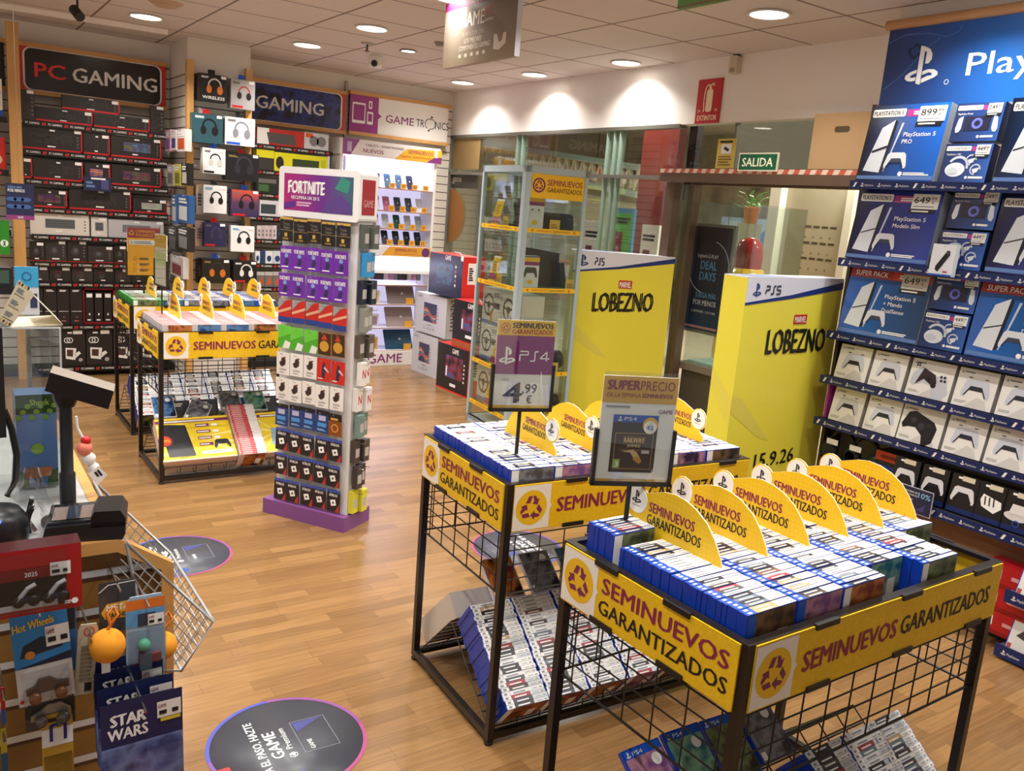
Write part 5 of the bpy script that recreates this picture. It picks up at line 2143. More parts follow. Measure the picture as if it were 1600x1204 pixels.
f.poly([(.36, .16), (.40, .225), (.46, .20), (.44, .14)], mk('#3a8a7a', .4), 2)
g = m.fr((.500, .0, 1.685), (0, 1, 0), (0, 0, 1), .001)
g.rect(.0, .04, .12, .18, mk('#a02c38', .4), 1)
g.text('GAME', .015, .08, .04, mk('#d9a0a0', .5), .09, .01, 2)
m.build('header', t)
TMx = TM(TX, TY, 0, TRZ)
GOLDC = mk('#c9a24a', .4)


def gift_card(kind):
    m = MB()
    w_, h = .087, .126
    C = {'gold': '#221c18', 'purple': '#6f2aa8', 'red': '#c3281f', 'green': '#4fae2c', 'brown': '#b3742a', 'white': '#ebe7e1', 'scarlet': '#c92b20', 'blue': '#1f3f7a', 'orange': '#8a4a18', 'roblox': '#241e22'}[kind]
    m.box((0, 0, 0), (w_, .0012, h), mk(C, .35))
    f = m.front(.0005)
    if kind == 'gold':
        f.rect(0, h - .012, w_, .012, GOLDC, 1)
        f.text('Tarjeta', .022, .085, .015, mk('#8a8078', .5), .042, 0, 1)
        f.text('Regalo', .026, .066, .015, mk('#8a8078', .5), .042, 0, 1)
        f.line([(0, .058), (w_, .058)], .0015, GOLDC, 1)
        f.rect(.033, .024, .018, .020, GOLDC, 1)
        f.text('GAME', .022, .008, .011, GOLDC, .038, .02, 1)
    elif kind == 'purple':
        f.text('FORTNITE', .008, .088, .021, STICK, .066, .03, 1)
        f.poly([(.028, .025), (.05, .022), (.06, .05), (.042, .068), (.034, .05)], mk('#2f2f52', .4), 1)
        f.disc(.042, .074, .012, mk('#7fa8d0', .4), l=1, k=12)
        f.bars(.010, .012, .06, .006, STICK, 1)
    elif kind == 'red':
        f.rect(0, 0, w_, .03, mk('#2a3f8a', .4), 1)
        f.poly([(.0, .07), (.05, .12), (.082, .126), (.0, .126)], mk('#9a9a9c', .4), 1)
        f.poly([(.0, .045), (.087, .075), (.087, .09), (.0, .06)], mk('#e0a884', .5), 2)
    elif kind == 'green':
        f.poly([(.0, .05), (.087, .085), (.087, .126), (.0, .126)], mk('#6ccf3f', .4), 1)
        f.poly([(.03, .0), (.075, .0), (.087, .035), (.05, .045)], mk('#e8eee0', .4), 1)
    elif kind == 'brown':
        f.rect(.003, .003, w_ - .006, h - .006, mk('#3f2a18', .4), 1)
        f.disc(.042, .05, .03, mk('#d09a3a', .4), l=2, k=16)
        f.poly([(.02, .085), (.062, .085), (.042, .118)], mk('#c9401f', .4), 2)
    elif kind == 'white':
        f.poly([(.025, .05), (.04, .045), (.06, .06), (.062, .085), (.05, .10), (.035, .095), (.03, .075), (.018, .07)], mk('#3a2a26', .5), 1)
        f.poly([(.05, .09), (.066, .098), (.055, .105)], mk('#8a3a2a', .5), 2)
        f.text('LEGENDS', .020, .024, .012, INK, .046, 0, 1)
        f.bars(.02, .012, .04, .004, GREYTXT, 1)
    elif kind == 'scarlet':
        f.poly([(.03, .02), (.05, .02), (.058, .08), (.045, .11), (.034, .08)], mk('#2a2a48', .4), 1)
        f.poly([(.045, .07), (.078, .05), (.076, .06), (.05, .085)], mk('#c9c4c8', .4), 2)
        f.bars(.008, .012, .04, .005, STICK, 1)
    elif kind == 'blue':
        f.rect(.0, h - .022, w_, .022, INK, 1)
        f.rect(.018, .068, .046, .028, mk('#b9b4d4', .4), 1)
        f.rect(.012, .034, .058, .022, mk('#4f8fd0', .4), 1)
        f.bars(.012, .012, .058, .010, mk('#8ab4e0', .4), 2)
    elif kind == 'orange':
        f.rect(0, h - .04, w_, .04, INK, 1)
        f.ring(.042, .045, .018, .023, mk('#e8b04a', .4), l=1, k=18)
        f.bars(.016, .09, .05, .012, mk('#d9a05a', .4), 1)
    else:
        f.rect(0, h - .016, w_, .016, mk('#3a52a8', .4), 1)
        f.text('ROBLOX', .015, .088, .015, STICK, .054, .03, 1)
        c, s_ = (.042, .052), .024
        f.poly([(c[0] + s_ * cos(R(a_)), c[1] + s_ * sin(R(a_))) for a_ in (60, 150, 240, 330)], STICK, 1)
        f.poly([(c[0] + .008 * cos(R(a_)), c[1] + .008 * sin(R(a_))) for a_ in (60, 150, 240, 330)], mk('#241e22', .35), 2)
        f.poly([(.055, 0), (.082, 0), (.082, .05)], mk('#b3342a', .4), 1)
    return m.data('gift_card')


rows = [['gold'] * 5, ['purple'] * 5, ['purple'] * 5, ['red'] * 5, ['green'] * 3 + ['brown'] * 2, ['white'] * 3 + ['scarlet'] * 2, ['white'] * 5, ['blue'] * 4 + ['orange'], ['roblox'] * 5, ['roblox'] * 5, ['roblox'] * 5]
desc = {'gold': 'black and gold gift card', 'purple': 'purple gift card', 'red': 'red and blue gift card', 'green': 'green gift card', 'brown': 'brown and orange gift card', 'white': 'white gift card with dark rider', 'scarlet': 'scarlet gift card with dark figure', 'blue': 'dark blue gift card', 'orange': 'brown gift card with orange ring', 'roblox': 'black gift card with white square'}
GC = {k: gift_card(k) for k in desc}
rown = ordn[:8] + ['ninth', 'tenth', 'bottom']
colw = ['leftmost', 'second', 'middle', 'fourth', 'last']
colw = ['first', 'second', 'third', 'fourth', 'fifth']
for r, row in enumerate(rows):
    for c, k in enumerate(row):
        o = bpy.data.objects.new('gift_card', GC[k])
        S.collection.objects.link(o)
        dx, dz = random.uniform(-.003, .003), random.uniform(-.004, .004)
        o.matrix_world = TMx @ Matrix.Translation((.008 + .0905 * c + dx, -.03 + random.uniform(-.006, .004), 1.552 - .1455 * r + dz)) @ Matrix.Rotation(random.uniform(-.02, .02), 4, 'Y') @ Matrix.Rotation(random.uniform(-.03, .06), 4, 'X')
        tag(o, '%s, %s in the %s row of the tower' % (desc[k], colw[c], rown[r]), 'gift card', '%s row of gift cards' % rown[r])
hk, hs_ = MB(), MB()
hk.tube([(0, 0, 0), (0, -.05, 0), (0, -.054, .008)], .0018, CHROME, 4)
hs_.tube([(0, 0, 0), (.075, 0, 0), (.081, 0, .010)], .0018, CHROME, 4)
hk, hs_ = hk.data('hook'), hs_.data('hook')


def peg(me, p):
    o = bpy.data.objects.new('hook', me)
    S.collection.objects.link(o)
    o.parent = t
    o.location = p


for r in range(11):
    for c in range(5):
        x, z = .008 + .0905 * c + .041, 1.552 - .1455 * r + .114
        peg(hk, (x, 0, z))
    for c in range(2):
        y, z = .03 + .06 * c, 1.552 - .1455 * r + .114
        peg(hs_, (.487, y, z))
side = ['#5a5f58', '#2f8fc9', '#22283c', '#8a8a84', '#5a5148', '#e8e4e0', '#e8e4e0', '#6f8c86', '#4a3f3c', '#3a3234', '#d8d23a']
for r, c in enumerate(side):
    for k in range(2):
        m = MB()
        m.box((0, 0, 0), (.03, .052, .126), mk(c, .4))
        f = m.fr((.03, 0, 0), (0, 1, 0), (0, 0, 1))
        g = m.fr((0, 0, 0), (1, 0, 0), (0, 0, 1))
        if r in (5, 6):
            f.text('N', .012, .04, .05, REDL, .03, .02, 1)
        else:
            f.rect(.008, .03, .036, .05, mk('#b9b4b0', .4), 1)
        o = m.build('gift_card_stack')
        o.matrix_world = TMx @ Matrix.Translation((.49 + .02 * ((r + k) % 2), .005 + .06 * k, 1.552 - .1455 * r))
        tag(o, '%s stack of cards on the tower\'s narrow side, %s row, %s hook' % ({5: 'white red lettered', 6: 'white red lettered', 1: 'sky blue', 10: 'yellow green'}.get(r, 'dull'), rown[r], ('front', 'back')[k]), 'gift card stack', 'card stacks on the side of the tower')

# ------------------------------------------------------------------ glass cabinet
CX, CY, CPH, CA, CB, CHT = 3.716, 5.413, -.109, .75, .555, 2.149
ALU = mk('#aebfc6', .35, .0)
ALU2 = mk('#bccad0', .35, .0)
CM = TM(CX, CY, 0, CPH)
t = thing('glass_cabinet', 'tall grey framed glass cabinet with SEMINUEVOS header', 'cabinet', (CX, CY, 0), CPH)
m = MB()
for x, y, s_ in ((0, 0, .05), (CB - .03, 0, .03), (0, CA - .03, .03), (CB - .03, CA - .03, .03)):
    m.box((x, y, .02), (x + s_, y + s_, CHT), ALU)
for z0, z1 in ((CHT - .05, CHT), (.0, .06)):
    m.box((0, 0, z0), (CB, .03, z1), ALU)
    m.box((0, CA - .03, z0), (CB, CA, z1), ALU)
    m.box((0, 0, z0), (.03, CA, z1), ALU)
    m.box((CB - .03, 0, z0), (CB, CA, z1), ALU)
m.box((.0, .0, .03), (CB, CA, .06), ALU2)
m.build('frame', t)
m = MB()
m.box((-.002, .40, .9), (.004, .42, 1.0), mk('#c9a23a', .3, .8))
m.build('lock', t)
for lo, hi in (((.03, .03, CHT - .02), (CB - .03, CA - .03, CHT - .016)), ((.05, .010, .06), (CB - .03, .014, CHT - .05)), ((.010, .05, .06), (.014, CA - .03, CHT - .05)), ((CB - .014, .03, .06), (CB - .010, CA - .03, CHT - .05)), ((.03, CA - .014, .06), (CB - .03, CA - .010, CHT - .05))):
    m = MB()
    m.box(lo, hi, GLASS)
    m.build('glass_panel', t)
CSH = [1.685, 1.23, .56, .20]
for z in CSH:
    m = MB()
    m.box((.02, .02, z - .006), (CB - .02, CA - .02, z), glass_mat('shelf_glass_%d' % int(z * 100), '#dfeae4', .15))
    g = m.build('glass_shelf', t)
    for O, u, wd in (((.035, .004, z - .03), (1, 0, 0), CB - .06), ((.004, CA - .035, z - .03), (0, -1, 0), CA - .08)):
        m = MB()
        O, u = Vector(O), Vector(u)
        n = u.cross(Vector((0, 0, 1)))
        m.obox(O - n * .003, u * wd, n * .003, (0, 0, .034), YEL2)
        f = m.fr(O, u, (0, 0, 1))
        f.text('SEMINUEVOS', wd * .2, .010, .015, mk('#b3452a', .5), wd * .27, .02, 1)
        f.text('GARANTIZADOS', wd * .49, .010, .015, mk('#3a2a18', .5), wd * .31, .01, 1)
        for x in (.06, wd - .06):
            f.disc(x, .017, .010, mk('#b3702a', .5), l=1, k=12)
        m.build('shelf_strip', g)
m = MB()
m.box((.058, .000, 1.915), (CB - .035, .008, 2.095), YEL2)
f = m.fr((.058, 0, 1.915), (1, 0, 0), (0, 0, 1), .001)
f.ring(.062, .095, .042, .055, WINE2, l=1, k=28)
f.recycle(.062, .095, .036, WINE2, 1)
f.text('SEMINUEVOS', .135, .10, .045, WINE, .31, .02, 1)
f.text('GARANTIZADOS', .135, .050, .036, mk('#3a1a14', .5), .31, .015, 1)
m.build('header_sign', t)


def in_cab(x, y, k, rz=0.0):
    M = CM @ Matrix.Translation((x, y, CSH[k] + .001)) @ Matrix.Rotation(rz, 4, 'Z')
    return M


def cab_item(name, mb, M, lb, cat):
    o = mb.build(name)
    o.matrix_world = M
    return tag(o, lb, cat)


def pad_box(edge, padc, lb, x, y, k):
    m = MB()
    m.box((0, 0, 0), (.155, .07, .245), mk('#e3e3e6', .4))
    f = m.front()
    f.rect(0, .235, .155, .010, mk(edge, .4), 1)
    f.rect(0, .20, .155, .035, YEL2, 1)
    f.rect(0, .172, .155, .028, PURPLE, 1)
    f.pad(.08, .12, .125, mk(padc, .35), None, 1)
    f.disc(.08, .045, .025, YEL2, .018, 2)
    for q in (-1, 1):
        f.disc(.08 + q * .028, .14, .008, INK, l=3, k=10)
    cab_item('controller_box', m, in_cab(x, y, k), lb, 'controller box')


pad_box('#3f9a2c', '#d9dbe0', 'white controller box with green top edge on the top shelf of the glass cabinet', .06, .06, 0)
pad_box('#2a4a9a', '#3a4038', 'white controller box showing a dark pad on the second shelf of the glass cabinet', .06, .06, 1)
m = MB()
m.rbox((0, 0, 0), (.30, .03, .13), mk('#15151a', .2), .025)
m.box((.03, -.002, .015), (.235, 0, .118), mk('#0b0b0e', .1))
m.front().disc(.268, .09, .012, mk('#2c2c33', .3), l=2, k=14)
o = cab_item('handheld_console', m, in_cab(.22, .10, 0) @ Matrix.Rotation(-.2, 4, 'X'), 'black handheld console leaning on the top cabinet shelf', 'handheld console')
m = MB()
m.prism((0, 0, 0), (1, 0, 0), (0, 0, 1), [(0, 0), (.06, 0), (.30, 0), (.30, .27), (.03, .30), (0, .30)], .06, mk('#141418', .25))
cab_item('game_console', m, in_cab(.16, .18, 1), 'black game console standing upright on the second cabinet shelf', 'game console')
m = MB()
m.prism((0, 0, 0), (1, 0, 0), (0, 0, 1), [(0, 0), (.045, 0), (.0, .2), (-.045, .2)], .16, mk('#17171b', .3))
cab_item('game_console', m, in_cab(.46, .10, 1), 'slanted slim black console at the window end of the second cabinet shelf', 'game console')
m = MB()
m.box((0, 0, 0), (.12, .11, .02), BLACK)
m.lathe((.05, .05, .02), [(.04, 0), (.03, .06), (.045, .12), (.05, .16), (.02, .2), (0, .2)], mk('#3a2f2c', .35), 14)
m.tube([(.06, .05, .12), (.12, .02, .19), (.16, .0, .18)], .025, mk('#3a2f2c', .35), 8)
cab_item('joystick', m, in_cab(.08, .26, 0), 'dark brown flight stick on the top cabinet shelf', 'joystick')
for i, (x, y, k, lb) in enumerate(((.03, .60, 0, 'tall yellow price card on the top cabinet shelf at the monitor boxes end'), (.03, .58, 1, 'tall yellow price card on the second cabinet shelf at the monitor boxes end'), (.02, .42, 2, 'yellow price card before the steering wheel boxes'), (.02, .48, 3, 'yellow price card on the lowest cabinet shelf'))):
    m = MB()
    m.box((0, 0, 0), (.13, .004, .21), YEL2)
    f = m.front()
    f.rect(0, .015, .13, .05, mk('#a0406a', .4), 1)
    f.rect(0, .195, .13, .015, STICK, 1)
    f.bars(.02, .085, .09, .08, mk('#b8862a', .5), 4)
    cab_item('price_card', m, in_cab(x, y, k, -pi / 2) @ Matrix.Rotation(-.25, 4, 'X'), lb, 'price card')
for x, y, k, lb in ((.26, .03, 0, 'small yellow price tag in front of the handheld console'), (.45, .03, 1, 'small yellow price tag in front of the slanted console'), (.03, .42, 1, 'wide yellow price tag at the edge of the second cabinet shelf'), (.03, .38, 0, 'small yellow price tag before the flight stick'), (.36, .03, 2, 'small yellow price tag on the third cabinet shelf'), (.36, .03, 3, 'small yellow price tag on the lowest cabinet shelf')):
    m = MB()
    m.box((0, 0, 0), (.09, .003, .075), mk('#e6bf4a', .5))
    m.front().bars(.012, .012, .06, .03, mk('#a8822a', .5), 2)
    cab_item('price_tag', m, in_cab(x, y, k, 0 if x > .1 else -pi / 2), lb, 'price tag')


def wheel_box(x, y, k, z, lb):
    m = MB()
    m.box((0, 0, 0), (.34, .20, .30), mk('#dcd5cc', .45))
    f = m.front()
    f.ring(.12, .16, .075, .095, mk('#3a322c', .4), l=1)
    f.disc(.12, .16, .03, mk('#4a423a', .4), l=1)
    f.line([(.045, .17), (.195, .17)], .016, mk('#4a423a', .4), 1)
    f.line([(.12, .16), (.12, .08)], .016, mk('#4a423a', .4), 1)
    f.rect(.22, .14, .10, .05, mk('#4a4450', .4), 1)
    f.bars(.2, .24, .12, .03, GREYTXT, 2)
    f.rect(0, 0, .34, .03, mk('#6f7fb0', .4), 1)
    M = CM @ Matrix.Translation((x, y, z)) @ Matrix.Rotation(-pi / 2, 4, 'Z')
    cab_item('wheel_box', m, M, lb, 'steering wheel box')


wheel_box(.07, .72, 2, .563, 'white steering wheel box on the third cabinet shelf, lower one at the monitor end')
wheel_box(.07, .365, 2, .563, 'white steering wheel box on the third cabinet shelf, lower one at the corner post')
wheel_box(.07, .72, 2, .865, 'white steering wheel box on top, at the monitor end of the cabinet')
wheel_box(.07, .365, 2, .865, 'white steering wheel box on top, at the corner post of the cabinet')
wheel_box(.07, .72, 3, .203, 'white accessory box under the wheel boxes at the monitor end of the cabinet')
wheel_box(.07, .365, 3, .203, 'white accessory box under the wheel boxes at the corner post of the cabinet')
for k, lb in ((2, 'black camera shaped gadget on the third cabinet shelf'), (3, 'black dumbbell shaped gadget on the lowest cabinet shelf')):
    m = MB()
    m.lathe((0, .05, .08), [(.03, 0), (.05, .01), (.05, .05), (.025, .06), (.02, .16), (.05, .17), (.075, .18), (.075, .22), (0, .225)], mk('#17181c', .3), 18, (1, 0, 0))
    m.box((-.02, .02, 0), (.2, .08, .03), BLACK)
    cab_item('gadget', m, in_cab(.30, .10, k), lb, 'gadget')

# ------------------------------------------------------------------ big yellow game box displays
YG = mk('#eee24a', .35)
YG2 = mk('#e9dc55', .35)
LIME = mk('#dcd250', .35)
PSWHITE = mk('#dfe1ee', .35)
LOBINK = mk('#141412', .4)
SWOOSH = mk('#e2d75c', .35)


def big_box(x, y, ph, a_, b_, h, lb, pix):
    t = thing('game_box_display', lb, 'display box', (x, y, 0), ph)
    M = TM(x, y, 0, ph)
    m = MB()
    m.box((0, 0, 0), (b_, a_, h), LIME, yn=YG, xn=YG, zp=PSWHITE)
    f = m.fr((0, 0, 0), (1, 0, 0), (0, 0, 1), .001)
    hl = hit(*pix['bandL'], M)[1]
    hr = hit(*pix['bandR'], M)[1]
    f.poly([(0, hl), (b_ * .45, hl + (hr - hl) * .36), (b_, hr), (b_, h), (0, h)], PSWHITE, 1)
    f.poly([(0, hl - .012), (b_ * .45, hl + (hr - hl) * .36 - .02), (b_, hr - .04), (b_, hr), (b_ * .45, hl + (hr - hl) * .36), (0, hl)], NAVY, 2)
    p0, p1 = hit(*pix['psA'], M), hit(*pix['psB'], M)
    hh = p1[1] - p0[1]
    f.psl(p0[0], p0[1] - hh * .15, hh * 1.25, NAVY, 3)
    x0 = p0[0] + hh * 2.0
    sc = (p1[0] - x0) / 8.4
    s_ = hh * .75
    for pl in ([(0, 0), (0, .5), (2.0, .5), (2.0, 1), (0, 1)], [(2.8, 0), (4.3, 0), (4.3, 1), (5.4, 1)], [(6.0, 0), (8.2, 0), (8.2, .5), (6.2, .5), (6.2, 1), (8.4, 1)]):
        f.line([(x0 + q * sc, p0[1] + hh * .05 + r_ * s_) for q, r_ in pl], .010, mk('#3a3f52', .4), 3)
    q0, q1 = hit(*pix['mvA'], M), hit(*pix['mvB'], M)
    f.rect(q0[0], q0[1], q1[0] - q0[0], q1[1] - q0[1], mk('#c41f1f', .4), 3)
    f.text('MARVEL', q0[0] + .008, q0[1] + .008, q1[1] - q0[1] - .016, STICK, q1[0] - q0[0] - .016, .02, 4)
    l0, l1, l2 = hit(*pix['lobA'], M), hit(*pix['lobB'], M), hit(*pix['lobC'], M)
    f.text('LOBEZNO', l0[0], l0[1], l2[1] - l0[1], LOBINK, l1[0] - l0[0], .045, 3, rise=(l1[1] - l0[1]) / (l1[0] - l0[0]))
    d0_, d1_ = hit(*pix['dtA'], M), hit(*pix['dtB'], M)
    f.text('15.9.26', d0_[0], d0_[1], .085, LOBINK, max(.3, d1_[0] - d0_[0]), .03, 3)
    f.poly([(0, h * .62), (b_ * .1, h * .60), (b_ * .42, h * .44), (b_ * .30, h * .46), (0, h * .56)], SWOOSH, 1)
    g = m.fr((0, a_, 0), (0, -1, 0), (0, 0, 1), .001)
    g.poly([(0, h * .70), (a_, h * .60), (a_, h * .50), (0, h * .64)], YG2, 1)
    m.build('carton', t)
    # printed star burst shadow lines at the lower right corner stay part of the print
    m = MB()
    m.box((.0, 0, h), (b_, a_, h + .006), PSWHITE)
    f = m.fr((0, 0, h + .006), (1, 0, 0), (0, 1, 0), .001)
    f.poly([(.05, .02), (b_ * .5, .02), (b_ * .3, a_ - .02), (.02, a_ - .02)], mk('#8fa8dc', .3), 1)
    m.build('lid', t)


big_box(3.368, 2.886, .082, .146, .885, 1.575, 'tall yellow game box display beside the blue console wall', dict(bandL=(1167, 473), bandR=(1318, 441), psA=(1176, 460), psB=(1221, 444), mvA=(1239, 506), mvB=(1261, 491), lobA=(1195, 553), lobB=(1285, 548), lobC=(1198, 513), dtA=(1176, 732), dtB=(1236, 727)))
big_box(4.297, 5.482, -.50, .20, .83, 1.533, 'tall yellow game box display behind the glass cabinet by the window', dict(bandL=(897, 422), bandR=(1054, 404), psA=(902, 412), psB=(945, 401), mvA=(966, 450), mvB=(988, 439), lobA=(925, 486), lobB=(1018, 487), lobC=(928, 455), dtA=(931, 641), dtB=(1000, 640)))

# ------------------------------------------------------------------ floor discs
FG = mk('#4a4c55', .35)


def floor_disc(cx, cy, r, ang, lb):
    t = thing('floor_sticker', lb, 'floor sticker', (cx, cy, 0), ang)
    m = MB()
    k = 64
    m.lathe((0, 0, .0004), [(r, 0), (r, .0006), (0, .0008)], FG, k)
    f = m.fr((0, 0, .0012), (1, 0, 0), (0, 1, 0), .0003)
    cols = [mk('#4a4fb0', .35), mk('#7a4a9a', .35), mk('#a8467a', .35), mk('#8a4a92', .35)]
    for i in range(16):
        f.ring(0, 0, r * .95, r, cols[(i // 4) % 4], i * 22.5, i * 22.5 + 22.6, 1, 4)
    m.build('disc', t)
    m = MB()
    f = m.fr((0, 0, .0016), (1, 0, 0), (0, 1, 0), .0003)
    f.text('DA EL PASO, HAZTE', -.155, .085, .030, STICK, .31, .02, 1)
    f.text('GAME', -.075, .030, .042, STICK, .15, .03, 1)
    f.text('Premium', -.04, -.005, .022, STICK, .12, .0, 1)
    f.ring(-.075, .003, .012, .015, STICK, l=1, k=6)
    f.poly([(-.085, -.0), (-.07, .013), (-.065, -.005)], STICK, 1)
    W3 = mk('#8a90a0', .35)
    f.line([(-.08, -.155), (.10, -.155), (.10, -.035), (-.08, -.035), (-.08, -.155)], .002, W3, 1)
    f.poly([(.04, -.045), (.095, -.04), (.095, -.15), (.075, -.11)], mk('#4a4f8a', .3), 1)
    f.text('GAME', -.07, -.075, .016, STICK, .055, .02, 1)
    f.poly([(-.205, .03), (-.185, .045), (-.165, .03), (-.165, .0), (-.185, -.015), (-.205, .0)], mk('#3f5fb8', .3), 1)
    f.poly([(-.195, .025), (-.18, .035), (-.172, .01), (-.19, .005)], FG, 2)
    m.build('print', t)


d = at(380, 1120, z=0) - at(417, 1195, z=0)
floor_disc(.922, 2.49, .264, math.atan2(d.y, d.x), 'round grey floor sticker with card picture nearest the counter toys')
d2 = at(285, 842, z=0) - at(330, 893, z=0)
floor_disc(.954, 4.174, .256, math.atan2(d.y, d.x), 'round grey floor sticker beyond the wire basket')
floor_disc(2.60, 3.59, .25, math.atan2(d.y, d.x) + pi, 'round grey floor sticker seen through the wire of the price sign bin')
# ------------------------------------------------------------------ blue console wall
PX = 4.05
PSN = mk('#15275f', .35)
UPR = mk('#3a2a20', .5)
t = thing('console_shelving', 'wall shelving upright and back panel of the blue console wall', 'shelving', (0, 0, 0))
m = MB()
m.box((4.30, 1.2, .35), (4.48, 2.86, 2.50), mk('#a39a90', .6))
m.build('back_panel', t)
m = MB()
m.box((4.14, 2.855, .10), (4.47, 2.875, 2.50), UPR)
m.build('upright', t)
m = MB()
m.box((4.10, 1.2, .39), (4.48, 2.83, .53), mk('#7b5236', .45))
m.build('lower_board', t)
m = MB()
m.box((4.12, 1.2, .10), (4.48, 2.83, .39), mk('#c9bfb2', .6))
m.build('plinth_panel', t)
PZ = [2.105, 1.70, 1.305, 1.058, .82, .555]
pn = ['top', 'second', 'third', 'fourth', 'fifth', 'lowest']
for i, z in enumerate(PZ):
    xx = PX if i < 5 else 3.99
    y1 = 2.875 if i < 5 else 2.80
    t = thing('console_shelf', '%s shelf with blue price strip on the console wall' % pn[i], 'shelf', (xx, y1, z), -pi / 2, 'shelves of the blue console wall')
    m = MB()
    m.box((0, .004, -.012), (y1 - 1.2, .36, -.004), mk('#2a2420', .5))
    m.build('board', t)
    m = MB()
    m.box((0, 0, -.042), (y1 - 1.2, .004, .002), PSN)
    f = m.fr((0, 0, -.042), (1, 0, 0), (0, 0, 1), .0008)
    x = .02
    k = 0
    while x < y1 - 1.32:
        if k % 3 == 0:
            f.poly([(x, .010), (x + .012, .010), (x + .024, .034), (x + .012, .034)], STICK, 1)
            x += .045
        f.psl(x, .012, .020, STICK, 1)
        f.text('PlayStation', x + .024, .015, .010, STICK, .052, .0, 1)
        x += .098
        k += 1
    m.build('price_strip', t)

# header banner
t = thing('wall_banner', 'blue header banner with white logo and wooden rail', 'banner', (4.44, 3.045, 2.45), -pi / 2)
M = TM(4.44, 3.045, 2.45, -pi / 2)
m = MB()
m.box((0, 0, 0), (1.75, .035, .50), mk('#1b4fa8', .3))
f = m.fr((0, 0, 0), (1, 0, 0), (0, 0, 1), .0012)
f.rect(0, 0, 1.75, .50, fade_mat('banner_blue', [(0, '#1e3468'), (.25, '#1f4a92'), (.6, '#1f66b8'), (1, '#1f70c4')], 'X', 0, 1.2, .3), 1)
LBL = mk('#3f68a8', .3)
for pl in ([(0, .42), (.10, .455), (.22, .45), (.34, .42), (.40, .44), (.42, .50)], [(.02, .18), (.12, .25), (.22, .36), (.30, .42)]):
    f.line(pl, .006, LBL, 2)
f.line([(.13, .37), (.18, .40), (.215, .355), (.165, .325), (.13, .37)], .016, mk('#1a2f60', .3), 2)
p0 = hit(1412, 134, M)
p1 = hit(1463, 72, M)
f.psl(p0[0], p0[1] + .01, p1[1] - p0[1], STICK, 3)
q0 = hit(1509, 118, M)
f.text('PlayStation', q0[0], q0[1], .115, STICK, .95, .012, 3)
f.ring(hit(1479, 128, M)[0], hit(1479, 128, M)[1], .010, .013, STICK, l=3, k=14)
m.build('banner_board', t)
m = MB()
m.tube([(-.02, .0, .515), (1.75, .0, .515)], .027, mk('#b98a5c', .5), 12)
m.build('wooden_rail', t)

LEAN = -.155
CONS = mk('#dfe6ee', .35)
CONS2 = mk('#c7d2de', .35)
DKB = mk('#23304f', .3)
BLUEB = fade_mat('console_print', [(0, '#161c2c'), (.3, '#223a68'), (.6, '#1f56ac'), (1, '#1f62c4')], 'X', 0, .42, .18)
BLUEC = fade_mat('console_print_violet', [(0, '#1c2036'), (.35, '#2c3478'), (1, '#2c429e')], 'X', 0, .45, .18)
BLUED = fade_mat('console_print_pack', [(0, '#3f66b8'), (.3, '#1a63b8'), (.65, '#24508a'), (1, '#2a4468')], 'X', 0, .45, .18)


def price(t, x, z, w_, h, big, small, grey=False):
    m = MB()
    m.box((x, -.004, z), (x + w_, -.001, z + h), STICK if not grey else mk('#c9c2b4', .45))
    f = m.fr((x, -.004, z), (1, 0, 0), (0, 0, 1), .0005)
    f.text(big, w_ * .08, h * .38, h * .45, INK, w_ * .58, .02, 1)
    f.text(small, w_ * .70, h * .60, h * .22, INK, w_ * .2, .01, 1)
    f.text('€', w_ * .74, h * .36, h * .18, INK, w_ * .10, .01, 1)
    f.bars(w_ * .08, h * .14, w_ * .8, h * .06, GREYTXT, 1, l=1)
    m.box((x - .006, -.0035, z - h * .28), (x + w_ * .92, -.001, z), INK)
    g = m.fr((x, -.0035, z - h * .28), (1, 0, 0), (0, 0, 1), .0005)
    g.bars(w_ * .05, h * .08, w_ * .75, h * .10, STICK, 1, l=1)
    m.build('price_label', t)


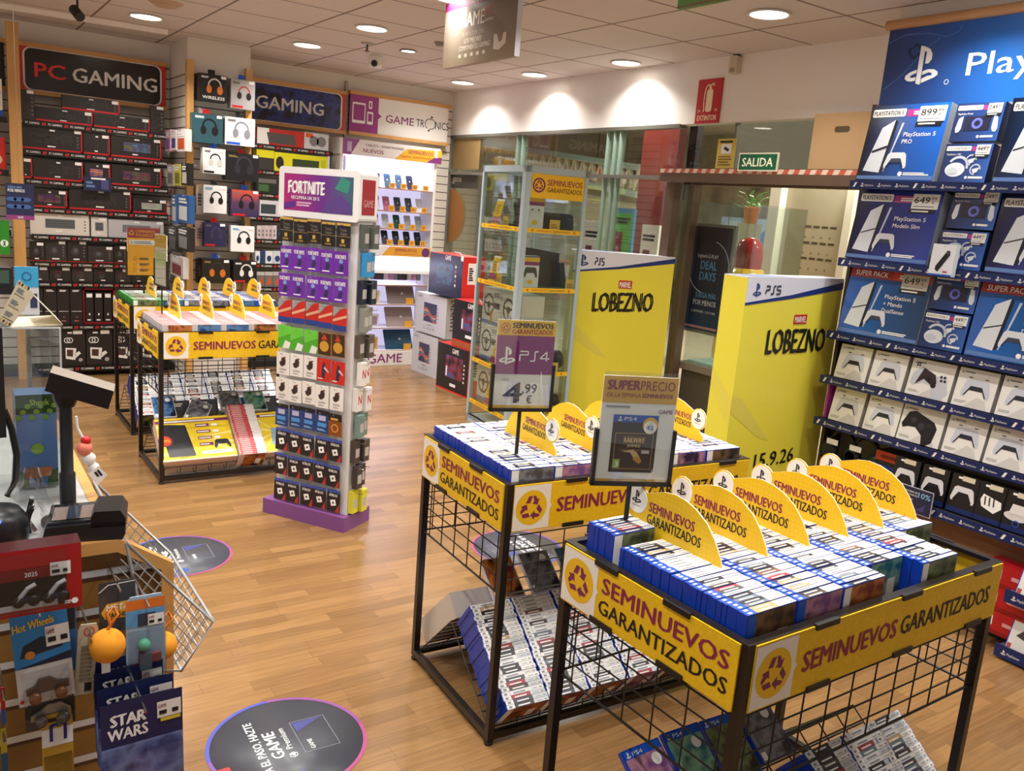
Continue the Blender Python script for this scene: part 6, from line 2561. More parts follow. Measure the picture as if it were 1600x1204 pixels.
def console_board(y, zi, wd, h, d, back, lb, title, pr, redtop=False, words=('PlayStation 5', 'PRO'), dx=0.0, slim=True):
    t = thing('console_display_box', lb, 'console box', (4.07, y, PZ[zi] + .004), -pi / 2, None, LEAN)
    m = MB()
    m.box((0, 0, 0), (wd, d, h), mk('#2a4478', .3), xp=CONS2)
    f = m.front(.0008)
    f.rect(0, 0, wd, h, back, 1)
    f.rect(.004, .006, wd - .008, .018, mk('#5f7fb8', .25), 2)
    # console tower
    f.poly([(.025, .075), (.135, .055), (.135, h * .90), (.070, h * .78)] if False else [(.030, .050), (.125, .040), (.150, h * .80), (.085, h * .70)], CONS, 2)
    f.poly([(.125, .040), (.140, .046), (.166, h * .78), (.150, h * .80)], mk('#1b1f2c', .3), 2)
    f.poly([(.145, .046), (.150, .046), (.202, h * .76), (.190, h * .76)], CONS2, 2)
    f.line([(.058, h * .38), (.138, h * .45)], .006 if slim else .012, mk('#1b1f2c', .3), 3)
    f.pad(.205, .105, .125, CONS, mk('#3a4254', .35), 4)
    if redtop:
        f.rect(0, h - .055, wd, .05, mk('#a8322c', .35), 2)
        f.text('SUPER PACK', .03, h - .045, .028, STICK, .19, .02, 3)
        f.rect(.25, h - .052, .16, .040, mk('#c9452a', .35), 3)
        f.bars(.285, h - .044, .11, .020, STICK, 2, l=4)
    else:
        f.rrect(.012, h - .060, .185, .040, .008, STICK, 2)
        f.text(title, .020, h - .052, .024, INK, .165, .015, 3)
        f.rect(.205, h - .062, .125, .036, mk('#b03a8a', .35), 2)
        f.bars(.24, h - .054, .085, .018, STICK, 2, l=3)
    ty = h * .58
    for i, wtx in enumerate(words):
        f.text(wtx, wd * .50, ty - .036 * i, .022, STICK, None if i else .17, .008, 3)
    f.disc(.245, .035, .012, STICK, l=2, k=16)
    f.bars(.262, .028, .14, .014, STICK, 2, l=2)
    m.build('carton', t)
    price(t, wd - .155, h - .090, .14, .075, *pr, grey=redtop)
    return t


def small_board(y, zi, dz, lb, kind, wd=.228, h=.182):
    t = thing('accessory_display_box', lb, 'accessory box', (4.075 + dz * .155, y, PZ[zi] + .004 + dz), -pi / 2, None, LEAN)
    m = MB()
    m.box((0, 0, 0), (wd, .06, h), mk('#24386a', .3))
    f = m.front(.0008)
    f.rect(0, 0, wd, h, fade_mat('accessory_print_%s' % kind, [(0, '#28345a'), (.6, '#2f4a8a'), (1, '#3a66b8')], 'X', 0, wd, .2), 1)
    f.rrect(.008, h - .034, .12, .022, .004, STICK, 2)
    f.text('PLAYSTATION 5', .014, h - .029, .012, INK, .105, .01, 3)
    f.rect(.132, h - .036, .055, .022, mk('#b03a8a', .35), 2)
    f.text('PlayStation %s' % ('Portal' if kind == 'portal' else 'VR2'), .015, h - .055, .009, STICK, .07, .0, 2)
    if kind == 'portal':
        f.rrect(.055, .050, .125, .068, .006, mk('#2b2c42', .25), 2)
        f.ring(.118, .084, .014, .026, mk('#6a72d8', .3), l=3)
        for x, sg in ((.045, -1), (.190, 1)):
            f.poly([(x, .12), (x + sg * .02, .11), (x + sg * .028, .06), (x + sg * .022, .042), (x + sg * .008, .044), (x, .06)], CONS, 3)
    else:
        f.disc(.072, .058, .048, CONS, .034, 2)
        f.ring(.082, .072, .040, .052, CONS2, -10, 150, 2)
        f.disc(.060, .052, .028, mk('#c9d2dc', .3), .016, 3)
        for cx, cy in ((.140, .105), (.170, .06)):
            f.ring(cx, cy, .020, .026, CONS2, 0, 270, 2)
            f.poly([(cx - .015, cy), (cx + .02, cy + .01), (cx + .012, cy - .012), (cx - .004, cy - .02)], CONS, 3)
    f.disc(.135, .022, .007, STICK, l=2, k=12)
    f.bars(.146, .017, .07, .010, STICK, 1, l=2)
    m.build('carton', t)
    price(t, wd - .075, h - .052, .066, .045, '249' if kind == 'portal' else '449', '99')
    return t


console_board(2.860, 0, .425, .385, .10, BLUEB, 'blue console box priced 899 on the top shelf by the cardboard box', 'PLAYSTATION 5', ('899', '99'), words=('PlayStation 5', 'PRO'), slim=False)
small_board(2.405, 0, .19, 'portable player box on the top console shelf, stacked over the headset box', 'portal')
small_board(2.410, 0, 0, 'white VR headset box on the top console shelf under the portable player', 'vr2')
console_board(2.145, 0, .43, .385, .10, BLUEB, 'console box on the top shelf cut off by the photo edge', 'PLAYSTATION 5', ('749', '99'), words=('PlayStation 5', 'PRO'))
console_board(2.850, 1, .46, .365, .10, BLUEC, 'violet blue console box priced 649 on the second console shelf', 'PLAYSTATION 5', ('649', '99'), words=('PlayStation 5', 'Modelo Slim'))
small_board(2.345, 1, .19, 'portable player box on the second console shelf, stacked over a headset box', 'portal')
small_board(2.355, 1, 0, 'white VR headset box on the second console shelf with a remote in front', 'vr2')
console_board(2.105, 1, .46, .365, .10, BLUEC, 'violet blue console box on the second shelf cut off by the photo edge', 'PLAYSTATION 5', ('649', '99'), words=('PlayStation 5', 'Modelo Slim'))
console_board(2.830, 2, .46, .36, .10, BLUED, 'blue SUPER PACK console box with red band and 649 price on the third shelf', '', ('649', '99'), True, ('PlayStation 5', '+ Mando', 'DualSense'))
small_board(2.362, 2, .19, 'portable player box on the third console shelf, stacked over a headset box', 'portal')
small_board(2.368, 2, 0, 'white VR headset box on the third console shelf beside the SUPER PACK', 'vr2')
console_board(2.125, 2, .46, .36, .10, BLUED, 'SUPER PACK console box on the third shelf cut off by the photo edge', '', ('649', '99'), True, ('PlayStation 5', '+ Mando', 'DualSense'))
t = thing('remote_box', 'small white box showing a black remote, hanging before the second console shelf', 'remote box', (4.005, 2.335, 1.665), -pi / 2, None, -.05)
m = MB()
m.box((0, 0, 0), (.115, .035, .15), mk('#e4e8f0', .35), zn=BANDBLUE)
f = m.front()
f.rect(0, 0, .115, .008, BANDBLUE, 1)
f.poly([(.030, .028), (.045, .018), (.092, .10), (.090, .118), (.076, .122), (.030, .045)], INK, 1)
f.disc(.079, .108, .006, mk('#55585f', .3), l=2, k=12)
f.bars(.07, .016, .03, .008, mk('#b04a5a', .4), 1)
m.build('carton', t)
m = MB()
m.tube([(.057, .0, .14), (.057, .06, .14)], .003, CHROME, 5)
m.build('hook', t)


def pad_carton(y, zi, lb, kind='white', wd=.190, h=.185):
    t = thing('controller_box', lb, 'controller box', (4.072, y, PZ[zi] + .004), -pi / 2, None, -.20)
    m = MB()
    m.box((0, 0, 0), (wd, .075, h), mk('#f5f4f2', .4), xp=mk('#b9b4b0', .45))
    f = m.front(.0007)
    f.psl(.012, h - .026, .012, INK, 1)
    f.bars(.028, h - .022, .055, .007, GREYTXT, 1, l=1)
    f.poly([(wd * .3, 0), (wd * .6, h * .3), (wd * .8, h * .25), (wd * .9, 0)], mk('#dcdad8', .4), 1)
    f.bars(.012, .016, .06, .012, mk('#c2c0be', .4), 2, l=2)
    if kind == 'white':
        f.pad(wd * .52, h * .52, .135, mk('#d3d8e6', .35), mk('#272b38', .35), 2)
        for s_ in (-1, 1):
            f.rect(wd * .52 + s_ * .038 - .008, h * .52 + .046, .018, .004, INK, 3)
    elif kind == 'edge':
        cx, cy = wd * .50, h * .55
        f.poly([(.02, h * .62), (.06, h * .82), (.13, h * .62), (.19, h * .62), (wd - .01, h * .2), (wd - .045, .0), (wd - .085, .0), (.125, h * .32), (.075, h * .38), (.030, h * .26), (.012, h * .32)], mk('#cfd3e0', .35), 2)
        f.poly([(.07, h * .78), (.135, h * .64), (.15, h * .42), (.12, h * .36), (.08, h * .48), (.04, h * .30), (.055, h * .55)], mk('#33222a', .35), 3)
        for i in range(4):
            f.disc(.165 + .018 * (i % 2) + .004 * (i // 2), h * (.62 - .10 * (i // 2)), .007, INK, l=3, k=10)
            f.disc(.030 + .012 * (i % 2), h * (.88 - .06 * (i // 2)), .005, INK, l=3, k=10)
        f.disc(.105, h * .5, .014, mk('#1c1a20', .3), l=4, k=14)
        f.disc(.135, h * .36, .014, mk('#1c1a20', .3), l=4, k=14)
    else:
        f.poly([(.010, h * .45), (.035, h * .80), (.07, h * .86), (.175, h * .66), (.195, h * .50), (.185, h * .10), (.16, -.0), (.135, .0), (.125, h * .24), (.085, h * .42), (.045, h * .40), (.020, h * .34)], mk('#1e1b20', .3), 2)
        f.disc(.07, h * .62, .016, mk('#3a363c', .25), l=3, k=14)
        f.disc(.115, h * .48, .018, mk('#3a363c', .25), l=3, k=14)
        f.disc(.155, h * .55, .012, mk('#2c282e', .25), l=3, k=14)
    m.build('carton', t)
    return t


for zi, ys, nm in ((3, (2.808, 2.600, 2.388, 2.145, 1.935), 'fourth'), (4, (2.802, 2.590, 2.392, 2.150, 1.945), 'fifth')):
    for i, y in enumerate(ys):
        kd = 'white'
        if i == 2:
            kd = 'edge' if zi == 3 else 'dark'
        lb = {'white': 'white controller box on the %s console shelf, %s from the yellow display' % (nm, ORD[i]), 'edge': 'controller box with a tilted white and black pad on the fourth console shelf', 'dark': 'box with a large black controller picture on the fifth console shelf'}[kd]
        pad_carton(y, zi, lb, kd, .190 if i != 2 else .225)
carton_ = MB()
carton_.box((0, 0, 0), (.012, .15, .19), mk('#a0338a', .4))
o = carton_.build('purple_box')
o.location = (4.075, 2.835, PZ[4] + .004)
o.rotation_euler = (0, 0, -pi / 2)
tag(o, 'purple slim box edge beside the first controller box of the fifth shelf', 'accessory box')

# lowest shelf: headsets and controller stands
DKX = mk('#1d1a1b', .35)
for i, y in enumerate((2.745, 2.60)):
    t = thing('headphones', 'black boxed headphones lying on the lowest console shelf, %s from the yellow display' % ORD[i], 'headphones', (4.16, y, PZ[5] + .03))
    m = MB()
    pts = [(0, .075 * cos(R(a_)), .09 + .085 * sin(R(a_))) for a_ in range(-20, 201, 20)]
    m.tube(pts, .014, DKX, 8)
    m.build('headband', t)
    for s_ in (-1, 1):
        m = MB()
        m.lathe((-.03, s_ * .072, .05), [(.03, 0), (.052, .008), (.055, .03), (.045, .05), (0, .052)], mk('#2a3236', .3), 18, (1, 0, 0))
        m.build('ear_cup', t)
    m = MB()
    m.box((-.075, -.02, .10), (-.072, .05, .13), STICK)
    m.build('price_tag', t)
t = thing('accessory_box', 'dark box with a red label on the lowest console shelf', 'accessory box', (4.10, 2.50, PZ[5] + .004), -pi / 2)
m = MB()
m.box((0, 0, 0), (.19, .12, .17), DKX)
f = m.front(.001)
f.rect(.0, .12, .19, .05, mk('#b3361f', .4), 1)
f.bars(.03, .135, .13, .018, mk('#6a1a14', .4), 1, l=2)
f.rect(.02, .03, .15, .07, NAVY, 1)
f.bars(.04, .05, .1, .02, STICK, 1, l=2)
m.build('carton', t)
for i, (y, c) in enumerate(((2.355, 0), (2.205, 0), (2.055, 0), (1.925, 1), (1.80, 2), (1.68, 2))):
    t = thing('accessory_box', ('black box with a white controller picture on the lowest console shelf, %s in line' % ORD[i]) if c == 0 else ('black box with a white striped charger picture on the lowest console shelf', 'black box with a white stand picture on the lowest console shelf, %s in line' % ORD[i])[c - 1], 'accessory box', (4.03, y, PZ[5] + .004), -pi / 2, 'black boxes on the lowest console shelf', -.1)
    m = MB()
    wd = .135
    m.box((0, 0, 0), (wd, .11, .185), DKX)
    f = m.front(.0008)
    f.rect(0, 0, wd, .025, PSN, 1)
    f.rect(.05, .158, .06, .024, mk('#d8cdb4', .45), 2)
    f.bars(.03, .165, .04, .010, STICK, 1, l=1)
    if c == 0:
        f.pad(.068, .095, .115, mk('#dedde2', .35), DKX, 2)
    elif c == 1:
        f.poly([(.03, .07), (.09, .05), (.12, .08), (.115, .11), (.03, .13), (.02, .10)], STICK, 1)
        for k in range(3):
            f.line([(.045 + .02 * k, .08), (.04 + .02 * k, .12)], .006, DKX, 2)
    else:
        f.disc(.065, .07, .055, mk('#d9d6d6', .4), .022, 1)
        f.poly([(.03, .08), (.10, .08), (.09, .125), (.04, .125)], mk('#e6e2e2', .4), 2)
        f.ring(.07, .038, .012, .016, BANDBLUE, l=2, k=12)
    m.build('carton', t)
t = thing('shelf_notice', 'dark notice with 10% hanging from the lowest console shelf', 'notice', (3.965, 2.275, .505), -pi / 2)
m = MB()
m.box((0, 0, 0), (.19, .003, .13), mk('#b9b4c4', .3))
f = m.front(.0006)
f.rect(.004, .004, .182, .122, mk('#262a48', .3), 1)
f.text('10%', .115, .085, .028, mk('#8fc4f0', .4), .062, .02, 2)
f.text('AHORRA UN', .045, .10, .010, STICK, .065, .01, 2)
f.text('EN TUS PUNTOS', .03, .084, .010, STICK, .08, .01, 2)
f.text('GAME', .06, .062, .009, STICK, .03, .01, 2)
f.poly([(.11, .02), (.16, .06), (.15, .02)], mk('#4a3f86', .3), 2)
m.build('notice_sheet', t)

# lower racks at the photo edge
for i, (p, lb) in enumerate((((1575, 922), 'tilted lower rack with blue strip, upper one at the photo edge'), ((1558, 1010), 'tilted lowest rack with blue strip near the floor at the photo edge'))):
    a = at(*p, x=3.95)
    t = thing('tilted_rack', lb, 'rack', (3.93, a.y, .30 if i == 0 else .04), -pi / 2, None)
    m = MB()
    m.box((0, 0, 0), (.6, .35, .012), mk('#55565a', .4))
    m.build('board', t)
    m = MB()
    m.box((0, -.006, -.03), (.6, 0, .03), PSN)
    f = m.fr((0, -.006, -.03), (1, 0, 0), (0, 0, 1), .0008)
    for k in range(5):
        f.psl(.03 + .12 * k, .018, .022, STICK, 1)
        f.text('PlayStation', .056 + .12 * k, .022, .012, STICK, .055, 0, 1)
    m.build('price_strip', t)
    for k in range(3):
        m = MB()
        m.box((0, 0, 0), (.135, .0145, .171), CASEBLUE)
        f = m.front(.0006)
        f.rect(.004, .004, .127, .163, mk('#d5d3cc', .35), 1)
        f.poly([(.03, .07), (.07, .06), (.11, .10), (.09, .13), (.06, .11)], mk('#3a2f2a', .4), 2)
        f.rect(.006, .008, .018, .022, mk('#a8423a', .4), 2)
        o = m.build('displayed_game_case')
        o.matrix_world = TM(3.945, a.y - .03 - .145 * k, (.315 if i == 0 else .055), -pi / 2, -.35)
        tag(o, 'pale covered game case on the %s tilted rack, %s from its end' % (('upper', 'lowest')[i], ORD[k]), 'displayed game')
for i in range(3):
    m = MB()
    m.box((0, 0, 0), (.30, .24, .11), mk('#b5181c', .35))
    f = m.front()
    f.rect(.04, .04, .035, .045, STICK, 1)
    f.rect(0, .0, .30, .02, mk('#8f1014', .35), 1)
    f.bars(.12, .05, .12, .018, mk('#e0a0a0', .4), 1)
    o = m.build('red_console_box')
    o.matrix_world = TM(3.99, 1.80, .075 + .112 * i, -pi / 2)
    tag(o, 'glossy red console box in the stack behind the near bin corner, %s' % ('lowest', 'middle', 'topmost')[i], 'console box', 'red boxes stacked by the console wall')

# ------------------------------------------------------------------ counter at the camera end
CZ = 1.05
ce = at(185, 837, z=CZ)
CXE, CYE = ce.x, ce.y
t = thing('counter', 'pine edged shop counter with grey top and slatted brown end panel', 'counter', (0, 0, 0))
PINEY = wood_mat('pine_trim_long', '#b98440', '#d9a860', 'Y')
m = MB()
m.box((-1.3, CYE, CZ - .03), (CXE - .02, CYE + 1.05, CZ - .002), mk('#b9b8b6', .35))
m.build('worktop', t)
m = MB()
m.box((CXE - .024, CYE, CZ - .03), (CXE, CYE + 1.05, CZ), PINEY)
m.build('edge_strip', t)
c1, c2 = at(265, 882, y=CYE), at(272, 1204, y=CYE)
m = MB()
m.prism((0, CYE - .022, 0), (1, 0, 0), (0, 0, 1), [(-1.3, CZ - .028), (CXE - .006, CZ - .028), (c1.x - .022, c1.z), (c1.x - .022, .0), (c1.x + .004, .0), (c1.x + .004, c1.z + .012), (CXE, CZ), (-1.3, CZ)], .026, PINEX)
m.build('end_frame', t)
m = MB()
m.prism((0, CYE - .004, 0), (1, 0, 0), (0, 0, 1), [(-1.3, 0), (c1.x - .02, 0), (c1.x - .02, c1.z), (CXE - .01, CZ - .03), (-1.3, CZ - .03)], .05, wood_mat('brown_slats', '#7a5526', '#8f6a34', 'X', .6))
f = m.fr((0, CYE - .004, 0), (1, 0, 0), (0, 0, 1), .0012)
for k in range(11):
    z = CZ - .085 - .088 * k
    xr = c1.x - .022
    if z > c1.z:
        xr = CXE + (c1.x - CXE) * (CZ - z) / (CZ - c1.z) - .02
    f.rect(-1.3, z, 1.3 + xr, .016, mk('#d3d6da', .25, .3), 1)
    f.rect(-1.3, z - .008, 1.3 + xr, .008, mk('#4a2f1a', .5), 1)
m.build('end_panel', t)
m = MB()
m.box((-1.25, CYE + .05, 0), (c1.x - .03, CYE + 1.0, CZ - .25), mk('#a8763a', .5))
m.prism((-1.25, 0, 0), (0, -1, 0), (0, 0, 1), [(-CYE - 1.0, CZ - .25), (-CYE - .05, CZ - .25), (-CYE - .05, CZ - .03), (-CYE - 1.0, CZ - .03)], 1.3, mk('#a8763a', .5))
m.build('carcass', t)

WIRE = mk('#b4b6b8', .3, .35)
# wire basket on the counter front
t = thing('wire_basket', 'silver wire basket hooked on the slanted front of the counter', 'basket', (0, 0, 0))
yb0, yb1 = CYE - .02, CYE + .42
A_ = at(196, 826, y=CYE + .1)
tip = at(330, 965, y=CYE)
low = at(266, 1044, y=CYE)
xa, za = CXE + .012, CZ - .01
P_ = [(xa, za), (tip.x, tip.z), (low.x + .02, low.z)]
m = MB()
for y in (yb0, yb1):
    m.tube([(x, y, z) for x, z in P_] + [(xa + .05, y, low.z + .02), (xa, y, za)], .0042, WIRE, 8)
for x, z in P_:
    m.tube([(x, yb0, z), (x, yb1, z)], .0042, WIRE, 8)
for i in range(1, 12):
    y = yb0 + (yb1 - yb0) * i / 12
    m.tube([(P_[0][0], y, P_[0][1])] + [(P_[1][0], y, P_[1][1])] if False else [(P_[1][0], y, P_[1][1]), (P_[2][0], y, P_[2][1]), (xa + .05, y, low.z + .03)], .0016, WIRE, 5, False)
for i in range(1, 8):
    q = i / 8
    x, z = P_[1][0] + (P_[2][0] - P_[1][0]) * q, P_[1][1] + (P_[2][1] - P_[1][1]) * q
    m.tube([(x, yb0, z), (x, yb1, z)], .0016, WIRE, 5, False)
for i in range(1, 12):
    q = i / 12
    x, z = P_[0][0] + (P_[1][0] - P_[0][0]) * q, P_[0][1] + (P_[1][1] - P_[0][1]) * q
    x2 = x + (P_[2][0] - P_[1][0]) * min(1, q * 1.2)
    z2 = z + (P_[2][1] - P_[1][1]) * min(1, q * 1.2)
    for y in (yb0, yb1):
        m.tube([(x, y, z), (x2, y, z2)], .0016, WIRE, 5, False)
for i in range(1, 6):
    q = i / 6
    for y in (yb0, yb1):
        m.tube([(P_[0][0] + (P_[2][0] - P_[0][0]) * q * .2 + (P_[2][0] - P_[1][0]) * q * .8, y, P_[0][1] + (P_[2][1] - P_[1][1]) * q), (P_[1][0] + (P_[2][0] - P_[1][0]) * q, y, P_[1][1] + (P_[2][1] - P_[1][1]) * q)], .0016, WIRE, 5, False)
m.build('wires', t)

# card terminal
PLB = mk('#1b1c20', .35)
a = at(66, 850, z=CZ)
b = at(196, 842, z=CZ)
ln = (b - a).length
t = thing('card_terminal', 'black card payment terminal with screen at the counter corner', 'payment terminal', (a.x, a.y, CZ), math.atan2(b.y - a.y, b.x - a.x))
m = MB()
m.prism((0, 0, 0), (1, 0, 0), (0, 0, 1), [(0, .012), (.008, .0), (ln - .006, .0), (ln, .012), (ln, .040), (ln * .62, .040), (.006, .034)], .105, PLB)
f = m.fr((0, .0, .0345), (1, 0, .01), (0, 1, 0), .001)
m.build('body', t)
m = MB()
m.obox((.008, .012, .0345), (ln * .56, 0, .004), (0, .082, .012), (0, 0, .006), mk('#2b2d33', .2), zp=mk('#17181c', .2))
f = m.fr((.012, .018, .0415), (ln * .54, 0, .004), (0, .07, .010), .001)
f.rect(.004, .004, ln * .50, .058, mk('#8a7a72', .12), 1)
f.rect(ln * .2, .004, ln * .16, .058, mk('#2f3848', .12), 2)
m.build('screen', t)
m = MB()
m.prism((ln * .58, 0, 0), (1, 0, 0), (0, 0, 1), [(0, .03), (ln * .42, .03), (ln * .43, .048), (ln * .36, .066), (ln * .05, .066), (0, .052)], .10, mk('#101114', .3))
m.build('card_slot_hood', t)

# customer display on a pole
a = at(113, 829, z=CZ)
zt = at(112, 640, y=a.y).z
t = thing('customer_display', 'dark tilted customer display head on a black pole', 'display', (a.x, a.y + .06, CZ))
m = MB()
m.lathe((0, 0, 0), [(.055, 0), (.055, .008), (.024, .014), (.0165, .03), (.0165, (zt - CZ) * .42), (.013, (zt - CZ) * .43), (.013, zt - CZ + .03)], PLB, 20)
m.build('pole', t)
m = MB()
h0 = zt - CZ
m.lathe((0, -.005, h0 - .005), [(.018, 0), (.026, .02), (.026, .045), (.012, .055)], PLB, 18)
m.build('swivel', t)
m = MB()
q0, q1 = at(64, 578, y=a.y + .03), at(160, 603, y=a.y + .03)
q2 = at(172, 622, y=a.y + .03)
ux = (q1 - q0)
ux = Vector((ux.x, -.03, ux.z))
o0 = q0 - Vector((a.x, a.y + .06, CZ))
m.obox(o0 + Vector((.004, -.015, -.042)), ux, Vector((.012, .055, .004)), Vector((.010, -.012, .042)), mk('#1d1d20', .4), zp=mk('#8d8276', .5))
m.build('display_head', t)

# clear display box with card tent, and its contents
ax0, ax1 = at(0, 700, y=CYE + .45).x - .05, at(99, 600, y=CYE + .45).x
ay0 = CYE + .30
az1 = at(95, 512, y=ay0).z
t = thing('acrylic_box', 'clear acrylic display box on the counter', 'display box', (0, 0, 0))
bx0, bx1 = at(20, 760, z=CZ).x - .06, at(96, 600, y=ay0).x
WL = glass_mat('acrylic_wall', '#f4f6f6', .12)
for lo, hi in (((bx0, ay0, CZ), (bx1, ay0 + .004, az1)), ((bx1 - .004, ay0, CZ), (bx1, ay0 + .22, az1)), ((bx0, ay0, CZ), (bx0 + .004, ay0 + .22, az1)), ((bx0, ay0 + .216, CZ), (bx1, ay0 + .22, az1)), ((bx0, ay0, az1 - .004), (bx1, ay0 + .22, az1))):
    m = MB()
    m.box(lo, hi, WL)
    m.build('acrylic_panel', t)
m = MB()
EDG = mk('#d5dadb', .2)
for x in (bx0, bx1):
    m.bar((x, ay0, CZ), (x, ay0, az1), .004, EDG)
m.bar((bx0, ay0, az1), (bx1, ay0, az1), .004, EDG)
m.build('polished_edge', t)
t = thing('card_tent', 'cream folded card tent printed with tables, lying on the clear box', 'card', (0, 0, 0))
m = MB()
TC = mk('#e0d3b4', .6)
v0 = at(16, 512, y=ay0 + .02)
v1 = at(98, 508, y=ay0 + .02)
pk0, pk1 = at(31, 437, y=ay0 + .02), at(52, 462, y=ay0 + .02)
bk = Vector((0, .15, 0))
sl0 = at(-2, 490, y=ay0 - .02)
m.mesh([v0, v1, v1 + bk, v0 + bk], [(0, 1, 2, 3)], TC)
m.obox(v0, v1 - v0, bk, Vector((0, 0, .002)), TC)
pts = [pk1, v1, v1 + bk, pk1 + bk * .8]
m.face(pts, TC)
m.face([p + Vector((0, 0, .0015)) for p in pts], TC)
s_ = [at(-4, 500, y=ay0 - .01), at(16, 511, y=ay0 - .01), at(54, 460, y=ay0 + .0), at(30, 436, y=ay0 + .0)]
m.face(s_, TC)
m.face([p + Vector((0, .002, -.001)) for p in s_], TC)
f = m.fr(s_[0], s_[1] - s_[0], s_[3] - s_[0], .001)
w_, h_ = (s_[1] - s_[0]).length, (s_[3] - s_[0]).length
for k in range(3):
    f.rect(w_ * .15, h_ * (.12 + .28 * k), w_ * .8, h_ * .012, INK, 1)
    f.bars(w_ * .2, h_ * (.18 + .28 * k), w_ * .6, h_ * .10, GREYTXT, 3, l=1)
for k in range(4):
    f.rect(w_ * (.08 + .24 * k), h_ * .90, w_ * .12, h_ * .06, (mk('#8a3a4a', .5), INK, mk('#d9b23a', .5), INK)[k], 1)
    f.rect(w_ * (.08 + .24 * k), h_ * .02, w_ * .12, h_ * .06, (mk('#d9b23a', .5), INK, mk('#c9923a', .5), INK)[k], 1)
m.build('card_sheet', t)
p0, p1 = at(27, 735, y=ay0 + .10), at(86, 612, y=ay0 + .10)
t = thing('toy_box', 'green and blue blind box display with a small wooden sign picture', 'toy display', (p0.x, ay0 + .08, CZ + .004))
wd, h = p1.x - p0.x, p1.z - CZ - .004
m = MB()
m.box((0, 0, 0), (wd, .08, h), fade_mat('sky_print', [(0, '#4a6a9a'), (.5, '#5a7fb8'), (1, '#7a9acf')], 'Z', 0, h))
f = m.front(.0008)
DG, LGN = mk('#2f4a1c', .4), mk('#7aa832', .4)
f.rect(0, h * .80, wd, h * .2, DG, 1)
for k in range(9):
    f.disc(wd * (.06 + .11 * k), h * (.76 + .06 * (k % 3)), wd * .075, LGN, l=2, k=14)
f.text('Shrek', wd * .34, h * .89, h * .065, mk('#a8c83a', .4), wd * .48, .03, 4)
f.disc(wd * .5, h * .42, wd * .16, LGN, l=2, k=16)
f.poly([(0, 0), (wd * .3, 0), (wd * .22, h * .16), (0, h * .2)], DG, 1)
f.poly([(wd * .7, 0), (wd, 0), (wd, h * .2), (wd * .78, h * .17)], DG, 1)
f.poly([(wd * .2, h * .10), (wd * .82, h * .12), (wd * .84, h * .22), (wd * .18, h * .22)], mk('#b06a44', .5), 3)
f.rect(wd * .46, 0, wd * .06, h * .12, mk('#b06a44', .5), 3)
m.build('carton', t)
# other small things on the counter
t = thing('sticky_note', 'yellow green sticky note lying on the counter at the clear box', 'note', at(40, 745, z=CZ + .002) + Vector((0, 0, -.001)))
m = MB()
m.box((-.03, -.02, 0), (.03, .02, .002), mk('#c3d94a', .5))
m.build('note_sheet', t)
a = at(45, 845, z=CZ)
t = thing('plastic_bag', 'crumpled clear plastic bag of cables on the counter beside the terminal', 'bag', (a.x, a.y + .03, CZ + .045))
m = MB()
vs, fs = [], []
rr = random.Random(3)
n, k = 7, 12
for i in range(n + 1):
    q = i / n
    r_ = (.045 * (1 - q) + .012) * (1 if i else .5)
    for j in range(k):
        a_ = 2 * pi * j / k
        s_ = 1 + rr.uniform(-.3, .3)
        vs.append((r_ * s_ * cos(a_) + .012 * q, r_ * s_ * sin(a_), -.042 + .15 * q))
for i in range(n):
    for j in range(k):
        fs.append((i * k + j, i * k + (j + 1) % k, (i + 1) * k + (j + 1) % k, (i + 1) * k + j))
m.mesh(vs, fs, BLISTER)
m.build('film', t)
m = MB()
for i in range(4):
    m.tube([(-.02 + .012 * i, -.02 + .01 * i, -.04), (.0, .01 * i - .01, -.01), (.01, -.01, .02 + .008 * i)], .005, (PLB, CHROME)[i % 2], 6)
m.build('cables', t)
t = thing('till_screen', 'black back of the till screen at the photo edge over the counter', 'till', (0, 0, 0))
m = MB()
q = at(0, 505, y=CYE + .12)
m.box((q.x - .25, CYE + .10, at(0, 680, y=CYE + .12).z), (at(6, 600, y=CYE + .12).x, CYE + .15, at(0, 510, y=CYE + .12).z), BLACK)
m.build('screen_back', t)
m = MB()
s0 = at(4, 700, y=CYE + .13)
m.lathe((s0.x - .06, CYE + .125, CZ), [(.09, 0), (.09, .012), (.045, .02), (.035, .06), (.035, s0.z - CZ + .03)], BLACK, 24)
m.build('stand', t)
c = at(8, 800, y=CYE + .05)
t = thing('barcode_scanner', 'round black scanner with a blue light at the photo edge on the counter', 'scanner', (c.x - .015, CYE + .05, CZ))
m = MB()
m.lathe((0, 0, 0), [(.055, 0), (.058, .02), (.056, .055), (.042, .075), (0, .08)], PLB, 24)
m.build('body', t)
m = MB()
m.ball((.0, -.052, .065), .005, mk('#4a5cff', .3, e=3), 10)
m.build('status_light', t)
t = thing('hanging_scanner_cable', 'loop of black cable beside the till screen', 'cable', (0, 0, 0))
m = MB()
cp = [at(6, 640, y=CYE + .16), at(18, 670, y=CYE + .16), at(26, 710, y=CYE + .15), at(24, 750, y=CYE + .14), at(12, 775, y=CYE + .12)]
m.tube(cp, .007, BLACK, 8)
m.build('cord', t)
a, b = at(0, 418, y=CYE + .75), at(22, 460, y=CYE + .75)
t = thing('price_screen', 'dark screen edge with a green reading at the photo edge above the card tent', 'screen', (a.x - .1, CYE + .75, b.z))
m = MB()
m.rbox((0, 0, 0), (b.x - a.x + .1, .03, a.z - b.z), PLB, .006)
m.front().rect(.03, .03, b.x - a.x + .06, .035, mk('#3f5a4a', .3), 1)
m.build('screen_body', t)
m = MB()
m.tube([(.05, .015, 0), (.05, .015, CZ - b.z)], .012, PLB, 10)
m.build('post', t)
a, b = at(22, 416, y=CYE + .72), at(62, 492, y=CYE + .72)
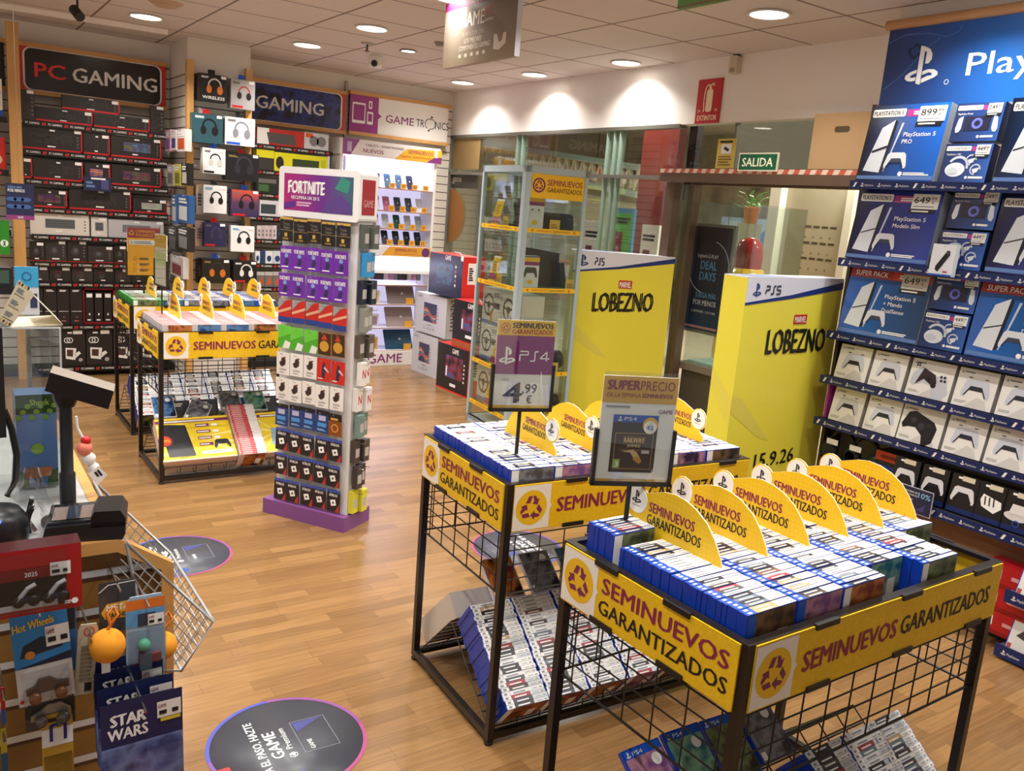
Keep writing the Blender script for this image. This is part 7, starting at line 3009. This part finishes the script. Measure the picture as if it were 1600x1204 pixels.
t = thing('leaflet_holder', 'leaflet with blue headphone picture standing behind the card tent', 'leaflet', (a.x, CYE + .72, b.z))
W_, H_ = b.x - a.x, a.z - b.z
m = MB()
m.box((0, 0, 0), (W_, .004, H_), mk('#e0dfe2', .4))
f = m.front()
f.rect(0, H_ * .58, W_, H_ * .42, mk('#3fa8d8', .4), 1)
f.ring(W_ * .5, H_ * .80, W_ * .16, W_ * .21, mk('#2a5a8a', .4), 0, 360, 2, 18)
f.rect(W_ * .62, H_ * .15, W_ * .3, H_ * .3, mk('#3a3f60', .4), 1)
f.bars(W_ * .1, H_ * .15, W_ * .4, H_ * .3, GREYTXT, 4)
m.build('leaflet_sheet', t)
m = MB()
m.tube([(W_ / 2, .01, 0), (W_ / 2, .01, CZ - b.z)], .006, STEEL, 8)
m.build('post', t)
pp = at(136, 705, x=c1.x + .02)
t = thing('plush_pack', 'red and white toy pack with price label hanging on the counter front', 'toy pack', (0, 0, 0))
yq = CYE + .30
m = MB()
for (u, v), r_, c in (((132, 700), .018, '#e8836a'), ((139, 716), .016, '#efeae6'), ((146, 730), .014, '#efeae6')):
    q = at(u, v, y=yq)
    m.ball(q, r_, mk(c, .8), 14)
q = at(134, 688, y=yq)
m.ball(q, .012, RED, 12)
m.build('toy', t)
m = MB()
q = at(120, 655, y=yq)
q2 = at(152, 752, y=yq)
m.tube([at(119, 650, y=yq), at(121, 668, y=yq), at(138, 700, y=yq)], .003, STICK, 6)
m.build('tie', t)
q0, q1, q2, q3 = at(138, 740, y=yq - .02), at(152, 758, y=yq - .02), at(168, 742, y=yq - .02), at(154, 728, y=yq - .02)
m = MB()
m.face([q0, q1, q2, q3], PAPER)
m.face([p_ + Vector((0, .002, 0)) for p_ in (q0, q1, q2, q3)], PAPER)
f = m.fr(q0, q1 - q0, q3 - q0, .001)
f.bars(.006, .012, .02, .012, INK, 2, l=1)
m.build('price_label', t)

# toys on the end panel
def hang_card(u0, v0, u1, v1, y, body, lb, cat, draw, name='toy_card', tw=0.0, d=.003, group=None, peg=True, blister=None, zt=None):
    a, b = at(u0, v0, y=y), at(u1, v1, y=y)
    wd, h = b.x - a.x, a.z - b.z
    t = thing(name, lb, cat, (a.x, y, b.z), 0, group)
    t.rotation_euler[1] = tw
    m = MB()
    m.prism((0, 0, 0), (1, 0, 0), (0, 0, 1), [(0, 0), (wd, 0), (wd, h * .93), (wd * .9, h), (wd * .12, h), (0, h * .92)], d, body)
    draw(m.front(.0008), wd, h)
    m.build('card', t)
    if blister:
        bx, bz, bw, bh, bd = blister
        m = MB()
        m.box((wd * bx, -bd, h * bz), (wd * (bx + bw), 0, h * (bz + bh)), BLISTER)
        m.build('blister', t)
    if peg:
        m = MB()
        m.tube([(wd * .5, -.04, h * .95), (wd * .5, CYE - y - .004, h * .95)], .0025, CHROME, 6)
        m.build('peg', t)
    return t, wd, h


PLABEL = mk('#ece9e4', .5)


def plabel(f, x, y, w_, h, l=3):
    f.rect(x, y, w_, h, PLABEL, l)
    f.text('GAME', x + w_ * .04, y + h * .62, h * .24, WINE, w_ * .35, .01, l + 1)
    f.bars(x + w_ * .08, y + h * .2, w_ * .4, h * .25, INK, 1, l=l + 1)
    f.bars(x + w_ * .62, y + h * .2, w_ * .3, h * .25, INK, 1, l=l + 1)


# red model car box
yt = CYE - .24
a, b = at(-60, 872, y=yt), at(129, 946, y=yt)
t = thing('model_car_box', 'red window box of a racing car model marked 2025 under the terminal', 'toy box', (a.x, yt, b.z), 0)
wd, h = b.x - a.x, a.z - b.z
m = MB()
RB = mk('#a51a1c', .3)
m.box((0, 0, 0), (wd, .05, h), RB, zp=mk('#4a2426', .2))
f = m.front(.0008)
f.rect(0, h * .10, wd * .86, h * .62, mk('#151318', .2), 1)
f.rect(0, h * .55, wd * .86, h * .17, mk('#7d1218', .3), 2)
f.text('2025', wd * .50, h * .59, h * .07, STICK, wd * .11, .03, 3)
f.rect(0, h * .10, wd * .78, h * .09, mk('#c9c9d0', .3), 2)
plabel(f, wd * .72, h * .56, wd * .18, h * .20, 4)
f.disc(wd * .93, h * .12, .006, STICK, l=3, k=12)
f.bars(wd * .84, h * .09, wd * .06, h * .05, STICK, 2, l=3)
m.build('carton', t)
m = MB()
CARW = mk('#d8d4dc', .3)
for x0 in (.42, .68):
    m.box((wd * x0, -.006, h * .22), (wd * (x0 + .17), -.001, h * .30), mk('#2a2a60', .3))
    m.tube([(wd * x0, -.006, h * .24), (wd * (x0 + .10), -.008, h * .44), (wd * (x0 + .17), -.006, h * .48)], .004, CARW, 6)
    for q in (.02, .15):
        m.lathe((wd * (x0 + q), -.010, h * .24), [(0, 0), (.010, 0), (.010, .008), (0, .008)], BLACK, 14, (0, 1, 0))
m.build('model_car', t)
m = MB()
m.box((0, -.016, h * .10), (wd * .86, -.0145, h * .98), BLISTER)
m.build('window_film', t)


def hw(shift):
    def d(f, wd, h):
        f.rect(0, h * .38, wd, h * .55, mk('#2f86c9', .35), 1)
        f.poly([(0, h * .38), (wd, h * .46), (wd, h * .38)], mk('#1a2438', .35), 2)
        f.poly([(wd * .1, h * .48), (wd * .85, h * .52), (wd * .9, h * .60), (wd * .5, h * .66), (wd * .18, h * .60)], mk('#1d2a3c', .35), 2)
        f.disc(wd * .28, h * .50, wd * .09, mk('#d98a3a', .4), l=3, k=14)
        f.rect(0, 0, wd, h * .38, mk('#d9d6d4', .4), 1)
        f.text('Hot Wheels', wd * .03, h * .74, h * .085, mk('#f0c02a', .4), wd * .72, .03, 3, rise=.12)
        plabel(f, wd * .58, h * .55, wd * .42, h * .20, 4)
        f.disc(wd * .06, h * .05, wd * .04, RED, l=3, k=12)
    return d


yt = CYE - .17
HW = mk('#2a6fb0', .35)
t, wd, h = hang_card(24, 948, 118, 1086, yt, HW, 'front blue toy car card with a brown toy car', 'toy card', hw(0), tw=-.06, blister=(.08, .06, .84, .27, .028))
m = MB()
for q in (.28, .74):
    m.lathe((wd * q, -.024, h * .10), [(0, 0), (.011, 0), (.011, .012), (.004, .014), (0, .014)], mk('#8a5a3a', .3, .4), 14, (0, 1, 0))
m.prism((0, -.008, h * .09), (1, 0, 0), (0, 0, 1), [(wd * .14, .005), (wd * .9, .005), (wd * .9, .018), (wd * .72, .022), (wd * .58, .034), (wd * .38, .034), (wd * .3, .020), (wd * .14, .016)], .02, mk('#5f4a44', .25))
m.build('toy_car', t)
hang_card(112, 978, 146, 1080, yt + .008, mk('#b5aa94', .5), 'back of a beige toy card turned sideways behind the blue car card', 'toy card', lambda f, wd, h: (f.ring(wd * .55, h * .90, .008, .010, REDL, l=1, k=14), f.bars(wd * .2, h * .2, wd * .6, h * .5, mk('#7a6f5a', .5), 9, .8), f.rect(wd * .5, h * .05, wd * .35, h * .12, INK, 2)), tw=.08)
for i in range(4):
    hang_card(16 + 2 * i, 892 + 12 * i, 112 + 3 * i, 1010 + 12 * i, yt + .075 - .018 * i, (mk('#1b1c20', .35), HW)[i == 3], 'toy car card hanging behind the front blue one, %s from the panel' % ORD[i], 'toy card', lambda f, wd, h: (f.line([(wd * .02, h * .86), (wd * .15, h * .95), (wd * .9, h * .95)], .002, STICK, 1), f.rect(wd * .02, h * .5, wd * .96, h * .3, (mk('#26262a', .35), HW)[0], 1)), 'toy_card', 0, group='toy car cards on one peg')
hang_card(80, 868, 112, 930, yt + .06, mk('#caa23a', .4), 'yellow topped toy card behind the black car cards', 'toy card', lambda f, wd, h: f.bars(wd * .2, h * .6, wd * .6, h * .2, INK, 2))
t, wd, h = hang_card(38, 1082, 118, 1125, yt + .03, mk('#2a2528', .35), 'dark toy card with a silver toy car below the blue one', 'toy card', lambda f, wd, h: f.rect(0, 0, wd, h * .3, mk('#4a4446', .4), 1))
m = MB()
m.prism((0, -.006, h * .2), (1, 0, 0), (0, 0, 1), [(wd * .1, .004), (wd * .92, .008), (wd * .9, .022), (wd * .7, .036), (wd * .45, .036), (wd * .3, .024), (wd * .1, .016)], .02, mk('#9a948c', .25, .4))
for q in (.3, .75):
    m.lathe((wd * q, -.022, h * .28), [(0, 0), (.011, 0), (.011, .012), (0, .012)], mk('#6f6a66', .3, .5), 14, (0, 1, 0))
m.build('toy_car', t)
t, wd, h = hang_card(64, 1120, 116, 1215, yt + .02, mk('#c79a32', .4), 'yellow and white toy card with dark clip at the bottom of the panel', 'toy card', lambda f, wd, h: (f.rect(0, h * .55, wd, h * .25, STICK, 1), f.line([(wd * .3, h * .62), (wd * .3, h * .85), (wd * .75, h * .85), (wd * .75, h * .62)], .006, NAVY, 2), f.bars(wd * .2, h * .9, wd * .6, h * .05, INK, 1)), blister=(.05, .02, .9, .4, .03))

yt2 = CYE - .14


def metal(f, wd, h):
    f.rect(0, 0, wd, h, mk('#3a3c40', .3), 1)
    f.line([(0, h * .82), (wd * .25, h * .95), (wd, h * .97)], .002, STICK, 2)
    f.poly([(wd * .15, h * .28), (wd * .05, h * .42), (wd * .2, h * .58), (wd, h * .60), (wd, h * .26)], mk('#e0a832', .4), 2)
    f.text('METAL', wd * .2, h * .44, h * .12, STICK, wd * .75, .03, 3)
    f.text('MACHINES', wd * .18, h * .29, h * .11, INK, wd * .8, .03, 3)


hang_card(154, 912, 212, 980, yt2 + .02, mk('#2f3236', .3), 'dark toy card with a yellow hexagon behind the orange ball', 'toy card', metal)
t, wd, h = hang_card(196, 935, 258, 1045, yt2 - .02, mk('#9fb6cc', .3), 'clear toy pack with blue card hanging over the orange balls', 'toy pack', lambda f, wd, h: (f.rect(0, h * .62, wd, h * .2, mk('#5a9ad0', .35), 1), f.rect(wd * .3, h * .62, wd * .45, h * .16, mk('#2f3a4c', .3), 2), f.rect(0, h * .84, wd, h * .12, mk('#d9752a', .4), 1), plabel(f, wd * .55, h * .62, wd * .42, h * .14, 3)), blister=(.05, .02, .9, .55, .03))
m = MB()
m.ball((wd * .42, -.014, h * .42), .013, mk('#5fb89a', .5), 14)
m.box((wd * .3, -.022, h * .12), (wd * .6, -.006, h * .32), mk('#4a5a66', .5))
m.box((wd * .6, -.02, h * .2), (wd * .85, -.012, h * .3), mk('#7a3a3a', .5))
m.build('small_toy', t)
for i, (u, v, r_, yy, lb) in enumerate(((168, 1008, .034, CYE - .19, 'orange plush ball keyring in front of the metal toy card'), (254, 1008, .030, CYE - .12, 'orange plush ball keyring half behind the clear toy pack'))):
    q = at(u, v, y=yy)
    t = thing('plush_ball', lb, 'plush ball', tuple(q))
    m = MB()
    m.ball((0, 0, 0), r_, mk('#e8981e', .85), 28, (1, 1, 1.02))
    m.build('ball', t)
    m = MB()
    m.tube([(0, 0, r_ * .98), (.008, 0, r_ + .012), (.02, 0, r_ + .03), (.012, 0, r_ + .045), (.0, 0, r_ + .035), (.006, 0, r_ + .012)], .0035, mk('#e07a1a', .6), 8)
    m.build('strap', t)
    m = MB()
    m.box((-.012, -.003, -r_ - .024), (.004, -.001, -r_ + .004), PAPER)
    m.build('care_label', t)


def sw(f, wd, h):
    f.rect(0, h * .62, wd, h * .38, mk('#1c2450', .35), 1)
    f.rect(0, 0, wd, h * .62, blotch_mat('space_art_%d' % random.randrange(9999), '#3a4a8a', '#7a8ac0', '#2a2a4a', 12, .3), 1)
    f.text('STAR', wd * .12, h * .80, h * .10, STICK, wd * .42, .06, 2)
    f.text('WARS', wd * .08, h * .68, h * .10, STICK, wd * .48, .04, 2)
    plabel(f, wd * .68, h * .78, wd * .30, h * .14, 3)
    f.rect(wd * .72, h * .745, wd * .25, h * .03, mk('#d8c23a', .4), 3)


SWN = mk('#10152c', .35)
for i, (u0, v0, u1, v1, dy) in enumerate(((148, 1035, 250, 1150, .02), (150, 1052, 258, 1170, -.02), (155, 1078, 274, 1200, -.06), (160, 1103, 288, 1245, -.10))):
    t, wd, h = hang_card(u0, v0, u1, v1, CYE - .15 + dy, SWN, 'dark blue blister pack with white lettering, %s from the panel of four' % ORD[i], 'toy pack', sw, 'blister_pack', -.02, group='dark blue blister packs', blister=(.04, .0, .92, .60, .03))
    if i == 3:
        m = MB()
        m.prism((0, -.012, h * .1), (1, 0, 0), (0, 0, 1), [(wd * .4, 0), (wd * .62, .012), (wd * .85, .03), (wd * .64, .022), (wd * .5, .028)], .008, mk('#d8d4d0', .4))
        m.box((wd * .2, -.014, h * .06), (wd * .36, -.004, h * .25), mk('#a0522a', .5))
        m.build('small_toy', t)
hang_card(0, 1075, 10, 1130, CYE - .1, RED, 'red toy pack edge at the photo border', 'toy pack', lambda f, wd, h: f.rect(0, 0, wd, h * .4, mk('#2f5fa8', .4), 1))
hang_card(0, 1140, 14, 1230, CYE - .1, mk('#c9b83a', .4), 'yellow and blue toy pack at the bottom photo corner', 'toy pack', lambda f, wd, h: f.rect(0, 0, wd, h * .6, mk('#1f5f8a', .4), 1))
# red corner at the bottom edge
a = at(340, 1203, y=CYE - .55)
t = thing('red_box', 'red box corner showing at the bottom photo edge beside the floor sticker', 'box', (a.x - .05, CYE - .58, 0))
m = MB()
m.box((0, 0, 0), (.07, .03, a.z), mk('#c01a1c', .4))
m.build('carton', t)
